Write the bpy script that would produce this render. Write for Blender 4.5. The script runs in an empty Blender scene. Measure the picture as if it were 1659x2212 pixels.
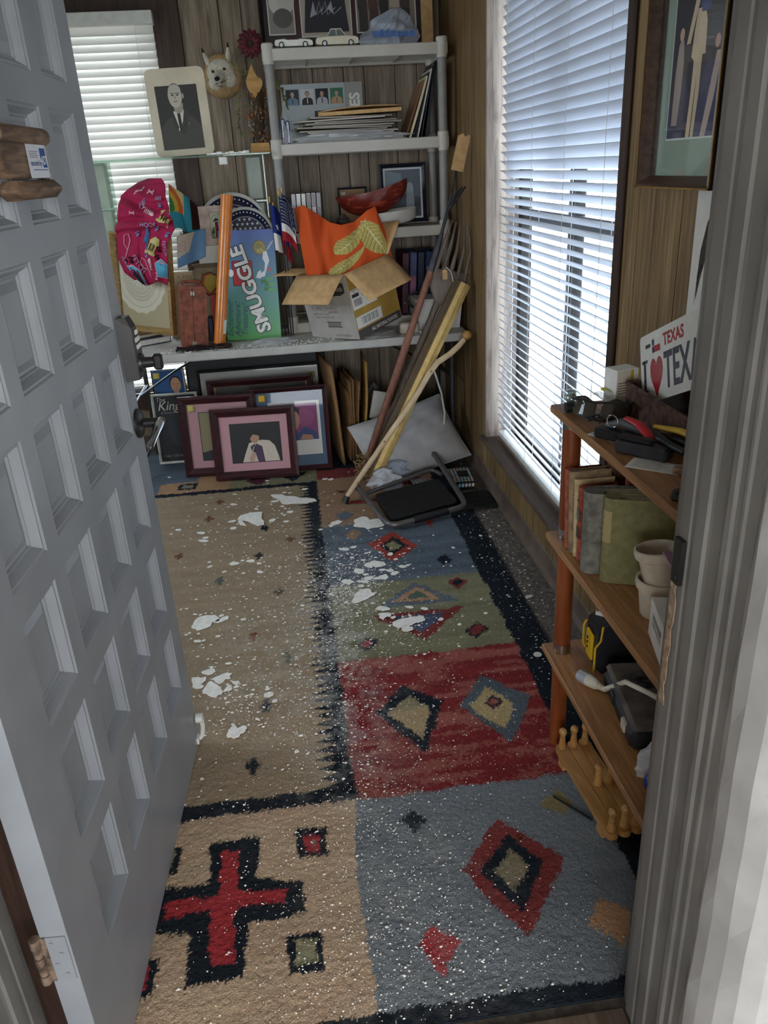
import bpy, bmesh, math, random
import numpy as np
from mathutils import Vector, Matrix

S = bpy.context.scene
COL = S.collection
PI = math.pi
random.seed(7)
RNG = np.random.default_rng(11)

# ---------------------------------------------------------------- camera
cam = bpy.data.cameras.new('camera')
cam.sensor_fit = 'HORIZONTAL'
cam.sensor_width = 36.0
cam.lens = 36.0 * 1690.0 / 1659.0
cam.clip_start = 0.02
cam.clip_end = 200
camo = bpy.data.objects.new('camera', cam)
COL.objects.link(camo)
camo.matrix_world = Matrix(((0.991049, 0.095984, -0.092782, 0.000000), (-0.123550, 0.396222, -0.909804, 0.000000), (-0.050564, 0.913124, 0.404535, 1.550000), (0.000000, 0.000000, 0.000000, 1.000000)))
S.camera = camo

# ---------------------------------------------------------------- sky, daylight, exposure
SKY_STRENGTH = 13.0
W = bpy.data.worlds.new('overcast_sky')
S.world = W
W.use_nodes = True
_nt = W.node_tree
_bg = _nt.nodes['Background']
_bg.inputs[0].default_value = (0.90, 0.95, 1.0, 1)
_bg.inputs[1].default_value = SKY_STRENGTH
S.view_settings.view_transform = 'Standard'
S.view_settings.look = 'None'
S.view_settings.gamma = 1.0
S.view_settings.use_curve_mapping = False
S.view_settings.exposure = 0.0
S.cycles.max_bounces = 10
S.cycles.diffuse_bounces = 6
S.cycles.glossy_bounces = 4
S.cycles.transmission_bounces = 8
S.cycles.transparent_max_bounces = 12
S.cycles.caustics_reflective = False
S.cycles.caustics_refractive = False
S.cycles.sample_clamp_indirect = 6.0


def portal(loc, rot, sx, sy):
    """marks an opening for the sky's light sampling; gives off no light of its own"""
    l = bpy.data.lights.new('daylight_portal', 'AREA')
    l.shape = 'RECTANGLE'
    l.size, l.size_y = sx, sy
    l.cycles.is_portal = True
    o = bpy.data.objects.new('daylight_portal', l)
    o.location = loc
    o.rotation_euler = rot
    COL.objects.link(o)


portal((1.14, 2.98, 1.3), (0, PI / 2, 0), 2.1, 1.56)
portal((-1.05, 4.98, 1.35), (-PI / 2, 0, 0), 1.1, 2.0)
portal((-2.36, 2.85, 1.7), (0, -PI / 2, 0), 0.95, 1.5)
portal((0.0, 0.78, 1.05), (PI / 2, 0, 0), 1.06, 2.1)

# ---------------------------------------------------------------- colour and material helpers


def hx(h):
    h = h.lstrip('#')
    out = []
    for i in (0, 2, 4):
        c = int(h[i:i + 2], 16) / 255.0
        out.append(c / 12.92 if c <= 0.04045 else ((c + 0.055) / 1.055) ** 2.4)
    return tuple(out) + (1.0,)


MATS = {}


def _new(name):
    m = bpy.data.materials.new(name)
    m.use_nodes = True
    nt = m.node_tree
    return m, nt, nt.nodes['Principled BSDF']


def _coords(nt, scale, rand=True):
    tc = nt.nodes.new('ShaderNodeTexCoord')
    mp = nt.nodes.new('ShaderNodeMapping')
    mp.inputs['Scale'].default_value = scale if isinstance(scale, tuple) else (scale,) * 3
    nt.links.new(tc.outputs['Object'], mp.inputs['Vector'])
    if rand:
        oi = nt.nodes.new('ShaderNodeObjectInfo')
        mu = nt.nodes.new('ShaderNodeMath')
        mu.operation = 'MULTIPLY'
        mu.inputs[1].default_value = 37.0
        nt.links.new(oi.outputs['Random'], mu.inputs[0])
        nt.links.new(mu.outputs[0], mp.inputs['Location'])
    return mp.outputs['Vector']


def M(name, col, rough=0.6, metal=0.0, var=0.12, scale=25.0, bump=0.0, bscale=None, spec=0.5, trans=0.0, ior=1.45, alpha=1.0, coat=0.0, col2=None, detail=4.0):
    """plain surface with a mottled colour and optional fine relief"""
    if name in MATS:
        return MATS[name]
    m, nt, b = _new(name)
    c = hx(col) if isinstance(col, str) else col
    v = _coords(nt, scale)
    n = nt.nodes.new('ShaderNodeTexNoise')
    n.inputs['Scale'].default_value = 1.0
    n.inputs['Detail'].default_value = detail
    nt.links.new(v, n.inputs['Vector'])
    r = nt.nodes.new('ShaderNodeValToRGB')
    c2 = hx(col2) if col2 else tuple(x * (1 - 2 * var) for x in c[:3]) + (1,)
    c1 = c if col2 else tuple(min(1, x * (1 + var)) for x in c[:3]) + (1,)
    r.color_ramp.elements[0].position = 0.36
    r.color_ramp.elements[1].position = 0.64
    r.color_ramp.elements[0].color = c2
    r.color_ramp.elements[1].color = c1
    nt.links.new(n.outputs['Fac'], r.inputs[0])
    nt.links.new(r.outputs[0], b.inputs['Base Color'])
    b.inputs['Roughness'].default_value = rough
    b.inputs['Metallic'].default_value = metal
    b.inputs['Specular IOR Level'].default_value = spec
    b.inputs['Transmission Weight'].default_value = trans
    b.inputs['IOR'].default_value = ior
    b.inputs['Alpha'].default_value = alpha
    b.inputs['Coat Weight'].default_value = coat
    if bump:
        v2 = _coords(nt, bscale or scale * 4)
        n2 = nt.nodes.new('ShaderNodeTexNoise')
        n2.inputs['Scale'].default_value = 1.0
        n2.inputs['Detail'].default_value = 3.0
        nt.links.new(v2, n2.inputs['Vector'])
        bp = nt.nodes.new('ShaderNodeBump')
        bp.inputs['Strength'].default_value = bump
        bp.inputs['Distance'].default_value = 0.004
        nt.links.new(n2.outputs['Fac'], bp.inputs['Height'])
        nt.links.new(bp.outputs[0], b.inputs['Normal'])
    MATS[name] = m
    return m


def WOOD(name, c1, c2, axis='z', freq=60.0, stretch=14.0, rough=0.5, bump=0.15, spec=0.4, c3=None, coat=0.0):
    """grain stretched along one axis of the object"""
    if name in MATS:
        return MATS[name]
    m, nt, b = _new(name)
    sc = [freq] * 3
    sc['xyz'.index(axis)] = freq / stretch
    v = _coords(nt, tuple(sc))
    n = nt.nodes.new('ShaderNodeTexNoise')
    n.inputs['Scale'].default_value = 1.0
    n.inputs['Detail'].default_value = 6.0
    n.inputs['Roughness'].default_value = 0.65
    n.inputs['Distortion'].default_value = 0.6
    nt.links.new(v, n.inputs['Vector'])
    r = nt.nodes.new('ShaderNodeValToRGB')
    e = r.color_ramp.elements
    e[0].position, e[1].position = 0.34, 0.66
    e[0].color, e[1].color = hx(c2), hx(c1)
    if c3:
        k = e.new(0.52)
        k.color = hx(c3)
    nt.links.new(n.outputs['Fac'], r.inputs[0])
    # broad tone from piece to piece and along the board
    v2 = _coords(nt, tuple(s * 0.12 for s in sc))
    n2 = nt.nodes.new('ShaderNodeTexNoise')
    n2.inputs['Scale'].default_value = 1.0
    nt.links.new(v2, n2.inputs['Vector'])
    mr = nt.nodes.new('ShaderNodeMapRange')
    mr.inputs[1].default_value, mr.inputs[2].default_value = 0.3, 0.7
    mr.inputs[3].default_value, mr.inputs[4].default_value = 0.78, 1.15
    nt.links.new(n2.outputs['Fac'], mr.inputs[0])
    mx = nt.nodes.new('ShaderNodeMix')
    mx.data_type = 'RGBA'
    mx.blend_type = 'MULTIPLY'
    mx.inputs[0].default_value = 1.0
    nt.links.new(r.outputs[0], mx.inputs[6])
    nt.links.new(mr.outputs[0], mx.inputs[7])
    nt.links.new(mx.outputs[2], b.inputs['Base Color'])
    b.inputs['Roughness'].default_value = rough
    b.inputs['Specular IOR Level'].default_value = spec
    b.inputs['Coat Weight'].default_value = coat
    if bump:
        bp = nt.nodes.new('ShaderNodeBump')
        bp.inputs['Strength'].default_value = bump
        bp.inputs['Distance'].default_value = 0.002
        nt.links.new(n.outputs['Fac'], bp.inputs['Height'])
        nt.links.new(bp.outputs[0], b.inputs['Normal'])
    MATS[name] = m
    return m


def PRINT(name='print_ink', rough=0.55, var=0.06, spec=0.4, bump=0.0, nscale=300.0, coat=0.0):
    """flat print or dyed pattern: colour comes from the mesh's own colour layer"""
    if name in MATS:
        return MATS[name]
    m, nt, b = _new(name)
    a = nt.nodes.new('ShaderNodeAttribute')
    a.attribute_name = 'Col'
    v = _coords(nt, nscale)
    n = nt.nodes.new('ShaderNodeTexNoise')
    n.inputs['Scale'].default_value = 1.0
    n.inputs['Detail'].default_value = 2.0
    nt.links.new(v, n.inputs['Vector'])
    mr = nt.nodes.new('ShaderNodeMapRange')
    mr.inputs[1].default_value, mr.inputs[2].default_value = 0.3, 0.7
    mr.inputs[3].default_value, mr.inputs[4].default_value = 1 - var, 1 + var
    nt.links.new(n.outputs['Fac'], mr.inputs[0])
    mx = nt.nodes.new('ShaderNodeMix')
    mx.data_type = 'RGBA'
    mx.blend_type = 'MULTIPLY'
    mx.inputs[0].default_value = 1.0
    nt.links.new(a.outputs['Color'], mx.inputs[6])
    nt.links.new(mr.outputs[0], mx.inputs[7])
    nt.links.new(mx.outputs[2], b.inputs['Base Color'])
    b.inputs['Roughness'].default_value = rough
    b.inputs['Specular IOR Level'].default_value = spec
    b.inputs['Coat Weight'].default_value = coat
    if bump:
        bp = nt.nodes.new('ShaderNodeBump')
        bp.inputs['Strength'].default_value = bump
        bp.inputs['Distance'].default_value = 0.006
        nt.links.new(n.outputs['Fac'], bp.inputs['Height'])
        nt.links.new(bp.outputs[0], b.inputs['Normal'])
    MATS[name] = m
    return m


def GLASS(name, tint='#ffffff', clear=0.85, rough=0.03, f0=0.03, f1=0.8):
    """thin pane: mostly clear with a sheen"""
    if name in MATS:
        return MATS[name]
    m, nt, b = _new(name)
    out = nt.nodes['Material Output']
    tr = nt.nodes.new('ShaderNodeBsdfTransparent')
    tr.inputs[0].default_value = hx(tint)
    b.inputs['Base Color'].default_value = hx(tint)
    b.inputs['Roughness'].default_value = rough
    lw = nt.nodes.new('ShaderNodeLayerWeight')
    lw.inputs[0].default_value = 0.5
    pw_ = nt.nodes.new('ShaderNodeMath')
    pw_.operation = 'POWER'
    pw_.inputs[1].default_value = 4.0
    nt.links.new(lw.outputs['Facing'], pw_.inputs[0])
    fr = nt.nodes.new('ShaderNodeMapRange')
    fr.inputs[3].default_value, fr.inputs[4].default_value = f0, f1
    nt.links.new(pw_.outputs[0], fr.inputs[0])
    gl = nt.nodes.new('ShaderNodeBsdfGlossy')
    gl.inputs['Roughness'].default_value = rough
    ms = nt.nodes.new('ShaderNodeMixShader')
    nt.links.new(fr.outputs[0], ms.inputs[0])
    nt.links.new(tr.outputs[0], ms.inputs[1])
    nt.links.new(gl.outputs[0], ms.inputs[2])
    ms2 = nt.nodes.new('ShaderNodeMixShader')
    ms2.inputs[0].default_value = 1 - clear
    nt.links.new(ms.outputs[0], ms2.inputs[1])
    nt.links.new(b.outputs[0], ms2.inputs[2])
    nt.links.new(ms2.outputs[0], out.inputs[0])
    MATS[name] = m
    return m


def TRANSL(name, col, frac=0.4, rough=0.5, spec=0.3, clear=0.0):
    """thin plastic or cloth that lets light through"""
    if name in MATS:
        return MATS[name]
    m, nt, b = _new(name)
    out = nt.nodes['Material Output']
    b.inputs['Base Color'].default_value = hx(col)
    b.inputs['Roughness'].default_value = rough
    b.inputs['Specular IOR Level'].default_value = spec
    t = nt.nodes.new('ShaderNodeBsdfTranslucent')
    t.inputs[0].default_value = hx(col)
    ms = nt.nodes.new('ShaderNodeMixShader')
    ms.inputs[0].default_value = frac
    nt.links.new(b.outputs[0], ms.inputs[1])
    nt.links.new(t.outputs[0], ms.inputs[2])
    last = ms
    if clear:
        tr = nt.nodes.new('ShaderNodeBsdfTransparent')
        m2 = nt.nodes.new('ShaderNodeMixShader')
        m2.inputs[0].default_value = clear
        nt.links.new(ms.outputs[0], m2.inputs[1])
        nt.links.new(tr.outputs[0], m2.inputs[2])
        last = m2
    nt.links.new(last.outputs[0], out.inputs[0])
    MATS[name] = m
    return m


# ---------------------------------------------------------------- mesh helpers


def frame_of(d):
    d = Vector(d).normalized()
    a = Vector((0, 0, 1)) if abs(d.z) < 0.9 else Vector((1, 0, 0))
    x = d.cross(a).normalized()
    y = d.cross(x).normalized()
    return x, y, d


class B:
    """collects shapes and links them as ONE mesh object"""

    def __init__(s, m=None):
        s.v, s.f, s.c, s.sm = [], [], [], []
        s.m = m
        s.col = None

    def add(s, vs, fs, smooth=False, col=None):
        o = len(s.v)
        if s.m is not None:
            vs = [s.m @ Vector(p) for p in vs]
        s.v.extend(tuple(p) for p in vs)
        for f in fs:
            s.f.append(tuple(i + o for i in f))
            s.c.append(col if col is not None else s.col)
            s.sm.append(smooth)
        return s

    def box(s, c, d, rot=None, col=None, bev=0.0):
        cx, cy, cz = c
        hx_, hy, hz = d[0] / 2, d[1] / 2, d[2] / 2
        if bev > 0:
            b = min(bev, hx_ * .9, hy * .9, hz * .9)
            vs = []
            for sx in (-1, 1):
                for sy in (-1, 1):
                    for sz in (-1, 1):
                        vs += [(sx * hx_, sy * (hy - b), sz * (hz - b)), (sx * (hx_ - b), sy * hy, sz * (hz - b)), (sx * (hx_ - b), sy * (hy - b), sz * hz)]
            bm = bmesh.new()
            for p in vs:
                bm.verts.new(p)
            r = bmesh.ops.convex_hull(bm, input=bm.verts)
            bm.verts.ensure_lookup_table()
            bm.verts.index_update()
            fs = [tuple(v.index for v in f.verts) for f in bm.faces]
            bmesh.ops.dissolve_limit(bm, angle_limit=0.02, verts=bm.verts, edges=bm.edges)
            bm.verts.index_update()
            vs = [tuple(v.co) for v in bm.verts]
            fs = [tuple(v.index for v in f.verts) for f in bm.faces]
            bm.free()
        else:
            vs = [(x * hx_, y * hy, z * hz) for x in (-1, 1) for y in (-1, 1) for z in (-1, 1)]
            fs = [(0, 1, 3, 2), (4, 6, 7, 5), (0, 4, 5, 1), (2, 3, 7, 6), (0, 2, 6, 4), (1, 5, 7, 3)]
        if rot is not None:
            vs = [rot @ Vector(p) for p in vs]
        vs = [(p[0] + cx, p[1] + cy, p[2] + cz) for p in vs]
        return s.add(vs, fs, col=col)

    def bb(s, x0, x1, y0, y1, z0, z1, col=None, bev=0.0):
        return s.box(((x0 + x1) / 2, (y0 + y1) / 2, (z0 + z1) / 2), (abs(x1 - x0), abs(y1 - y0), abs(z1 - z0)), col=col, bev=bev)

    def cyl(s, p0, p1, r0, r1=None, n=14, cap=True, col=None, smooth=True):
        r1 = r0 if r1 is None else r1
        return s.tube([p0, p1], [r0, r1], n, cap, col, smooth)

    def tube(s, path, r, n=10, cap=True, col=None, smooth=True, flat=None):
        path = [Vector(p) for p in path]
        k = len(path)
        rs = list(r) if isinstance(r, (list, tuple)) else [r] * k
        vs, fs = [], []
        prev = None
        for i, p in enumerate(path):
            d = (path[min(i + 1, k - 1)] - path[max(i - 1, 0)])
            if d.length < 1e-9:
                d = Vector((0, 0, 1))
            d.normalize()
            if prev is None:
                x, y, _ = frame_of(d)
            else:
                x = prev - d * prev.dot(d)
                x = x.normalized() if x.length > 1e-6 else frame_of(d)[0]
                y = d.cross(x)
            prev = x
            for j in range(n):
                a = 2 * PI * j / n
                vs.append(p + (x * math.cos(a) + y * math.sin(a) * (flat or 1)) * rs[i])
        for i in range(k - 1):
            for j in range(n):
                a, b = i * n + j, i * n + (j + 1) % n
                fs.append((a, b, b + n, a + n))
        s.add(vs, fs, smooth, col)
        if cap:
            s.add([vs[j] for j in range(n)], [tuple(range(n))[::-1]], False, col)
            s.add([vs[(k - 1) * n + j] for j in range(n)], [tuple(range(n))], False, col)
        return s

    def lathe(s, prof, c=(0, 0, 0), n=24, sx=1.0, sy=1.0, col=None, rot=None, cap0=True, cap1=True):
        vs, fs = [], []
        for r, z in prof:
            for j in range(n):
                a = 2 * PI * j / n
                p = Vector((r * sx * math.cos(a), r * sy * math.sin(a), z))
                if rot is not None:
                    p = rot @ p
                vs.append((p.x + c[0], p.y + c[1], p.z + c[2]))
        for i in range(len(prof) - 1):
            for j in range(n):
                a, b = i * n + j, i * n + (j + 1) % n
                fs.append((a, b, b + n, a + n))
        s.add(vs, fs, True, col)
        if cap0 and prof[0][0] > 1e-4:
            s.add(vs[:n], [tuple(range(n))[::-1]], False, col)
        if cap1 and prof[-1][0] > 1e-4:
            s.add(vs[-n:], [tuple(range(n))], False, col)
        return s

    def prism(s, poly, z0, z1, col=None, smooth=False):
        """flat outline in x,y given a thickness along z"""
        n = len(poly)
        vs = [(p[0], p[1], z0) for p in poly] + [(p[0], p[1], z1) for p in poly]
        fs = [tuple(range(n))[::-1], tuple(range(n, 2 * n))]
        s.add(vs, fs, False, col)
        s.add(vs, [(i, (i + 1) % n, (i + 1) % n + n, i + n) for i in range(n)], smooth, col)
        return s

    def poly(s, pts, z, col):
        return s.add([(p[0], p[1], z) for p in pts], [tuple(range(len(pts)))], False, col)

    def grid(s, fn, nu, nv, col=None, smooth=True, colfn=None):
        vs = [fn(i / nu, j / nv) for j in range(nv + 1) for i in range(nu + 1)]
        o = len(s.v)
        for j in range(nv):
            for i in range(nu):
                a = j * (nu + 1) + i
                s.f.append((a + o, a + 1 + o, a + nu + 2 + o, a + nu + 1 + o))
                s.c.append(colfn((i + .5) / nu, (j + .5) / nv) if colfn else (col if col is not None else s.col))
                s.sm.append(smooth)
        if s.m is not None:
            vs = [s.m @ Vector(p) for p in vs]
        s.v.extend(tuple(p) for p in vs)
        return s

    def build(s, name, mat, parent=None, angle=40, solid=0.0, sub=0):
        me = bpy.data.meshes.new(name)
        me.from_pydata(s.v, [], s.f)
        me.polygons.foreach_set('use_smooth', s.sm)
        if any(c is not None for c in s.c):
            at = me.color_attributes.new('Col', 'FLOAT_COLOR', 'CORNER')
            arr = np.ones((len(me.loops), 4), dtype=np.float32)
            k = 0
            cache = {}
            for f, c in zip(s.f, s.c):
                if c is None:
                    c = (.8, .8, .8, 1)
                elif isinstance(c, str):
                    if c not in cache:
                        cache[c] = hx(c)
                    c = cache[c]
                arr[k:k + len(f)] = c
                k += len(f)
            at.data.foreach_set('color', arr.ravel())
        if any(s.sm):
            try:
                me.set_sharp_from_angle(angle=math.radians(angle))
            except Exception:
                pass
        if isinstance(mat, str):
            mat = MATS[mat]
        me.materials.append(mat)
        me.validate()
        o = bpy.data.objects.new(name, me)
        COL.objects.link(o)
        if parent is not None:
            o.parent = parent
        if solid:
            md = o.modifiers.new('thickness', 'SOLIDIFY')
            md.thickness = solid
            md.offset = 0
        if sub:
            md = o.modifiers.new('smooth', 'SUBSURF')
            md.levels = md.render_levels = sub
        return o


def tag(o, label=None, cat=None, group=None, kind=None):
    if label:
        o['label'] = label
    if cat:
        o['category'] = cat
    if group:
        o['group'] = group
    if kind:
        o['kind'] = kind
    return o


def thing(name, label, cat, loc=(0, 0, 0), rot=(0, 0, 0), group=None, mat=None):
    o = bpy.data.objects.new(name, None)
    o.empty_display_size = 0.05
    COL.objects.link(o)
    if mat is not None:
        o.matrix_world = mat
    else:
        o.location = loc
        o.rotation_euler = rot
    return tag(o, label, cat, group)


def copy_of(o, parent=None, mat=None):
    c = o.copy()
    COL.objects.link(c)
    if parent is not None:
        c.parent = parent
    if mat is not None:
        c.matrix_local = mat
    return c


def struct(o):
    o['kind'] = 'structure'
    return o


def PM(o, yaw=0.0, tilt=0.0, roll=0.0):
    """upright panel frame: local x along its width, y up the panel, z out of its face; tilt leans its top away"""
    ya, t = math.radians(yaw), math.radians(tilt)
    u = Vector((math.cos(ya), math.sin(ya), 0))
    bk = Vector((-math.sin(ya), math.cos(ya), 0))
    up = Vector((0, 0, 1)) * math.cos(t) + bk * math.sin(t)
    n = u.cross(up)
    m = Matrix(((u.x, up.x, n.x, o[0]), (u.y, up.y, n.y, o[1]), (u.z, up.z, n.z, o[2]), (0, 0, 0, 1)))
    return m @ Matrix.Rotation(math.radians(roll), 4, 'Z')


def TM(loc, rx=0, ry=0, rz=0):
    return Matrix.Translation(loc) @ Matrix.Rotation(math.radians(rz), 4, 'Z') @ Matrix.Rotation(math.radians(ry), 4, 'Y') @ Matrix.Rotation(math.radians(rx), 4, 'X')


def ell(cx, cy, rx, ry, n=20, rot=0.0, a0=0, a1=360):
    c, s_ = math.cos(math.radians(rot)), math.sin(math.radians(rot))
    out = []
    k = n if abs(a1 - a0) >= 360 else n + 1
    for i in range(k):
        a = math.radians(a0 + (a1 - a0) * i / n)
        x, y = rx * math.cos(a), ry * math.sin(a)
        out.append((cx + x * c - y * s_, cy + x * s_ + y * c))
    return out


def rect(x0, y0, x1, y1):
    return [(x0, y0), (x1, y0), (x1, y1), (x0, y1)]


def rrect(x0, y0, x1, y1, r, n=5):
    out = []
    for cx, cy, a in ((x1 - r, y0 + r, -90), (x1 - r, y1 - r, 0), (x0 + r, y1 - r, 90), (x0 + r, y0 + r, 180)):
        for i in range(n + 1):
            t = math.radians(a + 90 * i / n)
            out.append((cx + r * math.cos(t), cy + r * math.sin(t)))
    return out


def blob(cx, cy, r, n=9, rough=0.35, rng=random, sq=1.0, rot=0.0):
    out = []
    for i in range(n):
        a = 2 * PI * i / n + rot
        k = r * (1 - rough / 2 + rng.random() * rough)
        out.append((cx + k * math.cos(a), cy + k * sq * math.sin(a)))
    return out


def star(cx, cy, r, rot=90, inner=0.42):
    return [(cx + (r if i % 2 == 0 else r * inner) * math.cos(math.radians(rot + 36 * i)), cy + (r if i % 2 == 0 else r * inner) * math.sin(math.radians(rot + 36 * i))) for i in range(10)]


def stroke(pts, w):
    """outline of a line of even width through the points"""
    L, R = [], []
    for i, p in enumerate(pts):
        a = pts[max(i - 1, 0)]
        b = pts[min(i + 1, len(pts) - 1)]
        dx, dy = b[0] - a[0], b[1] - a[1]
        d = math.hypot(dx, dy) or 1
        nx, ny = -dy / d * w / 2, dx / d * w / 2
        L.append((p[0] + nx, p[1] + ny))
        R.append((p[0] - nx, p[1] - ny))
    return L + R[::-1]


def text(b, body, x, y, size, z, col, align='LEFT', shear=0.0, rot=0.0, sx=1.0, sy=1.0, bold=0.0, space=1.0):
    """lettering as flat faces"""
    cu = bpy.data.curves.new('lettering', 'FONT')
    cu.body = body
    cu.size = size
    cu.align_x = align
    cu.shear = shear
    cu.offset = bold
    cu.space_character = space
    cu.resolution_u = 3
    o = bpy.data.objects.new('lettering', cu)
    me = bpy.data.meshes.new_from_object(o)
    c, s_ = math.cos(math.radians(rot)), math.sin(math.radians(rot))
    vs = []
    for v in me.vertices:
        px, py = v.co.x * sx, v.co.y * sy
        vs.append((x + px * c - py * s_, y + px * s_ + py * c, z))
    b.add(vs, [tuple(p.vertices) for p in me.polygons], False, col)
    bpy.data.objects.remove(o)
    bpy.data.curves.remove(cu)
    bpy.data.meshes.remove(me)


def scribble(b, x, y, w, h, z, col, seed=0):
    """a line of print too small to read"""
    rr = random.Random(seed)
    p = x
    while p < x + w:
        k = h * rr.uniform(.35, .7)
        if rr.random() < .86:
            b.poly(rect(p, y, p + k * .35, y + h), z, col)
            if rr.random() < .7:
                b.poly(rect(p + k * .35, y + h * rr.choice((0, .4, .78)), p + k * .85, y + h * rr.choice((.22, .6, 1.0)) if False else y + h), z, col) if rr.random() < .3 else b.poly(rect(p + k * .35, y, p + k * .85, y + h * .25), z, col)
        p += k * 1.15


# ---------------------------------------------------------------- shared materials
PRINT('print_matt', 0.6)
PRINT('print_gloss', 0.25)
PRINT('cloth_print', 0.85, 0.12, 0.2, 0.25, 500)
WOOD('panel_back', '#a59684', '#6f6151', 'z', 42, 16, 0.55, 0.2, 0.3, '#8d7d6b')
WOOD('panel_right', '#9d825c', '#634d33', 'z', 75, 26, 0.45, 0.2, 0.35, '#816745')
WOOD('panel_light', '#cbbcae', '#8f8178', 'z', 30, 9, 0.5, 0.1, 0.35, '#bdaea3')
WOOD('trim_dark', '#4b352a', '#2c1d17', 'z', 60, 20, 0.5, 0.15)
WOOD('sill_brown', '#6b5a4d', '#463a32', 'y', 40, 10, 0.5, 0.15)
M('groove_dark', '#15110e', 0.9)
M('paint_grey', '#8f9296', 0.38, var=0.05, scale=6, bump=0.06, bscale=60)
M('paint_jamb', '#86837f', 0.42, var=0.08, scale=7, bump=0.12, bscale=50)
M('paint_white', '#bfbdba', 0.35, var=0.07, scale=9, bump=0.15, bscale=30)
M('plaster', '#f6f2ea', 0.9, var=0.05, scale=60, bump=0.2, bscale=200)
M('concrete', '#6b645e', 0.85, var=0.2, scale=60, bump=0.3, bscale=250)
M('ceiling_white', '#cfcac0', 0.9, var=0.05)
M('black_plastic', '#1b1b1d', 0.45, var=0.1)
M('dark_metal', '#3b3b3f', 0.35, 0.8, var=0.15)
M('chrome', '#c9c9cc', 0.16, 1.0, var=0.03)
M('nickel', '#3a3837', 0.4, 0.6, var=0.08)
M('gold_metal', '#a8854a', 0.32, 0.85, var=0.12)
M('kraft', '#cba472', 0.8, var=0.07, scale=30, bump=0.05)
M('white_plastic', '#d8d7d2', 0.35, var=0.04)
M('paper_white', '#e4e1da', 0.8, var=0.04)
GLASS('glass', '#f4fbf8', 0.96)
GLASS('picture_glass', '#ffffff', 0.99, 0.03, 0.012, 0.4)
GLASS('window_glass', '#eef4f8', 0.97)
# ================================================================ the setting
# ---- floor under everything, porch slab, ground outside
floor = struct(B().bb(-2.25, 1.2, 0.72, 5.05, -0.1, 0.0).build('floor', 'concrete'))
M('ground_pale', '#b9b6ae', 0.95, var=0.1, scale=2)
struct(B().bb(-14, 16, -14, 18, -0.6, -0.32).build('ground', 'ground_pale'))
M('porch_slab', '#9d968c', 0.9, var=0.15, scale=8)
struct(B().bb(-1.8, 2.3, -3.0, 0.72, -0.32, -0.04).build('porch_floor', 'porch_slab'))
struct(B().bb(-1.9, 2.4, -3.1, 0.68, 2.52, 2.7).build('porch_shade_roof', 'ceiling_white'))  # unseen roof, deepened to keep skylight off the doorway
M('blocker_brick', '#7d6a5c', 0.9, var=0.2, scale=12)  # for the unseen walls added to block light around the porch
struct(B().bb(-1.92, -1.8, -3.0, 0.80, -.32, 2.52).build('porch_blocker_left', 'blocker_brick'))  # added out of view, blocks light from the left
struct(B().bb(-1.8, 2.3, -3.0, -2.88, -.32, .9).build('porch_blocker_front', 'blocker_brick'))  # knee wall added behind the camera to cut light and glass reflections
struct(B().bb(-1.9, 2.4, -3.1, -2.95, 2.15, 2.52).build('porch_blocker_header', 'ceiling_white'))  # added unseen header, narrows the opening that lets skylight in
struct(B().bb(2.3, 2.42, -2.4, 0.80, -.32, 2.52).build('porch_blocker_right', 'blocker_brick'))  # added out of view, closes off light from the right
struct(B().bb(-2.4, 1.2, 0.72, 5.05, 2.5, 2.6).build('ceiling', 'ceiling_white'))

# ---- back wall: backing with a window hole, boards as separate pieces
YB = 4.8
WX0, WX1, WZ0, WZ1 = -1.60, -0.565, 0.34, 2.33
wb = B()
wb.bb(-2.25, WX0, YB + .012, YB + .16, 0, 2.5)
wb.bb(WX1, 1.2, YB + .012, YB + .16, 0, 2.5)
wb.bb(WX0, WX1, YB + .012, YB + .16, 0, WZ0)
wb.bb(WX0, WX1, YB + .012, YB + .16, WZ1, 2.5)
wall_back = struct(wb.build('wall_back', 'groove_dark'))
gx = [-2.25, -2.05, -1.93, -1.72, -1.60, -0.565, -0.427, -0.225, -0.112, 0.118, 0.234, 0.40, 0.513, 0.68, 0.80, 0.93]
for a, b_ in zip(gx[:-1], gx[1:]):
    spans = [(0.0, 2.5)] if not (a >= WX0 - .01 and b_ <= WX1 + .01) else [(0, WZ0), (WZ1, 2.5)]
    for z0, z1 in spans:
        cx = (a + b_) / 2
        o = B().bb(a - cx + .0022, b_ - cx - .0022, 0, .013, 0, z1 - z0).build('plank', 'panel_back', wall_back)
        o.location = (cx, YB, z0)

# back window: casing, frame, glass
w2 = thing('window_2', None, None, (0, 0, 0))
struct(w2)
tr = B()
tr.bb(WX1 - .012, WX1 + .135, YB - .018, YB, WZ0 - .08, WZ1 + .14)
tr.bb(WX0 - .07, WX0 + .02, YB - .018, YB, WZ0 - .08, WZ1 + .14)
tr.bb(WX0, WX1, YB - .0175, YB, WZ1 - .02, WZ1 + .14)
tr.bb(WX0, WX1, YB - .0175, YB, WZ0 - .08, WZ0 + .02)
tr.build('casing', 'trim_dark', w2)
fr = B()
M('aluminium', '#77797c', 0.4, 0.7)
for x in (WX0 + .02, (WX0 + WX1) / 2, WX1 - .02):
    fr.bb(x - .02, x + .02, YB + .09, YB + .125, WZ0, WZ1)
for z in (WZ0 + .02, 1.3, WZ1 - .02):
    fr.bb(WX0, WX1, YB + .0905, YB + .1245, z - .02, z + .02)
fr.build('sash', 'aluminium', w2)
B().bb(WX0, WX1, YB + .104, YB + .108, WZ0, WZ1).build('pane', 'window_glass', w2)

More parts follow.
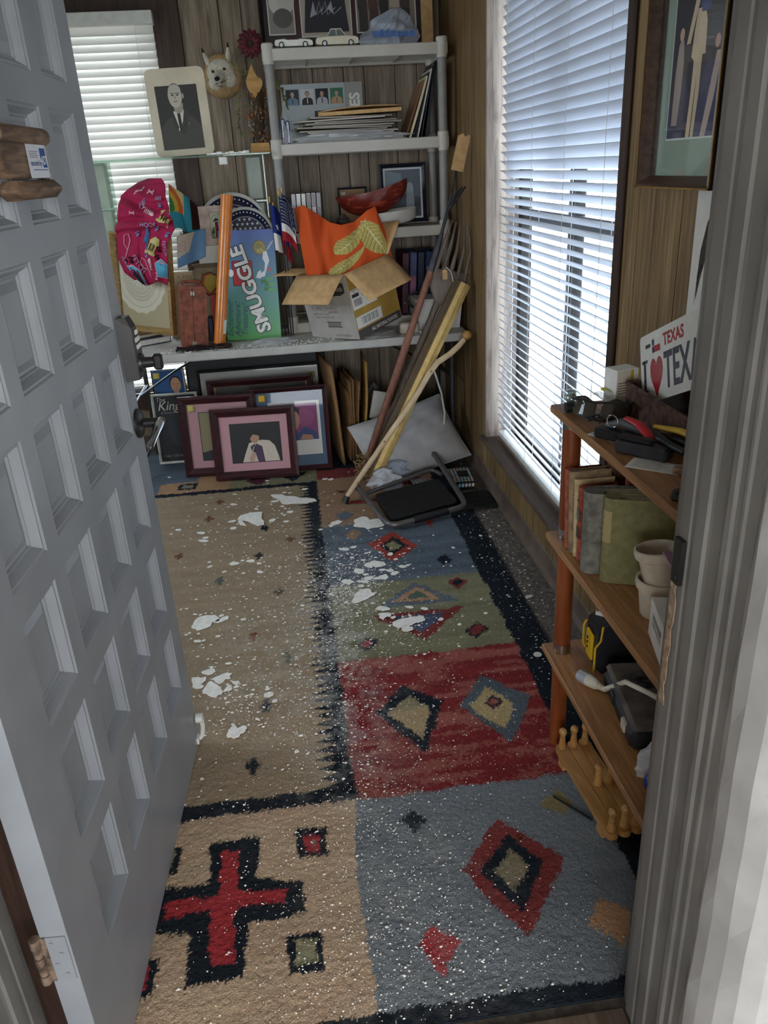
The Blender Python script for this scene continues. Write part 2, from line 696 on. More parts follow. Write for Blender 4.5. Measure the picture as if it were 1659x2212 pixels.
# ---- right wall with the deep window
XR = 0.93
RY0, RY1, RZ0, RZ1 = 2.215, 3.76, 0.25, 2.34
wr = B()
wr.bb(XR + .012, XR + .22, 0.86, RY0, 0, 2.5)
wr.bb(XR + .012, XR + .22, RY1, YB + .16, 0, 2.5)
wr.bb(XR + .012, XR + .22, RY0, RY1, 0, RZ0 - .012)
wr.bb(XR + .012, XR + .22, RY0, RY1, RZ1, 2.5)
wall_right = struct(wr.build('wall_right', 'groove_dark'))
gy = [0.86, 1.02, 1.25, 1.45, 1.62, 1.86, 2.10, 2.215, 2.36, 2.55, 2.744, 2.924, 3.14, 3.366, 3.602, 3.76, 4.03, 4.235, 4.40, 4.62, 4.8]
for a, b_ in zip(gy[:-1], gy[1:]):
    spans = [(0.0, 2.5)] if not (a >= RY0 - .01 and b_ <= RY1 + .01) else [(0, RZ0 - .013), (RZ1, 2.5)]
    for z0, z1 in spans:
        cy = (a + b_) / 2
        o = B().bb(0, .013, a - cy + .002, b_ - cy - .002, 0, z1 - z0).build('plank', 'panel_right', wall_right)
        o.location = (XR, cy, z0)
# reveal of the recess
w1 = thing('window_1', None, None, (0, 0, 0))
struct(w1)
B().bb(XR + .026, XR + .2, RY1 - .016, RY1 - .001, RZ0, RZ1).build('reveal_panel', 'panel_light', w1)
B().bb(XR - .001, XR + .024, RY1 - .02, RY1 - .001, RZ0 + .0005, RZ1).build('corner_bead', 'panel_light', w1)
B().bb(XR, XR + .2, RY0 + .001, RY0 + .016, RZ0 + .0005, RZ1).build('reveal_panel', 'panel_light', w1)
B().bb(XR, XR + .2, RY0 + .001, RY1 - .001, RZ1 - .016, RZ1 - .001).build('head_panel', 'panel_light', w1)
B().bb(XR - .012, XR - .0005, RY0 - .03, RY0 + .016, RZ0 + .0005, RZ1 + .03, bev=.004).build('edge_casing', 'trim_dark', w1)
o = B().bb(XR - .028, XR + .215, RY0 - .04, RY1 + .03, RZ0 - .022, RZ0, bev=.006).build('sill', 'sill_brown', w1)
M('window_bronze', '#2f2c2b', 0.45, 0.5)
fr = B()
GX = 1.10
for y, w in ((RY0 + .03, .03), (3.005, .010), (3.055, .014), (RY1 - .04, .03)):
    fr.bb(GX - .02, GX + .02, y - w, y + w, RZ0, RZ1)
for z, w in ((RZ0 + .02, .03), (1.315, .028), (RZ1 - .02, .03)):
    fr.bb(GX - .0195, GX + .0195, RY0, RY1, z - w, z + w)
fr.build('sash', 'window_bronze', w1)
B().bb(GX - .002, GX + .002, RY0 + .02, RY1 - .02, RZ0, RZ1).build('pane', 'window_glass', w1)

# baseboard along the right wall (coved vinyl)
bbp = [(0, 0), (-.022, 0), (-.020, .008), (-.009, .022), (-.005, .045), (-.004, .085), (0, .09)]
o = B()
for y0, y1 in ((1.02, 4.79),):
    vs = [(XR + p[0], y, p[1]) for y in (y0, y1) for p in bbp]
    n = len(bbp)
    o.add(vs, [(i, (i + 1) % n, (i + 1) % n + n, i + n) for i in range(n)] + [tuple(range(n)), tuple(range(n, 2 * n))[::-1]])
M('vinyl_base', '#6a5a4f', 0.55, var=0.15, scale=12)
struct(o.build('baseboard_right', 'vinyl_base'))
struct(B().bb(-2.2, .905, YB - .014, YB - .001, 0, .09, bev=.004).build('baseboard_back', 'vinyl_base'))

# ---- left wall and front wall with the door opening
M('wall_plain', '#c9c0b0', 0.8, var=0.06, scale=4)
LY0, LY1, LZ0, LZ1 = 2.1, 3.6, 1.2, 2.15
wl = B()
wl.bb(-2.37, -2.25, .8, LY0, 0, 2.5)
wl.bb(-2.37, -2.25, LY1, 5.0, 0, 2.5)
wl.bb(-2.37, -2.25, LY0, LY1, 0, LZ0)
wl.bb(-2.37, -2.25, LY0, LY1, LZ1, 2.5)
struct(wl.build('wall_left', 'wall_plain'))
w3 = thing('added_window', None, None)  # added window out of view, brings daylight onto the right wall
struct(w3)
fr = B()
for y in (LY0 + .02, (LY0 + LY1) / 2, LY1 - .02):
    fr.bb(-2.33, -2.29, y - .02, y + .02, LZ0, LZ1)
for z in (LZ0 + .02, (LZ0 + LZ1) / 2, LZ1 - .02):
    fr.bb(-2.3295, -2.2905, LY0, LY1, z - .02, z + .02)
fr.build('sash', 'aluminium', w3)
B().bb(-2.312, -2.308, LY0, LY1, LZ0, LZ1).build('pane', 'window_glass', w3)
DX0, DX1 = -0.545, 0.548
wf = B()
wf.bb(-2.37, DX0 - .04, .80, .985, 0, 2.5)
wf.bb(DX1 + .03, 1.2, .80, .985, 0, 2.5)
wf.bb(DX0 - .04, DX1 + .03, .80, .985, 2.1, 2.5)
struct(wf.build('wall_front', 'wall_plain'))

# ---- door frame: jamb profile extruded (steps, stop and weather strip)
jp = [(.575, .99), (.532, .99), (.528, .978), (.528, .965), (.5215, .958), (.5205, .93), (.5225, .927), (.5225, .918), (.5195, .913), (.519, .888), (.5225, .884), (.5235, .878), (.5225, .848),
      (.5178, .842), (.5178, .831), (.5212, .826), (.5212, .815), (.5195, .812), (.5195, .807), (.5222, .803), (.523, .783), (.575, .783)]


def extrude_profile(prof, z0, z1, b, mirror=None, wob=0.0):
    zs = [z0 + (z1 - z0) * i / 40 for i in range(41)]
    n = len(prof)
    vs = []
    rr = random.Random(3)
    ph = [rr.random() * 6 for _ in prof]
    for z in zs:
        for k, (x, y) in enumerate(prof):
            d = wob * math.sin(z * 9 + ph[k]) + wob * .6 * math.sin(z * 31 + ph[k] * 3)
            x2 = x + d
            vs.append(((mirror - x2) if mirror is not None else x2, y, z))
    fs = [(r_ * n + i, r_ * n + (i + 1) % n, (r_ + 1) * n + (i + 1) % n, (r_ + 1) * n + i) for r_ in range(len(zs) - 1) for i in range(n)]
    b.add(vs, fs)
    b.add(vs[:n], [tuple(range(n))[::-1]])
    b.add(vs[-n:], [tuple(range(n))])


dfr = thing('trim_1', None, None)
struct(dfr)
b = B()
extrude_profile(jp, -0.04, 2.12, b, wob=.0003)
b.build('jamb', 'paint_jamb', dfr)
b = B()
extrude_profile(jp, -0.04, 2.12, b, mirror=-.024, wob=.0003)
b.build('jamb', 'paint_jamb', dfr)
B().bb(-.66, -.507, .9905, 1.004, 0, 2.14).build('inside_casing', 'trim_dark', dfr)
B().bb(DX0, DX1, .783, .985, 2.07, 2.12).build('head_jamb', 'paint_jamb', dfr)
B().bb(DX0 + .005, DX1 - .03, .80, .96, -.03, .012, bev=.004).build('threshold', 'sill_brown', dfr)
# strike plate and splintered edge
sp = B()
sp.bb(.5125, .5195, .930, .952, .975, 1.045)
sp.cyl((.511, .941, .985), (.5185, .941, .985), .005, n=8)
sp.build('strike_plate', 'nickel', dfr)
M('raw_wood', '#a98f76', 0.85, var=0.2, scale=80, bump=0.4)
b = B()
rw = random.Random(6)
L_, R__ = [], []
for k in range(15):
    z = .755 + .017 * k
    w = .004 + .009 * rw.random()
    L_.append((.5188, .952 - w, z))
    R__.append((.5188, .957 + .003 * rw.random(), z))
for k in range(14):
    b.add([L_[k], R__[k], R__[k + 1], L_[k + 1]], [(0, 1, 2, 3)])
b.build('splintered_edge', 'raw_wood', dfr, solid=.0016)

# white rounded casing outside and the stone veneer beyond it
wc = B()
prof = [(.60, .79), (.524, .783), (.517, .765), (.518, .74), (.527, .71), (.543, .685), (.565, .668), (.60, .662)]
extrude_profile(prof, -0.04, 2.2, wc, wob=.0014)
struct(wc.build('trim_2', 'paint_white'))
wc = B()
extrude_profile(prof, -0.04, 2.2, wc, mirror=-.024, wob=.0014)
struct(wc.build('trim_3', 'paint_white'))
M('stone', '#b3a18c', 0.9, var=0.25, scale=18, bump=0.5, bscale=60)
M('mortar', '#4a443d', 0.95, var=0.2)
ws = struct(B().bb(.60, 1.6, .70, .80, -.04, 2.5).build('wall_outside_right', 'mortar'))
struct(B().bb(-1.7, -.624, .70, .80, -.04, 2.5).build('wall_outside_left', 'mortar'))
rs = random.Random(5)
z = -.03
while z < 2.4:
    h = rs.uniform(.10, .19)
    x = .612 + rs.uniform(0, .01)
    while x < 1.5:
        w = rs.uniform(.14, .3)
        st = B().box((0, 0, 0), (w, .05, h), bev=.018).build('stone', 'stone', ws)
        st.location = (x + w / 2, .69 + rs.uniform(-.008, .008), z + h / 2)
        x += w + .014
    z += h + .014

# ---- the grey panelled door, swung inward
DM = Matrix.Translation((-.395, 1.924, 0.012)) @ Matrix.Rotation(math.atan2(-.84, -.051), 4, 'Z')
# local x runs from the lock edge toward the hinge, y is toward the room's middle after the turn below
door = thing('door_1', None, None, mat=DM)
struct(door)
DWID, DHGT, DTH = 0.985, 2.03, 0.044
PX = [(.083 + .207 * k, .083 + .207 * k + .152) for k in range(4)]
PZ = [(.249 + .2452 * k, .249 + .2452 * k + .192) for k in range(7)]
# outer face is local +y (checked: the turn maps +y to the doorway side)
sl = B()
xs = [0] + [v for p in PX for v in p] + [DWID]
zs = [0] + [v for p in PZ for v in p] + [DHGT]
for j in range(len(zs) - 1):
    for i in range(len(xs) - 1):
        if i % 2 == 1 and j % 2 == 1:
            continue
        sl.add([(xs[i], 0, zs[j]), (xs[i + 1], 0, zs[j]), (xs[i + 1], 0, zs[j + 1]), (xs[i], 0, zs[j + 1])], [(3, 2, 1, 0)])
T = -DTH
sl.add([(0, T, 0), (DWID, T, 0), (DWID, T, DHGT), (0, T, DHGT)], [(0, 1, 2, 3)])
sl.add([(0, 0, 0), (0, T, 0), (0, T, DHGT), (0, 0, DHGT)], [(0, 1, 2, 3)])
sl.add([(DWID, 0, 0), (DWID, T, 0), (DWID, T, DHGT), (DWID, 0, DHGT)], [(3, 2, 1, 0)])
sl.add([(0, 0, 0), (DWID, 0, 0), (DWID, T, 0), (0, T, 0)], [(0, 1, 2, 3)])
sl.add([(0, 0, DHGT), (DWID, 0, DHGT), (DWID, T, DHGT), (0, T, DHGT)], [(3, 2, 1, 0)])
sl.build('slab', 'paint_grey', door)
# one coffered panel: moulding down, flat channel, raised field
pw, ph_ = .152, .192
rings = [(0, 0), (.003, -.0035), (.007, -.0035), (.0115, -.010), (.016, -.0175), (.0185, -.0175), (.021, -.0215), (.026, -.0215), (.040, -.0155), (.0405, -.0155)]
vs, fs = [], []
for d, dep in rings:
    vs += [(d, dep, d), (pw - d, dep, d), (pw - d, dep, ph_ - d), (d, dep, ph_ - d)]
for r_ in range(len(rings) - 1):
    for i in range(4):
        a, c = r_ * 4 + i, r_ * 4 + (i + 1) % 4
        fs.append((a, a + 4, c + 4, c))
k = (len(rings) - 1) * 4
fs.append((k + 3, k + 2, k + 1, k))
pb = B()
pb.add(vs, fs)
pan0 = pb.build('panel', 'paint_grey', door)
first = True
for (x0, x1) in PX:
    for (z0, z1) in PZ:
        o = pan0 if first else copy_of(pan0, door)
        first = False
        o.location = (x0, 0, z0)
# ---- door hardware (parts of the door)
kl = B()
kl.add([(.004, 0, 1.103), (.060, 0, 1.103), (.060, 0, 1.25), (.004, 0, 1.25), (.009, .030, 1.106), (.055, .030, 1.106), (.055, .036, 1.175), (.009, .036, 1.175),
        (.055, .030, 1.226), (.009, .030, 1.226), (.052, .020, 1.25), (.012, .020, 1.25)],
       [(0, 1, 5, 4), (1, 2, 10, 8, 6, 5), (4, 5, 6, 7), (7, 6, 8, 9), (9, 8, 10, 11), (11, 10, 2, 3), (0, 4, 7, 9, 11, 3), (0, 3, 2, 1)])
kl = kl.build('keypad_lock', 'nickel', door)
M('key_white', '#cfcdc8', 0.4)
for r_ in range(3):
    for c_ in range(4 if r_ else 2):
        B().box((.016 + .0105 * c_ + (0.01 if r_ == 0 else 0), .0345 - .0012 * r_ * 0, 1.214 - .0165 * r_), (.008, .005, .0115), bev=.002).build('button', 'key_white', kl)
kn = B()
kn.cyl((.032, .030, 1.142), (.032, .040, 1.142), .0235, .021, 20)
kn.cyl((.032, .040, 1.142), (.032, .066, 1.142), .0135, .012, 16)
kn.box((.032, .074, 1.142), (.017, .022, .038), bev=.005)
kn.build('turn_knob', 'nickel', kl)
lv = B()
lv.lathe([(.0, 0), (.036, 0), (.036, .006), (.030, .011), (.019, .014), (.0125, .016)], (.032, 0, .995), 28, rot=Matrix.Rotation(-PI / 2, 3, 'X'))
lv.cyl((.032, .014, .995), (.032, .060, .995), .0125, .0115, 18)
lv.build('lever_rose', 'nickel', door)
B().tube([(.024, .056, .998), (.032, .056, .998), (.052, .0555, .994), (.075, .053, .985), (.098, .048, .973), (.118, .043, .962), (.124, .042, .958)], [.010, .0125, .0115, .0095, .0085, .0095, .005], 12, flat=.75).build('lever_handle', 'chrome', door)
# kick-down holder at the foot of the door
hd = B()
hd.bb(.006, .030, 0, .006, .008, .028)
hd.tube([(.018, .008, .02), (.016, .016, .03), (.010, .020, .055), (.006, .018, .085)], [.006, .007, .0065, .008], 8)
hd.cyl((.008, .004, .085), (.008, .024, .085), .014, n=14)
hd.build('door_holder', 'white_plastic', door)
# wooden plaque with an alarm sticker
WOOD('plaque_wood', '#8a6f58', '#4e3a2b', 'x', 60, 6, 0.7, 0.3)
pq = B()
pq.bb(.362, .58, 0, .022, 1.548, 1.605, bev=.006)
pq.tube([(.362, .018, 1.612), (.58, .018, 1.612)], .014, 10)
pq.bb(.346, .58, 0, .034, 1.516, 1.545, bev=.012)
pq.bb(.346, .362, 0, .014, 1.54, 1.60, bev=.005)
plq = pq.build('plaque', 'plaque_wood', door)
st = B(Matrix.Translation((0, .0232, 0)) @ Matrix.Rotation(PI / 2, 4, 'X') @ Matrix.Scale(-1, 4, (0, 0, 1)))
# printed sheet faces out of the door; drawn mirrored because local x runs toward the hinge
st = B()


def dpt(x, z, k=0):
    return (.470 - x, .0232 + .0002 * k, 1.548 + z)


def dface(pts, col, k):
    st.add([dpt(p[0], p[1], k) for p in pts], [tuple(range(len(pts)))], False, col)


sw, sh = .096, .054
dface(rrect(0, 0, sw, sh, .004), '#dfe3ea', 0)
dface(rect(.062, .016, .090, .046), '#2d4f96', 1)
dface([(.062, .016), (.070, .016), (.062, .032)], '#dfe3ea', 2)
tb = B()
text(tb, 'secured by', .010, .019, .0125, 0, '#3a4f8c', sx=.95, bold=.0002)
text(tb, 'ADT', .0635, .021, .0185, 0, '#e8ecf2', sx=.78, bold=.0006)
for k in range(4):
    tb.poly(rect(.010, .040 - .003 * k, .054 - .006 * (k % 2), .0412 - .003 * k), 0, '#8b90a0')
tb.poly(rect(.016, .012, .089, .0132), 0, '#3a4f8c')
for f, c in zip(tb.f, tb.c):
    dface([tb.v[i][:2] for i in f], c, 3)
st.build('sticker', 'print_gloss', plq)
# hinges on the door's edge
M('brass_worn', '#a08a78', 0.4, 0.6, var=0.3, scale=60)
for hz in (.33, 1.0, 1.72):
    hg = B()
    hg.bb(DWID, DWID + .0025, -.040, -.004, hz, hz + .10)
    for k in range(4):
        hg.cyl((DWID + .001, -.016 - .012 * (k % 2), hz + .014 + .024 * k), (DWID + .004, -.016 - .012 * (k % 2), hz + .014 + .024 * k), .004, n=8)
    h = hg.build('hinge', 'paint_grey', door)
    kb = B()
    for k in range(5):
        kb.cyl((DWID + .004, -.052, hz + .0005 + .0205 * k), (DWID + .004, -.052, hz + .0195 + .0205 * k), .0075 if k % 2 else .0085, n=12)
    kb.bb(DWID + .001, DWID + .0035, -.052, -.036, hz, hz + .10)
    kb.build('knuckle', 'brass_worn', h)

# ================================================================ the patterned rug
def inpoly(x, y, poly):
    c = np.zeros(x.shape, bool)
    n = len(poly)
    for i in range(n):
        x1, y1 = poly[i]
        x2, y2 = poly[(i + 1) % n]
        if y1 == y2:
            continue
        k = ((y1 > y) != (y2 > y)) & (x < (x2 - x1) * (y - y1) / (y2 - y1) + x1)
        c ^= k
    return c


def vnoise(x, y, s, seed=0):
    """smooth value noise on arrays"""
    r = np.random.default_rng(seed)
    t = r.random((256, 256))
    u, v = x / s, y / s
    i, j = np.floor(u).astype(int), np.floor(v).astype(int)
    fu, fv = u - i, v - j
    fu, fv = fu * fu * (3 - 2 * fu), fv * fv * (3 - 2 * fv)
    g = lambda a, b_: t[a % 256, b_ % 256]
    return (g(i, j) * (1 - fu) + g(i + 1, j) * fu) * (1 - fv) + (g(i, j + 1) * (1 - fu) + g(i + 1, j + 1) * fu) * fv


TAN, TAN2, DARK, RED, RED2 = '#9b8870', '#b89f88', '#1f252d', '#7c3836', '#a0363c'
GREY, GREEN, BLUE, ORG, CLAY = '#757c82', '#827f64', '#5f6973', '#9a7b62', '#ad8767'


def rug_colour(x0, y0):
    n = len(x0)
    j1, j2 = RNG.normal(0, 1, n), RNG.normal(0, 1, n)
    w = .0035
    x = x0 + j1 * w * .6 + (vnoise(x0, y0, .018, 1) - .5) * .012
    y = y0 + j2 * w + (vnoise(x0, y0, .03, 2) - .5) * .014
    C = np.zeros((n, 3))

    def put(mask, col):
        C[mask] = hx(col)[:3]
    put(np.ones(n, bool), TAN)
    # zones right of the toothed line
    R_ = x > .045
    put(R_ & (y >= 3.36), ORG)
    put(R_ & (y >= 3.98), RED)
    put(R_ & (y >= 4.12), DARK)
    put(R_ & (y < 3.36) & (y >= 2.775), BLUE)
    put(R_ & (y < 2.775) & (y >= 2.243), GREEN)
    put(R_ & (y < 2.243) & (y >= 1.602), RED)
    put(R_ & (y < 1.602), GREY)
    put((x > .028) & (x <= .045) & (y < 1.602), GREY)
    # near square with the cross
    L_ = x <= .03 + (vnoise(y0 * 0, y0, .12, 5) - .5) * .02
    put(L_ & (y < 1.61), TAN2)
    # far band beyond the tan field
    far = (x <= .05) & (y > 3.96)
    put(far, GREEN)
    put(far & (x < -.42), CLAY)
    put(far & (x < -.60) & (y > 4.12), BLUE)
    put(far & (x < -.80), BLUE)
    put(far & (y > 4.2), BLUE)
    for a_, b_ in ((-.70, -.60),):
        put(inpoly(x, y, [(a_, 4.01), (b_, 4.01), (b_, 4.10), (a_, 4.10)]), DARK)
        put(inpoly(x, y, [(a_ + .02, 4.03), (b_ - .02, 4.03), (b_ - .02, 4.08), (a_ + .02, 4.08)]), '#7f7d6c')
    put(inpoly(x, y, [(-.34, 4.06), (-.27, 3.98), (-.20, 4.06), (-.27, 4.12)]), '#4a2733')
    put(inpoly(x, y, [(-.16, 4.12), (-.08, 3.99), (0, 4.12)]), DARK)
    # dark bars
    put((x <= .05) & (np.abs(y - 3.945) < .022), DARK)
    put((x <= .05) & (y > 1.606) & (y < 1.655 + (x < -.30) * .004), DARK)
    # toothed line
    xt, yt = x0 + j1 * .0012, y0 + j2 * .0012
    ty = (yt / .039) % 1.0
    tooth = np.abs(ty - .5) * 2
    amp = .040 + .034 * vnoise(y0 * 0, y0, .039, 8)
    edge = .004 - amp * np.clip(1 - tooth * 1.05, 0, 1)
    k = (y > 1.63) & (y < 3.95)
    put(k & (xt > edge) & (x <= .046), DARK)
    # border
    put(x > .662 + (vnoise(y0 * 0, y0, .05, 9) - .5) * .01, DARK)
    put(y < 1.022, DARK)

    def P(poly, col):
        put(inpoly(x, y, poly), col)
    # shapes on the near left square
    P([(-.332, 1.524), (-.206, 1.517), (-.215, 1.39), (-.103, 1.362), (-.096, 1.281), (-.137, 1.269), (-.225, 1.272), (-.233, 1.146), (-.355, 1.135), (-.354, 1.27), (-.47, 1.284), (-.47, 1.4), (-.328, 1.4)], DARK)
    P([(-.301, 1.489), (-.259, 1.486), (-.255, 1.36), (-.145, 1.343), (-.147, 1.312), (-.259, 1.318), (-.257, 1.176), (-.309, 1.179), (-.313, 1.317), (-.425, 1.318), (-.42, 1.365), (-.298, 1.358)], RED2)
    P([(-.116, 1.526), (-.039, 1.522), (-.042, 1.435), (-.110, 1.437)], DARK)
    P([(-.098, 1.508), (-.056, 1.506), (-.056, 1.452), (-.094, 1.453)], RED2)
    P([(-.08, 1.49), (-.07, 1.49), (-.068, 1.472), (-.084, 1.472)], '#7f7d78')
    P([(-.146, 1.232), (-.066, 1.228), (-.061, 1.134), (-.139, 1.136)], DARK)
    P([(-.128, 1.216), (-.080, 1.214), (-.076, 1.152), (-.124, 1.153)], '#918d74')
    P([(-.49, 1.532), (-.402, 1.528), (-.408, 1.444), (-.49, 1.447)], DARK)
    P([(-.47, 1.512), (-.418, 1.510), (-.422, 1.464), (-.47, 1.465)], '#918d74')
    P([(-.50, 1.223), (-.416, 1.221), (-.42, 1.13), (-.50, 1.129)], DARK)
    P([(-.48, 1.205), (-.431, 1.203), (-.436, 1.148), (-.48, 1.148)], RED2)
    # grey square
    P([(.393, 1.478), (.525, 1.324), (.378, 1.135), (.276, 1.333)], RED)
    P([(.413, 1.416), (.474, 1.321), (.384, 1.198), (.314, 1.327)], DARK)
    P([(.405, 1.372), (.438, 1.314), (.38, 1.252), (.350, 1.321)], '#877d66')
    P([(.19, 1.547), (.219, 1.5), (.178, 1.458), (.150, 1.509)], '#262c36')
    P([(.579, 1.542), (.606, 1.501), (.565, 1.455), (.523, 1.507)], '#857b55')
    P([(.173, 1.205), (.233, 1.152), (.180, 1.08), (.139, 1.155)], RED2)
    P([(.565, 1.205), (.624, 1.161), (.574, 1.08), (.517, 1.149)], CLAY)
    # red square
    P([(.239, 2.070), (.356, 1.975), (.257, 1.745), (.138, 1.953)], DARK)
    P([(.250, 2.025), (.310, 1.950), (.264, 1.808), (.176, 1.947)], '#8e8364')
    P([(.176, 1.947), (.306, 1.955), (.264, 1.808)], '#a8916f')
    P([(.499, 2.080), (.628, 1.942), (.512, 1.745), (.400, 1.938)], '#566068')
    P([(.503, 2.020), (.568, 1.918), (.504, 1.806), (.430, 1.927)], '#b09a70')
    P([(.512, 1.978), (.536, 1.936), (.493, 1.905), (.474, 1.942)], '#3a3038')
    P([(.507, 1.960), (.522, 1.938), (.497, 1.920), (.485, 1.942)], RED)
    # green square
    P([(.386, 2.748), (.54, 2.565), (.22, 2.575)], BLUE)
    P([(.391, 2.705), (.472, 2.592), (.270, 2.600)], CLAY)
    P([(.389, 2.672), (.428, 2.610), (.325, 2.614)], '#55655c')
    P([(.185, 2.524), (.540, 2.520), (.361, 2.322)], RED)
    P([(.270, 2.498), (.465, 2.496), (.355, 2.372)], '#4f5b70')
    P([(.558, 2.748), (.604, 2.711), (.547, 2.645), (.520, 2.713)], RED)
    P([(.560, 2.728), (.582, 2.709), (.550, 2.672), (.536, 2.711)], DARK)
    P([(.565, 2.406), (.594, 2.351), (.539, 2.294), (.503, 2.349)], DARK)
    P([(.560, 2.390), (.580, 2.351), (.541, 2.312), (.517, 2.349)], RED)
    P([(.157, 2.384), (.200, 2.352), (.151, 2.290), (.109, 2.339)], DARK)
    P([(.154, 2.368), (.182, 2.351), (.151, 2.308), (.124, 2.339)], RED2)
    # blue square
    P([(.366, 3.235), (.459, 3.069), (.329, 2.940), (.235, 3.128)], '#9a4034')
    P([(.360, 3.180), (.413, 3.079), (.336, 3.005), (.288, 3.106)], DARK)
    P([(.353, 3.140), (.385, 3.085), (.341, 3.040), (.313, 3.100)], '#7d7a58')
    P([(.556, 2.960), (.574, 2.903), (.532, 2.868), (.508, 2.921)], DARK)
    P([(.520, 3.345), (.580, 3.355), (.545, 3.235)], '#9a4034')
    P([(.185, 3.302), (.226, 3.254), (.176, 3.188), (.136, 3.249)], ORG)
    # clay square
    P([(.166, 3.525), (.209, 3.471), (.157, 3.406), (.108, 3.477)], BLUE)
    P([(.20, 3.66), (.42, 3.66), (.40, 3.58), (.18, 3.58)], GREEN)
    P([(.20, 3.645), (.34, 3.645), (.34, 3.60), (.18, 3.60)], '#8e3a37')
    P([(.49, 3.88), (.60, 3.90), (.60, 3.80), (.50, 3.79)], RED)
    P([(.14, 3.80), (.20, 3.79), (.17, 3.75)], '#5c3226')
    # little crosses on the tan field
    for cx, cy, col in ((-.229, 1.784, DARK), (-.198, 2.052, '#4a4c50'), (-.128, 2.309, '#545a48'), (-.25, 2.467, '#7c4630'), (-.402, 2.922, '#5b5d5a'), (-.244, 3.122, '#332a2a'), (-.104, 3.265, '#6d4a34'), (-.224, 3.41, DARK), (-.498, 3.584, '#6d4a34'), (-.46, 3.792, '#6d4a34'), (-.157, 2.784, '#5a5240'), (-.60, 3.2, '#6d4a34'), (-.70, 2.6, '#4a4c50')):
        s_ = .021
        P(rect(cx - s_, cy - s_ * .5, cx + s_, cy + s_ * .5), col)
        P(rect(cx - s_ * .42, cy - s_ * 1.6, cx + s_ * .42, cy + s_ * 1.6), col)
    # hand-dyed tone bands across the weave, worn pile
    yy = y0 + (vnoise(x0, y0, .25, 20) - .5) * .02
    band = vnoise(x0 * 0 + 3.3, yy, .035, 21) * .55 + vnoise(x0 * 0 + 7, yy, .012, 22) * .25 + vnoise(x0, yy * 3, .09, 24) * .35
    k = .80 + .36 * band
    redz = R_ & (y < 2.243) & (y >= 1.602)
    k = np.where(R_ & (y >= 2.243) & (y < 3.36), .62 + .68 * band, k)
    streak = np.clip((vnoise(x0 * .25, yy, .022, 51) * .7 + vnoise(x0, yy, .007, 52) * .4 - .42) * 5, 0, 1)
    isred = redz & (np.abs(C - np.array(hx(RED)[:3])).sum(1) < 1e-6)
    C[isred] = np.array(hx('#96574e')[:3]) * (1 - streak[isred, None]) + np.array(hx('#7d2c2e')[:3]) * streak[isred, None]
    k = np.where(redz, .78 + .4 * band, k)
    near = L_ & (y < 1.6)
    pk = vnoise(x0 * .3, yy, .03, 31)
    C[near] *= (np.array([[1, .95, .9]]) * pk[near, None] + np.array([[1, 1.03, .96]]) * (1 - pk[near, None]))
    speck = .90 + .2 * RNG.random(n)
    wear = vnoise(x0, y0, .3, 26)
    C *= (k * speck)[:, None]
    # ground-in plaster dust
    dz = np.exp(-((x0 - .06) / .13) ** 2) * np.exp(-((y0 - 2.35) / .75) ** 2) + .8 * np.exp(-((x0 - .12) / .10) ** 2 - ((y0 - 2.68) / .12) ** 2) + .45 * np.exp(-((x0 + .22) / .2) ** 2 - ((y0 - 2.3) / .5) ** 2) + .35 * np.exp(-((x0 - .25) / .06) ** 2 - ((y0 - 1.42) / .06) ** 2) + .25 * np.exp(-((x0 - .15) / .2) ** 2 - ((y0 - 1.2) / .3) ** 2)
    dn = vnoise(x0, y0, .05, 27) * .6 + vnoise(x0, y0, .012, 28) * .6
    a = np.clip((dz * (dn - .35)) * .75, 0, .6)[:, None]
    C = C * (1 - a) + np.array([[.62, .60, .56]]) * a
    return np.clip(C, 0, 1)


def rug_strip(x0, x1, y0, y1, c):
    nx, ny = int((x1 - x0) / c), int((y1 - y0) / c)
    xs = np.linspace(x0, x1, nx + 1)
    ys = np.linspace(y0, y1, ny + 1)
    X, Y = np.meshgrid(xs, ys)
    X, Y = X.ravel(), Y.ravel()
    Z = .009 + (vnoise(X, Y, .006, 40) - .5) * .0028 + (vnoise(X, Y, .2, 41) - .5) * .003
    idx = np.arange((nx + 1) * (ny + 1)).reshape(ny + 1, nx + 1)
    F = np.stack([idx[:-1, :-1], idx[:-1, 1:], idx[1:, 1:], idx[1:, :-1]], -1).reshape(-1, 4)
    return X, Y, Z, F, rug_colour(X, Y)


parts_ = [rug_strip(-.56, .778, .985, 2.0, .0034), rug_strip(-1.25, .778, 2.0, 4.66, .0062)]
V = []
F = []
CC = []
off = 0
for X, Y, Z, f, c in parts_:
    V.append(np.stack([X, Y, Z], -1))
    F.append(f + off)
    CC.append(c)
    off += len(X)
# hem: a skirt down to the floor so that the rug has thickness
V, F, CC = np.concatenate(V), np.concatenate(F), np.concatenate(CC)
hem = []
for (xa, ya, xb, yb) in ((.778, .985, .778, 4.66), (-.56, .985, .778, .985)):
    hem.append(np.array([[xa, ya, 0], [xb, yb, 0], [xb, yb, .0085], [xa, ya, .0085]]))
for h in hem:
    o_ = len(V)
    V = np.concatenate([V, h])
    F = np.concatenate([F, np.array([[o_, o_ + 1, o_ + 2, o_ + 3]])])
    CC = np.concatenate([CC, np.tile(np.array([hx(DARK)[:3]]), (4, 1))])
me = bpy.data.meshes.new('rug')
me.vertices.add(len(V))
me.vertices.foreach_set('co', V.astype(np.float32).ravel())
me.loops.add(F.size)
me.loops.foreach_set('vertex_index', F.astype(np.int32).ravel())
me.polygons.add(len(F))
me.polygons.foreach_set('loop_start', np.arange(0, F.size, 4, dtype=np.int32))
me.update(calc_edges=True)
at = me.color_attributes.new('Col', 'FLOAT_COLOR', 'POINT')
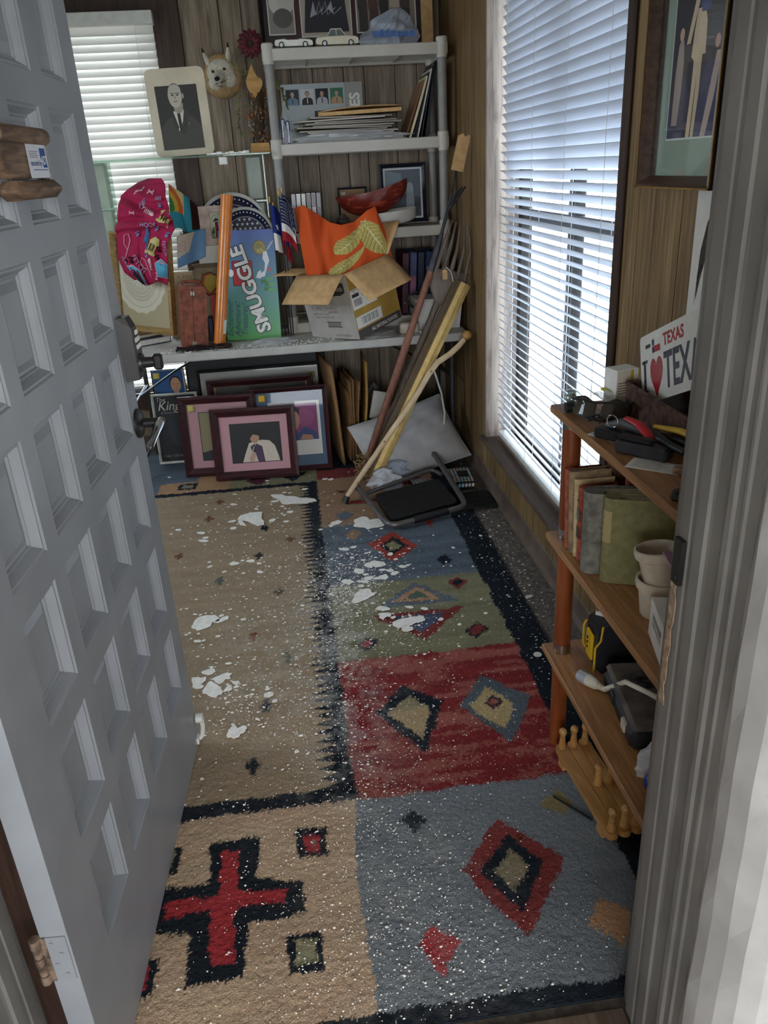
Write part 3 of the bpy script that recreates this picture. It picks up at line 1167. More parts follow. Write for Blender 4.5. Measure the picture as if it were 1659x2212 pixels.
at.data.foreach_set('color', np.concatenate([CC, np.ones((len(CC), 1))], 1).astype(np.float32).ravel())
me.polygons.foreach_set('use_smooth', np.ones(len(F), bool))
PRINT('rug_pile', 0.95, 0.16, 0.12, 0.5, 260)
me.materials.append(MATS['rug_pile'])
me.update()
rug = bpy.data.objects.new('rug', me)
COL.objects.link(rug)
tag(rug, 'large patterned wool rug with diamonds, a red cross and a toothed dark line', 'rug')

# ---- fallen plaster: the larger flakes one by one, the crumbs as stuff
FM = '-770,4224,10 -219,4032,12 -165,3894,5 -109,3907,8 -386,3877,13 -361,3810,5 -128,3835,11 -99,3823,10 -22,3856,16 -389,3739,20 -428,3749,4 -526,3766,9 -475,3698,6 -514,3679,6 -600,3804,4 -600,3637,5 -270,3652,10 -263,3680,7 -296,3608,7 -177,3727,18 -196,3692,8 -139,3652,12 -124,3620,8 -104,3615,6 -187,3632,4 -155,3602,4 -142,3562,9 -128,3542,10 -98,3575,17 -383,3527,20 -186,3494,19 -119,3462,15 -372,3443,16 -355,3485,7 -636,3485,15 -662,3441,8 -521,3421,24 -497,3364,18 -504,3333,27 -492,3293,5 -446,3418,6 -486,3424,5 -543,3512,5 -243,3310,5 -62,3213,7 39,3330,9 -565,3371,5 -351,3071,25 -315,3092,9 -280,3079,20 -291,3108,5 -242,3045,10 -220,3056,5 -459,3107,8 -453,3064,11 -238,2967,14 -305,2971,7 -71,2919,6 -153,2994,6 -389,3001,10 -75,3060,4 -199,3011,5 -232,3097,7 95,3978,16 123,3964,16 79,3794,5 114,3659,6 88,3611,9 130,3749,5 229,4050,5 259,3504,6 160,3312,5 318,3275,7 136,3099,22 113,3111,8 162,3046,4 69,3016,7 102,2966,6 157,3016,10 172,3112,13 283,3103,5 224,3042,12 238,3044,6 282,3037,6 325,3009,12 341,2955,11 380,3002,6 363,2995,5 412,3043,7 373,2973,3 204,2977,12 258,2991,8 247,2951,17 226,2926,24 261,2923,30 176,2884,25 273,2872,15 303,2861,17 317,2830,18 360,2882,17 384,2891,14 199,2846,12 270,2812,19 209,2812,19 243,2805,17 334,2796,3 408,2780,5 445,2811,3 601,3009,9 620,2954,6 546,2884,6 527,2849,5 557,2845,5 646,2821,6 539,3151,5 697,3328,4 745,3095,6 699,2886,5 784,3097,11 336,2553,15 266,2491,12 302,2488,7 330,2491,8 247,2439,7 352,2418,6 228,2400,7 268,2518,5 247,2605,6 202,2611,7 103,2640,7 176,2596,6 137,2551,8 117,2804,25 173,2756,12 202,2750,6 48,2714,9 438,2444,11 420,2417,3 616,2554,6 608,2450,8 497,2395,7 466,2257,6 300,2295,4 310,2233,5 340,2233,7 169,2491,3 179,2479,4 423,2501,3 488,2475,3 391,2527,13 185,2789,21 -377,2640,9 -478,2670,8 -457,2662,7 -439,2670,5 -414,2665,5 -452,2527,6 -487,2538,7 -498,2528,6 -451,2476,13 -430,2476,7 -477,2497,5 -379,2494,10 -319,2468,5 -331,2310,10 -243,2319,7 -441,2375,6 -401,2441,5 -433,2448,4 -426,2427,5 -359,2351,4 -516,2720,7 -538,2719,5 -485,2786,6 -344,2680,7 -67,2650,9 -173,2587,7 -235,2600,6 -291,2594,11 -259,2654,5 -79,2852,5 -70,2917,6 -260,2891,5 -101,2259,5 -51,2768,8 -520,2909,5 -388,2300,8 -320,2246,4 -190,2107,16 -246,2118,7 -194,2139,10 -319,2093,5 -303,2037,5 -316,2042,3 -256,2051,5 -328,2009,4 -250,1967,4 -220,1988,3 -210,1992,3 -199,1964,4 -211,1962,3 -380,1942,4 -373,1756,5 -382,2068,3 -108,1820,8 -76,1805,4 -21,1717,3 -28,1894,4 45,2021,4 -297,2171,9 -327,2188,6 -223,2024,5 -170,2070,10'
FP = '-198,3818 -141,3809 -115,3776 -69,3761 -49,3735 23,3711 36,3674 6,3671 -20,3656 -66,3667 -116,3666 -137,3677 -149,3720 -167,3758 -183,3775|-357,3543 -344,3582 -320,3595 -271,3608 -236,3602 -238,3557 -240,3527 -225,3481 -227,3447 -257,3434 -277,3464 -307,3505 -332,3525 -324,3493 -310,3455 -340,3468 -353,3506|76,3361 94,3400 125,3415 146,3394 124,3368 101,3362 82,3342|200,3399 239,3428 263,3419 275,3382 306,3387 329,3384 341,3317 326,3297 285,3292 254,3278 237,3306 208,3318 192,3334 204,3355|124,2639 139,2690 169,2720 203,2719 208,2688 227,2684 215,2670 192,2654 170,2638 135,2623|213,2525 247,2526 262,2515 257,2497 239,2497 227,2477 215,2498|259,2455 283,2469 312,2474 352,2477 376,2476 381,2449 353,2436 328,2426 303,2417 275,2412 260,2429|286,2410 307,2420 326,2412 324,2391 291,2386|207,2562 229,2581 252,2568 264,2550 245,2544 218,2553|-484,2581 -477,2610 -462,2642 -434,2651 -402,2647 -384,2622 -383,2598 -410,2596 -412,2567 -438,2554 -461,2547 -476,2561|-402,2591 -380,2613 -353,2630 -349,2607 -370,2592|-449,2248 -430,2248 -401,2244 -406,2218 -417,2206 -404,2194 -417,2182 -436,2186 -442,2210|-408,2164 -397,2193 -388,2215 -370,2202 -355,2182 -342,2154 -343,2137 -361,2123 -386,2139 -406,2152|-420,2275 -397,2286 -376,2285 -373,2269 -395,2252 -413,2263|-382,2225 -362,2240 -349,2249 -331,2255 -320,2240 -319,2219 -336,2216 -345,2201 -359,2200 -371,2214|-339,2147 -330,2171 -317,2183 -309,2161 -322,2152|-318,2207 -303,2198 -287,2192 -294,2176 -308,2187|-315,1926 -311,1952 -302,1965 -304,1978 -296,1981 -287,1962 -276,1958 -258,1962 -259,1947 -265,1931 -277,1916 -292,1910 -312,1918'
rf = random.Random(17)


def zrug(x, y):
    return .0105 if x < .775 else .001


BIG_FLAKES = ('long jagged plaster sheet near the pink-matted picture, against the toothed line', 'hook-shaped plaster sheet on the far part of the tan field', 'pointed plaster flake at the edge of the clay and blue squares', 'cracked plaster sheet beside the bent tube of the step stool', 'smooth oval plaster sheet at the corner of the green square', 'plaster flake at the upper corner of the red triangle', 'largest plaster sheet, lying across the red triangle', 'plaster flake touching the lower edge of the sheet on the red triangle', 'plaster flake between the blue and red triangles', 'broad plaster sheet on the tan field near the door panels', 'plaster sliver at the end of the broad sheet on the tan field', 'plaster sheet of the big cluster nearest the grey door', 'largest sheet of the plaster cluster beside the grey door', 'upper sheet of the plaster cluster beside the grey door', 'long ragged sheet on the far side of the door cluster', 'small angular sheet inside the cluster by the grey door', 'outlying sliver of the cluster by the grey door', 'heart-shaped plaster sheet lying alone on the tan field near the door holder')


def flake_place(x, y):
    if x > .66:
        return 'the dark rug border or bare floor'
    if x < -.05:
        return 'the tan field of the rug' if y < 3.96 else 'the far band of the rug'
    if x < .05:
        return 'the toothed dark line of the rug'
    for lim, nm in ((1.60, 'the grey square'), (2.243, 'the red square'), (2.775, 'the green square'), (3.36, 'the blue square')):
        if y < lim:
            return nm + ' of the rug'
    return 'the clay square of the rug'


for t in FM.split():
    x, y, r = (int(k) / 1000 for k in t.split(','))
    b = B()
    b.prism(blob(0, 0, r, rf.choice((6, 7, 8, 9)), .6, rf, rf.uniform(.55, .95)), 0, .0016)
    o = b.build('plaster_flake', 'plaster')
    o.location = (x, y, zrug(x, y))
    o.rotation_euler = (rf.uniform(-.06, .06), rf.uniform(-.06, .06), rf.uniform(-.6, .6))
    tag(o, 'small white plaster flake on ' + flake_place(x, y), 'plaster flake', 'small plaster flakes on ' + flake_place(x, y))
for kf, t in enumerate(FP.split('|')):
    pts = [tuple(int(k) / 1000 for k in p.split(',')) for p in t.split()]
    cx, cy = sum(p[0] for p in pts) / len(pts), sum(p[1] for p in pts) / len(pts)
    # break the outline up a little
    q = []
    for i, p in enumerate(pts):
        n_ = pts[(i + 1) % len(pts)]
        q.append((p[0] - cx, p[1] - cy))
        q.append(((p[0] + n_[0]) / 2 - cx + rf.uniform(-.004, .004), (p[1] + n_[1]) / 2 - cy + rf.uniform(-.006, .006)))
    if sum(q[i][0] * q[(i + 1) % len(q)][1] - q[(i + 1) % len(q)][0] * q[i][1] for i in range(len(q))) < 0:
        q = q[::-1]
    o = B().prism(q, 0, .0022).build('plaster_flake', 'plaster')
    o.location = (cx, cy, zrug(cx, cy) + .001)
    tag(o, BIG_FLAKES[kf], 'plaster flake', 'large fallen plaster sheets')
b = B()
rc = random.Random(23)


def crumb(x, y, r, z):
    n = rc.choice((3, 4, 5))
    a0 = rc.random() * 6
    sq = rc.uniform(.5, 1)
    pts = [(x + r * rc.uniform(.6, 1.2) * math.cos(a0 + 2 * PI * i / n), y + sq * r * rc.uniform(.6, 1.2) * math.sin(a0 + 2 * PI * i / n), z + rc.uniform(0, .0015)) for i in range(n)]
    b.add(pts + [(x, y, z + .0028)], [(i, (i + 1) % n, n) for i in range(n)])


def spread_(n, cx, cy, sx, sy, r0, r1):
    for _ in range(n):
        x, y = rc.gauss(cx, sx), rc.gauss(cy, sy)
        if -1.2 < x < .9 and .99 < y < 4.3 and not (x < -.45 and y < 2.0):
            crumb(x, y, r0 + (r1 - r0) * rc.random() ** 3, zrug(x, y) + .0008)


spread_(1500, .03, 2.3, .10, .45, .0012, .006)
spread_(1300, .12, 1.45, .16, .28, .001, .004)
spread_(900, .12, 1.1, .22, .10, .001, .004)
spread_(900, -.2, 2.4, .18, .5, .0012, .007)
spread_(500, .12, 2.72, .08, .09, .0015, .007)
spread_(450, .2, 2.95, .1, .12, .0015, .008)
spread_(300, .3, 2.4, .12, .12, .0015, .006)
spread_(350, -.28, 3.3, .22, .35, .0015, .008)
spread_(420, .82, 2.75, .05, .5, .0015, .007)
spread_(260, .72, 2.4, .04, .6, .0012, .005)
spread_(500, .3, 1.9, .2, .2, .001, .0035)
spread_(250, -.2, 1.35, .12, .2, .001, .003)
spread_(260, -.3, 2.1, .08, .1, .0015, .008)
o = b.build('plaster_crumbs', 'plaster')
tag(o, 'scattered white plaster crumbs and dust over the rug and floor', 'plaster crumbs', kind='stuff')
o = B().tube([(0, 0, .006), (.022, .005, .006)], [.0065, .0065], 10).build('white_peg', 'white_plastic')
o.location = (.79, 2.54, 0)
tag(o, 'small white plastic peg lying on the bare floor beside the rug', 'peg')
o = B().lathe([(0, 0), (.014, 0), (.014, .002), (0, .0022)], n=20).build('white_disc', 'white_plastic')
o.location = (.715, 2.155, .0105)
tag(o, 'small round white disc on the rug border beside the wooden shelf', 'disc')
# ================================================================ blinds
TRANSL('slat_white', '#cdd0d8', 0.20, 0.4, 0.4)
TRANSL('slat_cream', '#eae7e2', 0.28, 0.4, 0.4)


def blind(name, label, length, z_top, z_bot, mat, slatw, pitch, tilts, place, cords, headh=.045, wand=None):
    """local x runs along the slats, y points away from the room, z up"""
    t = thing(name, label, 'blinds', mat=place)
    B().bb(0, length, -.03, .03, z_top - headh, z_top, bev=.003).build('headrail', 'white_plastic', t)
    # one curved slat
    n = 6
    def prof(k):
        a = -1 + 2 * k / n
        return a * slatw / 2, .0035 * (1 - a * a)
    vs = []
    for x in (.006, length - .006):
        for k in range(n + 1):
            y, z = prof(k)
            vs.append((x, y, z))
        for k in range(n, -1, -1):
            y, z = prof(k)
            vs.append((x, y, z - .0022))
    m = 2 * (n + 1)
    sb = B()
    sb.add(vs, [(i, (i + 1) % m, (i + 1) % m + m, i + m) for i in range(m)] + [tuple(range(m))[::-1], tuple(range(m, 2 * m))])
    s0 = sb.build('slat', mat, t)
    z = z_top - headh - pitch * .6
    first = True
    k = 0
    while z > z_bot + .03:
        o = s0 if first else copy_of(s0, t)
        first = False
        o.location = (0, 0, z)
        o.rotation_euler = (math.radians(tilts(z) + random.uniform(-1.2, 1.2)), 0, random.uniform(-.0006, .0006))
        z -= pitch
        k += 1
    B().bb(0, length, -.024, .024, z_bot, z_bot + .02, bev=.005).build('bottom_rail', 'white_plastic', t)
    for cx in cords:
        B().cyl((cx, -slatw * .36, z_bot + .01), (cx, -slatw * .36, z_top - .01), .0011, n=5).build('ladder_cord', 'white_plastic', t)
        B().cyl((cx, slatw * .36, z_bot + .01), (cx, slatw * .36, z_top - .01), .0011, n=5).build('ladder_cord', 'white_plastic', t)
    if wand:
        B().cyl((wand[0], -.036, z_top - .03), (wand[0] + .004, -.04, z_top - .03 - wand[1]), .0055, .004, 8).build('tilt_wand', 'aluminium', t)
    return t


# right window: slats run along the wall (local x -> world -Y, local y -> world +X)
pl = Matrix(((0, 1, 0, 1.002), (-1, 0, 0, 3.715), (0, 0, 1, 0), (0, 0, 0, 1)))
blind('window_blind', 'white slatted blind in the large window above the brown sill', 1.487, 2.315, .272, 'slat_white', .050, .0362, lambda z: -36 if z < 1.45 else -36 - min(24, (z - 1.45) * 90), pl, (.10, .47, .85, 1.22))
pl = Matrix(((1, 0, 0, -1.52), (0, 1, 0, 4.755), (0, 0, 1, 0), (0, 0, 0, 1)))
blind('window_blind', 'cream slatted blind over the window beside the open grey door', .965, 2.325, .40, 'slat_cream', .050, .0362, lambda z: 62 if z > .72 else 20, pl, (.12, .52, .87), headh=.06, wand=(.50, .78))

# ================================================================ folding table
M('table_plastic', '#b9b7b1', 0.5, var=0.06, scale=10, bump=0.1, bscale=300)
M('steel_grey', '#46474b', 0.4, 0.6)
tb = thing('folding_table', 'grey plastic folding table crowded with boxes and keepsakes', 'table', (0, 0, 0))
TZ = .735
pts = rrect(-1.02, 4.02, .905, 4.72, .07, 6)
b = B()
n = len(pts)
lay = [(.000, TZ), (.003, TZ - .004), (.003, TZ - .036), (.0, TZ - .042), (-.02, TZ - .042)]
cx, cy = -.055, 4.4
for k, (d, z) in enumerate(lay):
    b.v += [(p[0] + (d - .003 if p[0] > cx else .003 - d), p[1] + (d - .003 if p[1] > cy else .003 - d), z) for p in pts]
for k in range(len(lay) - 1):
    for i in range(n):
        a, c = k * n + i, k * n + (i + 1) % n
        b.f.append((a, a + n, c + n, c))
        b.c.append(None)
        b.sm.append(False)
b.f += [tuple(range(n)), tuple(range((len(lay) - 1) * n, len(lay) * n))[::-1]]
b.c += [None, None]
b.sm += [False, False]
b.build('table_top', 'table_plastic', tb)
for x, s_ in ((-.885, 1), (.855, -1)):
    for y in (4.22, 4.66):
        B().cyl((x, y, .0105), (x, y, TZ - .045), .0135, n=12).build('leg', 'steel_grey', tb)
    B().cyl((x, 4.22, .12), (x, 4.66, .12), .009, n=10).build('crossbar', 'steel_grey', tb)
    B().tube([(x, 4.40, .44), (x + s_ * .22, 4.40, .57), (x + s_ * .45, 4.40, TZ - .05)], [.011] * 3, 8, flat=.6).build('brace', 'steel_grey', tb)
    B().cyl((x, 4.22, .44), (x, 4.66, .44), .008, n=8).build('crossbar', 'steel_grey', tb)

# ================================================================ plastic shelf unit standing on the table
M('shelf_plastic', '#c3beb4', 0.5, var=0.04, scale=8, bump=0.05, bscale=300)
M('post_grey', '#8f8c89', 0.45, var=0.05)
sh = thing('shelf_unit', 'beige plastic shelving unit with grey tube posts standing on the table', 'shelf unit', (0, 0, 0))
SX0, SX1, SY0, SY1 = -.022, .882, 4.345, 4.705
for z in (2.088, 1.672, 1.248, .787):
    b = B()
    b.bb(SX0, SX1, SY0, SY0 + .012, z - .052, z, bev=.003)
    b.bb(SX0, SX1, SY1 - .012, SY1, z - .052, z, bev=.003)
    b.bb(SX0, SX0 + .012, SY0 + .012, SY1 - .012, z - .052, z)
    b.bb(SX1 - .012, SX1, SY0 + .012, SY1 - .012, z - .052, z)
    b.bb(SX0 + .01, SX1 - .01, SY0 + .01, SY1 - .01, z - .012, z - .006)
    for k in range(7):
        yy = SY0 + .04 + k * .046
        b.bb(SX0 + .012, SX1 - .012, yy - .003, yy + .003, z - .04, z - .012)
    for k in range(3):
        xx = SX0 + .22 + k * .23
        b.bb(xx - .003, xx + .003, SY0 + .012, SY1 - .012, z - .046, z - .012)
    b.build('shelf', 'shelf_plastic', sh)
    for x in (.006, .855):
        for y in (SY0 + .018, SY1 - .018):
            B().lathe([(.026, 0), (.026, .012), (.0285, .016), (.0285, .085), (.024, .09)], (x, y, max(z - .066, .7355)), 18).build('collar', 'shelf_plastic', sh)
for z0, z1 in ((.80, 1.19), (1.265, 1.612), (1.69, 2.03)):
    for x in (.006, .855):
        for y in (SY0 + .018, SY1 - .018):
            B().cyl((x, y, z0), (x, y, z1), .0225, n=18).build('post', 'post_grey', sh)

# ================================================================ wooden shelf by the door
WOOD('shelf_oak', '#b98a5e', '#8c6139', 'y', 70, 12, 0.42, 0.08, 0.45, '#a6774c')
WOOD('post_red', '#8c4a26', '#6f3518', 'z', 30, 10, 0.28, 0.03, 0.5)
ws_ = thing('wooden_shelf', 'three-tier oak shelf on round reddish posts against the panelled wall', 'shelf', (0, 0, 0))
FX0, FX1, FY0, FY1 = .598, .905, 1.01, 1.772
for z in (1.003, .664, .322):
    B().bb(FX0, FX1, FY0, FY1, z - .02, z, bev=.003).build('shelf', 'shelf_oak', ws_)
for x in (.640, .865):
    for y in (1.728, 1.055):
        for z0, z1 in ((0.0105, .302), (.322, .644), (.664, .983)):
            B().cyl((x, y, z0), (x, y, z1 - .028 if z0 > .4 else z1), .0225, n=20).build('post', 'post_red', ws_)
            if z0 > .1:
                B().cyl((x, y, z0 + .001), (x, y, z0 + .026), .0232, n=20).build('ferrule', 'chrome', ws_)
            if z0 > .4:
                B().cyl((x, y, z1 - .028), (x, y, z1), .0232, n=20).build('ferrule', 'chrome', ws_)
# ================================================================ drawing helpers for flat prints


def bust(b, x0, y0, x1, y1, z, bg='#2a2a2c', suit='#24242a', skin='#b9a48f', hair='#1b1716', shirt='#d8d4cc', tie='#3a3a40', cx=.5, s=1.0):
    """a plain head-and-shoulders figure in a rectangle"""
    w, h = x1 - x0, y1 - y0

    def T(u, v):
        return (x0 + (cx + (u - .5) * s) * w, y0 + v * h * 1.0)
    b.poly(rect(x0, y0, x1, y1), z, bg)
    k = min(max(x0, T(.06, 0)[0]), x1)
    k2 = min(max(x0, T(.94, 0)[0]), x1)
    b.poly([(k, y0), (k2, y0), T(.90, .34), T(.72, .46), T(.28, .46), T(.10, .34)], z + .0002, suit)
    b.poly([T(.40, .47), T(.60, .47), T(.56, .12), T(.50, .08), T(.44, .12)], z + .0004, shirt)
    b.poly([T(.47, .42), T(.53, .42), T(.54, .12), T(.50, .08), T(.46, .12)], z + .0006, tie)
    b.poly([T(.42, .58), T(.58, .58), T(.57, .46), T(.50, .42), T(.43, .46)], z + .0006, skin)
    b.poly(ell(*T(.5, .70), .175 * w * s, .175 * h, 20), z + .0007, hair)
    b.poly(ell(*T(.5, .675), .15 * w * s, .165 * h, 20), z + .0009, skin)
    for u in (.43, .57):
        b.poly(ell(*T(u, .69), .018 * w * s, .010 * h, 8), z + .0011, hair)
    b.poly([T(.49, .68), T(.51, .68), T(.525, .62), T(.475, .62)], z + .0010, tuple(c * .8 for c in hx(skin)[:3]) + (1,))
    b.poly(rect(*T(.45, .575), *T(.55, .583)), z + .0011, '#6d4a44')


def picture(name, label, mat4, w, h, fw, frame_mat, board_col, inner, draw, depth=.02, rounded=False, cat='picture', group=None, glass=True, lip=None, note=None):
    """framed picture: frame, backing, mat board, print and glass; panel coordinates start at its lower left corner"""
    t = thing(name, label, cat, mat=mat4, group=group)
    fb = B()
    prof = [(0, 0), (0, depth), (fw * .35, depth + .003), (fw * .7, depth * .8), (fw, depth * .55), (fw, depth * .25)]
    k = len(prof)
    vs = []
    for d, z in prof:
        vs += [(d, d, z), (w - d, d, z), (w - d, h - d, z), (d, h - d, z)]
    fs = []
    for r_ in range(k - 1):
        for i in range(4):
            a, c = r_ * 4 + i, r_ * 4 + (i + 1) % 4
            fs.append((a, c, c + 4, a + 4))
    fb.add(vs, fs)
    fb.build('frame', frame_mat, t)
    B().bb(.003, w - .003, .003, h - .003, 0, depth * .22).build('backing_board', 'kraft', t)
    pb = B()
    z = depth * .25
    pb.poly(rect(fw * .8, fw * .8, w - fw * .8, h - fw * .8), z, board_col)
    if inner:
        ix0, iy0, ix1, iy1 = inner
        pb.poly(rect(ix0 - .004, iy0 - .004, ix1 + .004, iy1 + .004), z + .0003, '#f0eee8' if lip is None else lip)
        draw(pb, ix0, iy0, ix1, iy1, z + .0006)
    else:
        draw(pb, fw * .8, fw * .8, w - fw * .8, h - fw * .8, z + .0004)
    pb.build('mounted_print', 'print_matt', t)
    if glass:
        B().bb(fw * .9, w - fw * .9, fw * .9, h - fw * .9, depth * .42, depth * .46).build('glass', 'picture_glass', t)
    if note:
        nx, ny, col = note
        nb = B()
        nb.grid(lambda u, v: (nx + .036 * u, ny + .034 * v, depth * .5 + .001 + .004 * (1 - v) ** 2), 3, 4, col=col)
        nb.build('sticky_note', 'print_matt', t, solid=.0004)
    return t


# ================================================================ things on the top shelf
WOOD('frame_black', '#2a2524', '#161212', 'x', 60, 8, 0.35, 0.03)
WOOD('frame_maroon', '#4a2328', '#2a1216', 'x', 50, 8, 0.32, 0.03)
WOOD('frame_gold', '#a98a52', '#71542c', 'x', 60, 8, 0.4, 0.05)
WOOD('frame_navy', '#2c3140', '#191c26', 'x', 60, 8, 0.4, 0.03)
WOOD('frame_walnut', '#5d4334', '#38271e', 'x', 60, 10, 0.35, 0.03)


def draw_collage(b, x0, y0, x1, y1, z):
    b.poly(rect(x0, y0, x1, y1), z, '#241a1c')
    for k, (a, c, bt) in enumerate(((.05, .175, .10), (.215, .465, .085), (.50, .80, .095))):
        b.poly(rect(a - .006, bt - .006, c + .006, y1), z + .0003, '#ddd8cf')
    for a, c in ((.185, .207), (.475, .492)):
        b.poly(rect(a, y0, c, y1), z + .0002, '#47181f')
    b.poly(rect(.05, .10, .175, y1), z + .0006, '#8f8b84')
    b.poly(ell(.09, .24, .035, .05, 14), z + .0008, '#d9d6d0')
    b.poly(ell(.14, .25, .045, .06, 14), z + .0009, '#cfcbc4')
    b.poly(ell(.12, .17, .05, .045, 14), z + .0010, '#5d5a56')
    b.poly(rect(.215, .085, .465, y1), z + .0006, '#b8ae9e')
    b.poly([(.225, .10), (.455, .10), (.44, .25), (.38, .32), (.29, .32), (.24, .25)], z + .0008, '#23232f')
    for q in range(4):
        b.poly(stroke([(.26 + .03 * q, .17 + .012 * q), (.28 + .03 * q, .24), (.29 + .03 * q, .18), (.33 + .03 * q, .21)], .0035), z + .001, '#c9c9cf')
    b.poly(rect(.50, .095, .80, y1), z + .0006, '#8a7c70')
    for q in range(5):
        b.poly(ell(.53 + .055 * q, .22, .026, .05, 12), z + .0008, ('#3b332f', '#5a3a36', '#2d2a2c', '#b9ab98', '#4a3b36')[q])
        b.poly(rect(.51 + .055 * q, .096, .555 + .055 * q, .2), z + .0009, ('#322d2b', '#4b2f2c', '#262329', '#54443a', '#2f2b2b')[q])


picture('photo_collage', 'wide dark frame with three photographs on maroon behind the toy cars', PM((-.02, 4.66, 2.0895), 0, 8), .86, .385, .022, 'frame_black', '#241a1c', None, draw_collage, .022)

# toy cars
M('toy_white', '#e5e2d8', 0.3, var=0.03)
M('toy_cream', '#ddd5bd', 0.3, var=0.03)
M('toy_red', '#7a2f2a', 0.5)
M('tyre', '#1c1c1e', 0.7)
GLASS('toy_glass', '#8f9a9c', 0.5)


def toy_car(name, label, L, wd, prof, mat, loc, rz, roof=None, wheels=(.17, .8), wr_=.2, hub='#d8d6cf'):
    """body outline swept across the width with rounded shoulders"""
    t = thing(name, label, 'toy car', loc, (0, 0, rz), group='toy cars on the top shelf')
    b = B()
    n = len(prof)
    rows = [(-1, .86), (-.86, .97), (0, 1.0), (.86, .97), (1, .86)]
    vs = []
    for s_, k in rows:
        for (x, z) in prof:
            zz = z if z < .012 else .012 + (z - .012) * k
            vs.append((x * L, s_ * wd / 2, zz))
    fs = []
    for r_ in range(len(rows) - 1):
        for i in range(n):
            a, c = r_ * n + i, r_ * n + (i + 1) % n
            fs.append((a, c, c + n, a + n))
    b.add(vs, fs, True)
    b.add(vs[:n], [tuple(range(n))[::-1]])
    b.add(vs[-n:], [tuple(range(n))])
    b.build('body', mat, t, angle=50)
    if roof:
        rb = B()
        x0, x1, x2, x3, z0, z1 = roof
        rb.add([(x0 * L, s_ * wd * .43, z0) for s_ in (-1, 1)] + [(x1 * L, s_ * wd * .34, z1) for s_ in (-1, 1)] + [(x2 * L, s_ * wd * .34, z1) for s_ in (-1, 1)] + [(x3 * L, s_ * wd * .43, z0) for s_ in (-1, 1)],
               [(0, 2, 3, 1), (2, 4, 5, 3), (4, 6, 7, 5), (0, 6, 4, 2), (1, 3, 5, 7), (0, 1, 7, 6)])
        rb.build('windows', 'toy_glass', t)
        rb = B()
        rb.bb(x1 * L - .003, x2 * L + .003, -wd * .35, wd * .35, z1 - .002, z1 + .004, bev=.002)
        for xx, xb in ((x1, x0), (x2, x3), ((x1 + x2) / 2, (x0 + x3) / 2)):
            for s_ in (-1, 1):
                rb.cyl((xb * L, s_ * wd * .435, z0), (xx * L, s_ * wd * .35, z1), .0018, n=6)
        rb.build('roof', mat, t)
    else:
        B().bb(.30 * L, .62 * L, -wd * .36, wd * .36, .030, .0385).build('seats', 'toy_red', t)
        w_ = B()
        w_.add([(.60 * L, -wd * .4, .037), (.60 * L, wd * .4, .037), (.64 * L, wd * .36, .050), (.64 * L, -wd * .36, .050)], [(0, 1, 2, 3)])
        w_.build('windscreen', 'toy_glass', t, solid=.001)
    for wx in wheels:
        for s_ in (-1, 1):
            wb_ = B()
            y = s_ * wd / 2
            wb_.cyl((wx * L, y - s_ * .012, .0135), (wx * L, y + s_ * .0015, .0135), .0135, n=18)
            wo = wb_.build('wheel', 'tyre', t)
            hb = B()
            hb.cyl((wx * L, y + s_ * .0015, .0135), (wx * L, y + s_ * .003, .0135), .009, .006, 14)
            hb.build('hub', 'white_plastic', wo)
    bm = B()
    bm.bb(-.004, .004, -wd * .46, wd * .46, .012, .018, bev=.002)
    bm.bb(L - .004, L + .004, -wd * .46, wd * .46, .012, .018, bev=.002)
    bm.build('bumper', 'chrome', t)
    return t


toy_car('toy_convertible', 'white toy convertible with its roof down, on the shelf edge', .182, .066, [(0, .012), (0, .030), (.03, .038), (.25, .041), (.33, .036), (.60, .036), (.68, .040), (.92, .036), (.985, .030), (1, .022), (1, .010), (.9, .008), (.1, .008)], 'toy_white', (.044, 4.392, 2.0885), .03)
toy_car('toy_sedan', 'cream toy sedan with a closed roof beside the plastic bag', .206, .072, [(0, .012), (0, .034), (.04, .041), (.28, .046), (.70, .047), (.95, .042), (1, .034), (1, .010), (.9, .008), (.1, .008)], 'toy_cream', (.242, 4.398, 2.0885), .02, roof=(.28, .37, .60, .70, .046, .072), wheels=(.2, .82))

# crumpled carrier bags
TRANSL('bag_film', '#c7cfdc', 0.35, 0.35, 0.6, 0.12)
TRANSL('bag_clear', '#d9dbdc', 0.3, 0.25, 0.7, 0.45)
TRANSL('tissue', '#e6e6ea', 0.4, 0.8, 0.2)


def sack(b, c, rx, ry, h, seed, peak=.35, n=26, m=16, crinkle=.16, lean=(0, 0)):
    rr = random.Random(seed)
    ph = [[rr.random() * 6.28 for _ in range(6)] for _ in range(3)]

    def fn(u, v):
        a = 2 * PI * u
        k = math.cos(v * PI / 2) ** .55 if v < 1 else 0.0
        rad = (k * (1 - peak * v) + .03 * (v < .999))
        d = 1 + crinkle * (math.sin(5 * a + ph[0][0] + 3 * v) * .5 + math.sin(9 * a + ph[0][1] - 7 * v) * .35 + math.sin(14 * a + ph[1][0] + 11 * v) * .3)
        d += crinkle * .7 * math.sin(13 * v + ph[1][1] + 2 * a)
        z = h * (v ** .85) * (1 + .10 * math.sin(4 * a + ph[2][0]) * (1 - v))
        return (c[0] + rx * rad * d * math.cos(a) + lean[0] * v, c[1] + ry * rad * d * math.sin(a) + lean[1] * v, c[2] + max(0, z))
    b.grid(fn, n, m, smooth=False)
    return b


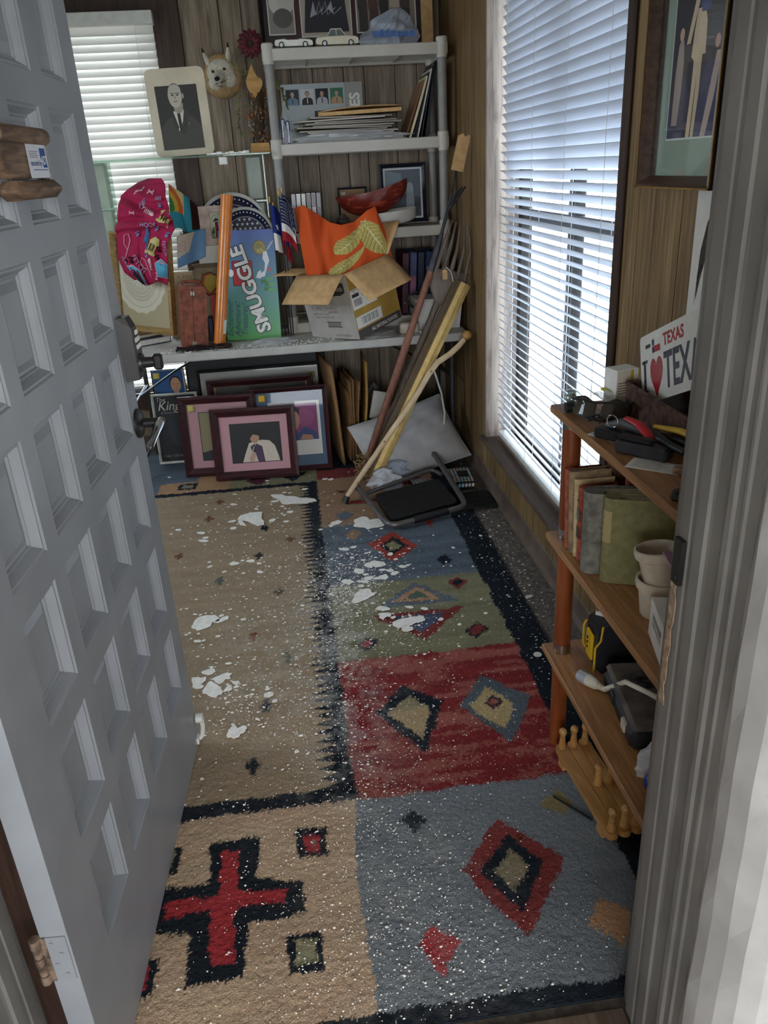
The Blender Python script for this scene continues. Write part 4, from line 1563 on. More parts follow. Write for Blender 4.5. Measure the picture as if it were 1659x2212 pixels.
bg = thing('carrier_bag', 'white plastic carrier bag with blue print beside the cream toy car', 'plastic bag', (.60, 4.45, 2.0885))
sack(B(), (0, 0, 0), .135, .075, .165, 4, .3, 34, 20, crinkle=.19, lean=(.05, 0)).build('bag', 'bag_film', bg)
b = B()
for k in range(7):
    b.add([(-.08 + .03 * k, -.089 - .004 * math.sin(k * 2), .03 + .006 * math.sin(k * 3)), (-.055 + .03 * k, -.092, .03), (-.06 + .03 * k, -.084, .058 + .008 * math.sin(k)), (-.082 + .03 * k, -.083, .055)], [(0, 1, 2, 3)], False, '#4a6fae')
b.build('printed_letters', 'print_matt', bg)
B().bb(0, .06, 0, .006, 0, .33).build('cardboard_strip', 'kraft')
o = bpy.data.objects['cardboard_strip']
o.location = (.80, 4.60, 2.0885)
o.rotation_euler = (-.06, 0, 0)
tag(o, 'narrow strip of brown cardboard standing behind the carrier bag', 'cardboard')

# ================================================================ shelf below: board of photographs, papers, albums
t = thing('photo_board', 'grey board of small photographs with the letters VES up its side', 'photo board', mat=PM((.055, 4.667, 1.6735), 0, 4))
B().bb(0, .43, 0, .29, -.003, 0).build('board', 'paper_white', t)
b = B()
b.poly(rect(0, 0, .43, .29), .0004, '#b9c3c5')
b.poly(rect(.335, 0, .43, .29), .0006, '#a5a6a1')
cols = (('#2f3a46', '#7793a8'), ('#d9d9dc', '#2b2b30'), ('#23262c', '#b9b9c0'), ('#3d7a5c', '#c89b7a'), ('#31333a', '#8b8f98'), ('#26262b', '#b2a39a'))
for k in range(6):
    x = .025 + .078 * (k % 4) if k < 4 else .17 + .085 * (k - 4)
    y = .19 if k < 4 else .085
    bust(b, x, y, x + .068, y + .075, .0008, bg=cols[k][0], suit=cols[k][1], hair='#191717', skin='#bfa28d', shirt=cols[k][1], tie=cols[k][0])
text(b, 'VES', .412, .128, .075, .0008, '#f2f1ea', rot=90, bold=.0022, sx=.95)
b.build('prints', 'print_gloss', t)

t = thing('blue_bottle', 'pair of square blue bottles wrapped in clear film behind the post', 'bottle', (.058, 4.395, 1.6725))
M('blue_glass', '#3f6f9e', 0.15, trans=0.5, var=0.1)
for k in range(2):
    B().bb(-.022 + .024 * k, -.001 + .024 * k, -.02, .02, 0, .115 - .01 * k, bev=.005).build('bottle_body', 'blue_glass', t)
sack(B(), (0, 0, .002), .034, .026, .17, 9, .5, 18, 10, .2).build('film', 'bag_clear', t)

rb = random.Random(41)
cols = ['#8d8478', '#6e6a66', '#a39a90', '#59545a', '#b7b2a8', '#7a6a64', '#9a938c', '#4f4a48', '#c4beb2', '#86807c', '#6a4a52', '#aaa39b']
z = 1.6738
for k in range(12):
    th = rb.uniform(.007, .012)
    w, d = rb.uniform(.40, .50), rb.uniform(.21, .24)
    col = cols[k % 12]
    b = B()

    def sheet(u, v, w=w, d=d, th=th, ph=rb.random() * 6):
        return (-w / 2 + w * u, -d / 2 + d * v, th * .5 * (1 + .35 * math.sin(u * 5 + ph) * math.sin(v * 3 + ph)))
    b.bb(-w / 2, w / 2, -d / 2, d / 2, 0, th * .55, col='#a89f92', bev=.001)
    b.bb(-w / 2 - .002, w / 2 + .002, -d / 2 - .002, d / 2 + .002, th * .55, th * .7, col=col)
    o = b.build('magazine', 'print_gloss')
    o.location = (.375 + rb.uniform(-.04, .04), 4.515 + rb.uniform(-.012, .012), z)
    o.rotation_euler = (rb.uniform(-.012, .012), rb.uniform(-.02, .02), rb.uniform(-.14, .14))
    tag(o, ('lowest magazine', 'second magazine from the bottom', 'third magazine from the bottom', 'fourth magazine from the bottom', 'fifth magazine from the bottom', 'sixth magazine from the bottom', 'sixth magazine from the top', 'fifth magazine from the top', 'fourth magazine from the top', 'third magazine from the top', 'second magazine from the top', 'topmost magazine, right under the cardboard mailer,')[k] + ' in the flat pile on the plastic shelf', 'magazine', 'flat pile of magazines on the plastic shelf')
    z += th * .72 + .0025
sack(B(), (0, 0, 0), .27, .022, .05, 21, .0, 40, 6, .22).build('clear_bag', 'bag_clear')
o = bpy.data.objects['clear_bag']
o.location = (.37, 4.385, 1.6735)
tag(o, 'crumpled clear plastic sleeve spilling out at the foot of the magazine pile', 'plastic sleeve')
t = thing('cardboard_mailer', 'flat brown cardboard mailer lying on top of the magazine pile', 'mailer', (.445, 4.515, z + .006), (.02, -.02, -.04))
B().bb(-.21, .21, -.12, .12, 0, .018, bev=.002).build('tray', 'kraft', t)
b = B()
b.grid(lambda u, v: (-.212 + .424 * u, -.121 + .242 * v, .019 + .012 * math.sin(PI * u) * (1 - v) + .006 * u), 8, 5)
b.build('lid', 'kraft', t, solid=.003)
for k in range(6):
    th = (.006, .012, .005, .008, .005, .014)[k]
    col = ('#8a5a3c', '#d8c9a0', '#1d1b1f', '#c9c6c0', '#3a3236', '#15171f')[k]
    x = .668 + .021 * k
    b = B()
    b.bb(0, th, 0, .26, 0, .285 + .012 * k, col=col, bev=.001)
    o = b.build('record_album', 'print_gloss')
    o.location = (x, 4.43, 1.6728)
    o.rotation_euler = (0, math.radians(22 - 2.5 * k), 0)
    tag(o, ('tan record sleeve, outermost of the leaning albums', 'cream record sleeve leaning second among the albums', 'thin black record sleeve leaning among the albums', 'pale grey record sleeve leaning among the albums', 'dark brown record sleeve leaning next to the black one', 'thick black album nearest the grey post')[k], 'record album', 'albums leaning at the end of the shelf')

# ================================================================ third shelf: cases, framed photo, bowl, dish
specs = (('#31313a', '#8a8a92', 'dark case with a pale photo spine, first in the row'), ('#e1dfd8', '#1c1c1e', 'white case with black lettering, second in the row'), ('#1d1c1e', '#cfc9bd', 'black case with a face on its spine, third in the row'), ('#c9c4ba', '#2a2a2c', 'half-black half-white case marked BEAU, fourth in the row'), ('#c5a9ae', '#4b3b40', 'pinkish case beside the black one, fifth in the row'), ('#1a1a1c', '#6a6a70', 'plain black case at the end of the row'))
for k, (c1, c2, lab) in enumerate(specs):
    b = B()
    b.bb(0, .0235, 0, .135, 0, .192, col='#1b1b1d', bev=.002)
    b.add([(.001, -.0006, .004), (.0225, -.0006, .004), (.0225, -.0006, .188), (.001, -.0006, .188)], [(0, 1, 2, 3)], False, c1)
    b.add([(.002, -.001, .120), (.0215, -.001, .120), (.0215, -.001, .186), (.002, -.001, .186)], [(0, 1, 2, 3)], False, c2 if k != 1 else '#d5d2ca')
    tb_ = B()
    text(tb_, ('', 'AMERICAN W', 'STA', 'BEAU', '', '')[k] or ' ', 0, 0, .019, 0, c2 if k in (1, 3, 4) else '#d5d2ca', rot=-90, sx=.85, bold=.0004)
    for f, c in zip(tb_.f, tb_.c):
        b.add([(.0045 + tb_.v[i][0], -.0014, .118 + tb_.v[i][1]) for i in f], [tuple(range(len(f)))], False, c)
    o = b.build('video_case', 'print_gloss')
    o.location = (.052 + .0262 * k, 4.425, 1.2488)
    o.rotation_euler = (0, math.radians(1.2), 0)
    tag(o, lab, 'video case', 'row of video cases on the plastic shelf')


def draw_statue(b, x0, y0, x1, y1, z):
    b.poly(rect(x0, y0, x1, y1), z, '#5f6a74')
    b.poly([(x0, y0), (x1, y0), (x1, y0 + .10), (x0, y0 + .14)], z + .0003, '#3a4148')
    b.poly([(x0, y0 + .12), (x0 + .10, y0 + .16), (x0 + .09, y1 - .02), (x0, y1)], z + .0005, '#828d96')
    b.poly(ell(x1 - .06, y0 + .14, .02, .04, 12), z + .0007, '#aab2b8')
    b.poly([(x1 - .085, y0 + .02), (x1 - .035, y0 + .02), (x1 - .04, y0 + .13), (x1 - .08, y0 + .13)], z + .0008, '#99a2a9')


picture('framed_photo', 'dark blue framed grey photograph standing behind the red wooden bowl', PM((.552, 4.655, 1.2495), 0, 4), .258, .305, .02, 'frame_navy', '#c7cbcf', (.03, .03, .228, .275), draw_statue, .018)


def draw_tan(b, x0, y0, x1, y1, z):
    b.poly(rect(x0, y0, x1, y1), z, '#9d7a52')
    b.poly(rect(x0 + .02, y0 + .02, x1 - .02, y1 - .05), z + .0003, '#a97f4e')
    b.poly(rect(x0 + .01, y1 - .03, x0 + .035, y1 - .015), z + .0005, '#c8c6c0')


picture('framed_print', 'thin blue-framed tan print half hidden by the red wooden bowl', PM((.315, 4.635, 1.2495), 0, 6), .16, .20, .01, 'frame_navy', '#5c6470', None, draw_tan, .014)

WOOD('bowl_red', '#ad4c38', '#68241a', 'x', 45, 5, 0.3, 0.04, 0.5, '#6f2219', coat=.3)
WOOD('bowl_dark', '#3a1b16', '#22100d', 'x', 45, 5, 0.5, 0.05)
bw = thing('wooden_bowl', 'boat-shaped red wooden bowl tilted on a white dish', 'bowl', mat=TM((.490, 4.49, 1.424), rx=-5, ry=-11, rz=3))
b = B()


def hull(u, v, k=1.0):
    x = (u - .5) * .40
    s_ = math.sqrt(max(0, 1 - (2 * abs(u - .5)) ** 2.2))
    a = PI * v
    return (x * (.97 + .03 * k), -.095 * s_ * math.cos(a) * k, -.118 * s_ * math.sin(a) * k + .022 * (2 * abs(u - .5)) ** 2)


b.grid(lambda u, v: hull(u, v, 1.0), 28, 14)
b.build('bowl_outside', 'bowl_red', bw)
b = B()
b.grid(lambda u, v: hull(1 - u, v, .93), 28, 14)
b.build('bowl_inside', 'bowl_dark', bw)
b = B()
b.grid(lambda u, v: tuple(a * (1 - v) + c * v for a, c in zip(hull(u, 0, 1.0), hull(u, 0, .93))), 28, 1)
b.grid(lambda u, v: tuple(a * (1 - v) + c * v for a, c in zip(hull(u, 1, .93), hull(u, 1, 1.0))), 28, 1)
b.build('bowl_rim', 'bowl_dark', bw)
M('ceramic_white', '#cfccc4', 0.2, var=0.03)
ds = B()
ds.lathe([(.0, 0), (.105, 0), (.122, .012), (.131, .058), (.134, .064), (.127, .066), (.12, .055), (.10, .012), (0, .010)], (0, 0, 0), 40, sy=.72)
o = ds.build('oval_dish', 'ceramic_white')
o.location = (.595, 4.46, 1.2488)
o.rotation_euler = (0, -.10, .05)
o.location.z += .014
tag(o, 'white oval ceramic dish under the red wooden bowl', 'dish')
M('rough_stone', '#57504d', 0.9, var=0.3, scale=60, bump=0.4)
o = sack(B(), (0, 0, 0), .045, .035, .075, 33, .3, 12, 8, .25).build('rock', 'rough_stone')
o.location = (.325, 4.50, 1.2488)
tag(o, 'rough dark rock on the shelf behind the orange cloth', 'rock')

# ================================================================ lowest shelf: binders
M('binder_maroon', '#4a2030', 0.5)
M('binder_lilac', '#4d5480', 0.5)
M('binder_navy', '#20273f', 0.4)
M('binder_blue', '#243a6b', 0.5)
bl = (('binder_maroon', 'maroon ring binder, outermost of the row behind the cardboard box'), ('binder_lilac', 'blue ring binder with a pink label behind the cardboard box'), ('binder_navy', 'glossy black ring binder in the middle of the binder row'), ('binder_blue', 'bright blue ring binder next to the pitchfork handle'), ('binder_navy', 'dark navy binder behind the pitchfork tines'))
for k, (m_, lab) in enumerate(bl):
    t = thing('ring_binder', lab, 'binder', (.610 + .043 * k, 4.40, .788), (0, math.radians(3), 0), group='ring binders on the lowest shelf')
    B().bb(0, .038, 0, .26, 0, .325, bev=.004).build('cover', m_, t)
    if k == 1:
        B().bb(.004, .034, -.0015, 0, .06, .20).build('spine_label', M('label_pink', '#9a5f7d', 0.6), t)
    if k == 3:
        B().bb(.008, .030, -.0015, 0, .20, .245).build('spine_label', 'paper_white', t)
    B().cyl((.019, -.002, .06), (.019, .003, .06), .008, n=12).build('finger_ring', 'chrome', t)

# white tub with dark handle and a small white box, cord
t = thing('white_tub', 'white plastic tub with a dark handle near the fork handle', 'tub', (.772, 4.232, .7365), (0, 0, .06))
b = B()
b.add([(-.11, -.075, 0), (.11, -.075, 0), (.11, .075, 0), (-.11, .075, 0), (-.125, -.088, .15), (.125, -.088, .15), (.125, .088, .15), (-.125, .088, .15)], [(3, 2, 1, 0), (0, 1, 5, 4), (1, 2, 6, 5), (2, 3, 7, 6), (3, 0, 4, 7), (4, 5, 6, 7)])
b.build('body', 'white_plastic', t)
B().bb(-.13, .13, -.093, .093, .148, .162, bev=.006).build('lid', 'white_plastic', t)
B().tube([(-.135, -.05, .12), (-.165, -.05, .15), (-.15, -.05, .19), (-.05, -.05, .205), (.03, -.05, .165)], .007, 8).build('handle', 'black_plastic', t)
B().bb(.00, .03, -.06, -.03, .16, .20, bev=.008).build('latch', 'black_plastic', t)
o = B().bb(-.055, .055, -.03, .03, 0, .036, bev=.006).build('power_strip', 'white_plastic')
o.location = (.735, 4.115, .7365)
tag(o, 'white power strip lying on the table in front of the white tub', 'power strip')
o = B().bb(-.05, .05, -.035, .035, 0, .055, bev=.008).build('beige_box', M('beige_plastic', '#c9bfae', 0.5))
o.location = (.605, 4.12, .7365)
tag(o, 'small beige plastic box on the table between box and tub', 'box')
o = B().tube([(.66, 4.09, .745), (.665, 4.03, .742), (.672, 4.005, .70), (.70, 4.0, .60), (.755, 4.03, .42), (.775, 4.05, .30), (.77, 4.06, .22)], .0055, 8).build('hanging_cable', 'white_plastic')
tag(o, 'white cable hanging from the table edge behind the gold moulding', 'cable')

# ================================================================ open cardboard box with an orange cloth
M('box_grey', '#aba59e', 0.75, var=0.05, scale=14)
M('box_yellow', '#a8853a', 0.7, var=0.05, scale=14)
bxm = Matrix.Translation((.330, 3.967, .751)) @ Matrix.Rotation(.72, 4, 'Z') @ Matrix.Rotation(-.178, 4, 'Y') @ Matrix.Rotation(-.067, 4, 'X')
cb = thing('cardboard_box', 'open printed cardboard box on the table with an orange cloth inside', 'box', mat=bxm)
BX, BY, BZ = .338, .350, .331
b = B()
b.bb(0, .004, 0, BY, 0, BZ)
b.build('side_wall', 'box_grey', cb)
B().bb(.004, BX - .004, 0, .004, 0, BZ).build('side_wall', 'box_yellow', cb)
B().bb(BX - .004, BX, 0, BY, 0, BZ).build('side_wall', 'kraft', cb)
B().bb(.004, BX - .004, BY - .004, BY, 0, BZ).build('side_wall', 'kraft', cb)
B().bb(.004, BX - .004, .004, BY - .004, 0, .004).build('bottom', 'kraft', cb)


def flap(hinge, along, out, length, ang, taper=.0, curl=.01):
    """flap hinged on a rim line: along = rim direction, out = away from the box"""
    h, al, ou = Vector(hinge), Vector(along), Vector(out)
    a = math.radians(ang)
    b = B()

    def fn(u, v):
        p = h + al * (u + taper * v * (1 - 2 * u)) + (ou * math.cos(a) + Vector((0, 0, 1)) * math.sin(a)) * (length * v)
        p.z += curl * math.sin(v * PI) * (.6 + .4 * math.sin(5 * u))
        return p
    b.grid(fn, 6, 5)
    return b.build('flap', 'kraft', cb, solid=.004)


flap((0, .002, BZ), (0, BY - .004, 0), (-1, 0, 0), .178, -35, curl=.008)
flap((.002, 0, BZ), (BX - .004, 0, 0), (0, -1, 0), .185, -46, curl=.004)
flap((BX, .002, BZ), (0, BY * .62, 0), (1, 0, 0), .185, 44, curl=.004)
flap((.002, BY, BZ), (BX * .4, 0, 0), (-.62, .78, 0), .13, 10, curl=.004)
# printing on the two faces
b = B()
Lm = Matrix(((0, 0, -1, -.0004), (-1, 0, 0, BY), (0, 1, 0, 0), (0, 0, 0, 1)))  # panel x runs from the back corner to the front corner
lp = B(Lm @ Matrix.Scale(.9, 4, (1, 0, 0)))
lp.poly([(.205, .295), (.30, .30), (.36, .285), (.36, .24), (.32, .225), (.23, .222), (.20, .25)], .0006, '#3a3230')
text(lp, 'EN WALKER', .225, .248, .026, .0009, '#b9a98c', sx=.85, bold=.0004)
for r_, (s_, x_, y_, sz) in enumerate((('KITCHEN', .06, .150, .020), ('SIMMER SIDE', .17, .155, .014), ('CUSTOM STOCK', .18, .135, .014), ('ALDRICK ENERGY SOUP', .06, .125, .013), ('BOLD AND TRUSTY STOCK', .08, .108, .013))):
    scribble(lp, x_, y_, sz * len(s_) * .55, sz * .72, .0006, '#7d766f', r_)
for k in range(9):
    lp.poly(rect(.165 + .012 * k, .062, .171 + .012 * k, .088), .0006, '#4f4843')
lp.poly(rect(.158, .086, .278, .090), .0007, '#4f4843')
lp.poly(rect(.158, .060, .278, .064), .0007, '#4f4843')
text(lp, '15 07-17-19 07:44', .20, .012, .017, .0006, '#6a625c')
lp.build('printing', 'print_matt', cb)
Rm_ = Matrix(((1, 0, 0, 0), (0, 0, -1, -.0004), (0, 1, 0, 0), (0, 0, 0, 1)))
rp = B(Rm_ @ Matrix.Scale(.925, 4, (1, 0, 0)))
rp.poly(rect(.004, 0, .36, .042), .0004, '#4a4442')
text(rp, 'ALL NATURAL FLAVORS', .11, .010, .026, .0007, '#d8d4c8', sx=.78, bold=.0005)
rp.poly(rect(.008, .05, .215, .108), .0006, '#d5d2ca')
for k in range(12):
    rp.poly(rect(.05 + .011 * k, .062, .0535 + .011 * k + .003 * (k % 3), .096), .0009, '#8b8a88')
rp.poly(rect(.044, .095, .186, .098), .0009, '#8b8a88')
rp.poly(rect(.008, .145, .20, .245), .0006, '#d5d2ca')
for k in range(14):
    rp.poly(rect(.02 + .0045 * k, .16, .022 + .0045 * k + .001 * (k % 2), .195), .0009, '#4a4a4c')
rp.poly(rect(.016, .205, .07, .222), .0009, '#2a2a2c')
rp.poly(rect(.095, .20, .15, .215), .0009, '#2a2a2c')
rp.poly(rect(.155, .165, .195, .205), .0009, '#2a2a2c')
text(rp, '30', .03, .225, .015, .0009, '#55514c')
scribble(rp, .012, .236, .05, .008, .0009, '#55514c', 9)
scribble(rp, .15, .217, .045, .009, .0009, '#55514c', 10)
rp.build('printing', 'print_matt', cb)

# orange cloth: a sheet bunched up out of the box
oc = B()


def interp(tab, u):
    for (a, va), (c, vc) in zip(tab[:-1], tab[1:]):
        if u <= c:
            k = (u - a) / (c - a)
            return va + (vc - va) * k
    return tab[-1][1]


TOPZ = [(0, 1.375), (.10, 1.388), (.25, 1.34), (.38, 1.30), (.5, 1.285), (.66, 1.295), (.80, 1.345), (.90, 1.362), (1, 1.25)]
BOTZ = [(0, 1.03), (.5, 1.03), (.62, 1.04), (1, 1.10)]


def cloth_pt(u, v):
    zt, zb = interp(TOPZ, u), interp(BOTZ, u)
    x = .066 + .482 * u + .030 * (1 - v) * (1 - u) - .03 * v * u
    z = zb + (zt - zb) * v
    y = 4.13 + .09 * v + .05 * (2 * u - 1) ** 2 - .035 * math.sin(PI * u) * (1 - v) + .012 * math.sin(17 * u + 3 * v) * v + .010 * math.sin(29 * u - 6 * v) * (1 - u)
    y -= .018 * math.exp(-((u - .13) / .05) ** 2) - .02 * math.exp(-((u - .24) / .05) ** 2)
    return (x, y, z)


def leaf(p, a, c, w):
    """signed test in sheet coordinates for a pointed leaf from a to c"""
    dx, dy = c[0] - a[0], c[1] - a[1]
    L = math.hypot(dx, dy)
    t = ((p[0] - a[0]) * dx + (p[1] - a[1]) * dy) / (L * L)
    d = ((p[0] - a[0]) * -dy + (p[1] - a[1]) * dx) / L
    if t < 0 or t > 1:
        return None
    k = w * (math.sin(PI * t ** .8)) ** .9
    return (t, d / k) if abs(d) < k else None


def cloth_col(u, v):
    o1 = '#cf5527'
    for a, c, w in (((.36, .44), (.78, .90), .115), ((.24, .06), (.74, .52), .075), ((.93, .18), (.72, .92), .13)):
        r_ = leaf((u, v), a, c, w)
        if r_:
            t_, d = r_
            if abs(d) < .07:
                return '#d7c796'
            vein = (t_ * 9 + abs(d) * 1.6) % 1.0
            if vein < .2:
                return '#d0c08a'
            if vein < .42 and d > -.2:
                return '#83813f'
            return '#b5a457'
    return o1


oc.grid(cloth_pt, 110, 90, colfn=cloth_col)
o = oc.build('orange_cloth', 'cloth_print', solid=.003)
tag(o, 'orange cloth with pale embroidered leaves bunched up in the open box', 'cloth')
o = sack(B(), (0, 0, 0), .12, .12, .09, 52, .0, 24, 8, .12).build('bubble_wrap', 'bag_clear')
o.location = (.42, 4.14, .737)
o.scale = (1, 1, .35)
tag(o, 'clear bubble wrap under the tilted cardboard box', 'bubble wrap')
# ================================================================ glass stand with the portrait and dried flowers
M('frosted_glass', '#b9c6b4', 0.35, var=0.06, scale=12, trans=0.55, spec=0.6)
GLASS('shelf_glass', '#cfe3d6', 0.8, 0.05)
gs = thing('glass_stand', 'glass display stand: a clear glass shelf on stacked frosted blocks', 'display stand', (0, 0, 0))
GZ = 1.640
B().bb(-1.0, -.028, 4.30, 4.64, GZ - .009, GZ, bev=.002).build('glass_shelf', 'shelf_glass', gs)
for x in (-.124, -.925):
    for k in range(4):
        z1 = GZ - .009 - .224 * k
        b = B()
        b.bb(x - .042, x + .042, 4.555, 4.63, z1 - .216, z1, bev=.008)
        b.build('frosted_block', 'frosted_glass', gs)
        if k < 3:
            B().bb(x - .05, x + .05, 4.55, 4.635, z1 - .224, z1 - .216).build('spacer', 'shelf_glass', gs)
    B().bb(x + .050, x + .056, 4.55, 4.635, TZ + .001, GZ - .009).build('side_pane', 'shelf_glass', gs)

pc = thing('portrait_card', 'old grey portrait of a suited man in a cream rounded mount', 'portrait', mat=PM((-.592, 4.43, GZ + .001), 0, 4, 1.5))
M('mount_cream', '#cfc3ab', 0.8, var=0.06, scale=10)
B().prism(rrect(0, 0, .288, .392, .03), 0, .010).build('mount', 'mount_cream', pc)
b = B()
b.poly(rect(.040, .030, .243, .316), .0104, '#3a3936')
x0, y0 = .040, .030
P_ = lambda u, v: (x0 + .203 * u, y0 + .286 * v)
b.poly([P_(0, 0), P_(1, 0), P_(1, .34), P_(.86, .47), P_(.66, .56), P_(.40, .56), P_(.16, .46), P_(0, .32)], .0107, '#4b4944')
b.poly([P_(.36, .60), P_(.62, .62), P_(.56, .44), P_(.44, .28), P_(.42, .40)], .0109, '#cfcabd')
b.poly([P_(.445, .57), P_(.52, .57), P_(.53, .30), P_(.47, .26), P_(.455, .36)], .0111, '#383733')
b.poly([P_(.38, .72), P_(.62, .72), P_(.60, .60), P_(.50, .55), P_(.40, .60)], .0111, '#9a9486')
b.poly(ell(*P_(.46, .848), .0355, .053, 22), .0112, '#5d5a53')
b.poly(ell(*P_(.455, .83), .033, .051, 22), .0114, '#b9b2a3')
b.poly(ell(*P_(.46, .925), .0300, .026, 16), .0115, '#b5ae9f')
for u in (.40, .52):
    b.poly(ell(*P_(u, .85), .0065, .0035, 10), .0117, '#33312d')
    b.poly(stroke([P_(u - .05, .872), P_(u, .882), P_(u + .05, .872)], .003), .0117, '#4a463f')
b.poly([P_(.445, .84), P_(.47, .84), P_(.485, .79), P_(.43, .79)], .0116, '#9c9586')
b.poly(stroke([P_(.405, .752), P_(.46, .748), P_(.51, .754)], .0035), .0117, '#6b6257')
b.poly(ell(*P_(.645, .83), .005, .012, 8), .0113, '#a39c8d')
b.poly([P_(.30, .55), P_(.36, .60), P_(.45, .34), P_(.36, .30)], .0110, '#403e3a')
b.poly([P_(.62, .62), P_(.72, .55), P_(.60, .24), P_(.50, .24)], .0110, '#403e3a')
b.poly(ell(*P_(.70, .40), .002, .002, 6), .0112, '#c8c3b6')
b.build('photograph', 'print_matt', pc)

# wolf mask hung on the wall
M('wolf_tan', '#b8976c', 0.8, var=0.12, scale=70, bump=0.4, bscale=160)
M('wolf_white', '#d9d2c2', 0.8, var=0.1, scale=60, bump=0.35, bscale=160)
M('wolf_ear_tip', '#3a2a20', 0.8)
wm = thing('wolf_mask', 'wolf head mask with white face and tan fur hung on the wall', 'mask', mat=Matrix.Translation((-.238, 4.785, 2.02)) @ Matrix.Rotation(math.radians(-8), 4, 'Y') @ Matrix.Rotation(math.radians(-6), 4, 'Z'))


def lump(b, c, r, n=16, m=12, seed=0, jag=0.0):
    rr = random.Random(seed)
    ph = [rr.random() * 6 for _ in range(4)]

    def fn(u, v):
        a, e = 2 * PI * u, PI * (v - .5)
        k = 1 + jag * (math.sin(11 * a + ph[0]) * .5 + math.sin(17 * a + 5 * e + ph[1]) * .5) * math.cos(e)
        return (c[0] + r[0] * k * math.cos(a) * math.cos(e), c[1] + r[1] * k * math.sin(e) if False else c[1] + r[1] * math.sin(a) * math.cos(e) * k, c[2] + r[2] * k * math.sin(e))
    b.grid(fn, n, m)
    return b


b = B()
lump(b, (0, -.030, -.01), (.104, .055, .092), 40, 18, 1, .05)
lump(b, (0, -.028, .045), (.078, .050, .062), 32, 14, 2, .04)
b.build('fur_ruff', 'wolf_tan', wm)
b = B()
lump(b, (0, -.060, .014), (.072, .040, .066), 30, 16, 3, .02)
lump(b, (-.036, -.058, -.024), (.040, .034, .040), 18, 12, 4, .05)
lump(b, (.036, -.058, -.024), (.040, .034, .040), 18, 12, 5, .05)
b.tube([(0, -.07, .012), (-.004, -.100, -.006), (-.008, -.135, -.020), (-.010, -.152, -.024)], [.036, .030, .024, .016], 16, flat=.85)
b.tube([(0, -.075, -.036), (-.006, -.110, -.041), (-.009, -.136, -.041)], [.026, .020, .011], 14, flat=.6)
b.build('face', 'wolf_white', wm)
lump(B(), (-.010, -.160, -.018), (.014, .010, .011), 14, 10).build('nose', 'black_plastic', wm)
for s_ in (-1, 1):
    b = B()
    lump(b, (s_ * .030 - .002, -.097, .024), (.009, .006, .007), 12, 8)
    e = b.build('eye', M('eye_amber', '#6a5128', 0.15), wm)
    b = B()
    lump(b, (s_ * .030 - .002, -.1025, .024), (.0036, .002, .0045), 8, 6)
    b.build('pupil', 'black_plastic', e)
    b = B()
    b.tube([(s_ * .050, -.030, .066), (s_ * .060, -.034, .100), (s_ * .070, -.036, .140)], [.036, .024, .003], 12, flat=.55)
    e = b.build('ear', 'wolf_white', wm)
    B().tube([(s_ * .0655, -.0365, .122), (s_ * .0705, -.0365, .146)], [.0125, .002], 10, flat=.6).build('ear_tip', 'wolf_ear_tip', e)
B().tube([(-.030, -.128, -.036), (-.012, -.146, -.037), (.008, -.138, -.036), (.034, -.112, -.026)], .0018, 6).build('mouth_line', 'wolf_ear_tip', wm)

# dried flower stand
fl = thing('dried_flower_stand', 'dried flower arrangement with a maroon bloom on a pale wood block', 'flower arrangement', (-.076, 4.47, GZ + .001))
WOOD('pale_wood', '#c69a5c', '#a67a40', 'x', 50, 6, 0.6, 0.1)
b = B()
b.add([(-.052, -.03, 0), (.052, -.03, 0), (.052, .03, 0), (-.052, .03, 0), (-.045, -.026, .046), (.045, -.026, .046), (.045, .026, .046), (-.045, .026, .046)], [(3, 2, 1, 0), (0, 1, 5, 4), (1, 2, 6, 5), (2, 3, 7, 6), (3, 0, 4, 7), (4, 5, 6, 7)])
b.build('wood_base', 'pale_wood', fl)
M('dry_orange', '#9c6434', 0.9, var=0.25)
M('dry_grey', '#8f8878', 0.9, var=0.25)
M('dry_brown', '#4a3a2a', 0.9, var=0.2)
M('dry_green', '#6d6a42', 0.9, var=0.25)
B().cyl((0, 0, .046), (.004, 0, .285), .026, .04, 12).build('twig_core', 'dry_brown', fl)
rr = random.Random(61)
b1, b2, b3 = B(), B(), B()
for k in range(150):
    z = .05 + .245 * rr.random()
    a = rr.uniform(-PI, PI)
    r = .030 + .020 * (z / .3) + rr.uniform(0, .010)
    p = (r * math.cos(a), r * math.sin(a) * .8, z)
    s_ = rr.uniform(.004, .011)
    band = int((z / .3) * 6) % 2
    if band and rr.random() < .75:
        b1.lathe([(0, -s_), (s_ * .8, -s_ * .5), (s_, 0), (s_ * .7, s_ * .6), (0, s_)], p, 7)
    else:
        b2.lathe([(0, -s_ * .7), (s_ * .6, 0), (0, s_ * .7)], p, 6)
    if k % 3 == 0:
        b3.tube([(p[0] * .6, p[1] * .6, z - .02), (p[0] * 1.05, p[1] * 1.05, z + .01), (p[0] * 1.2, p[1] * 1.2, z - .025)], .0012, 5)
b1.build('seed_pods', 'dry_orange', fl)['kind'] = 'stuff'
b2.build('dried_heads', 'dry_grey', fl)['kind'] = 'stuff'
b3.build('fine_stems', 'dry_grey', fl)['kind'] = 'stuff'
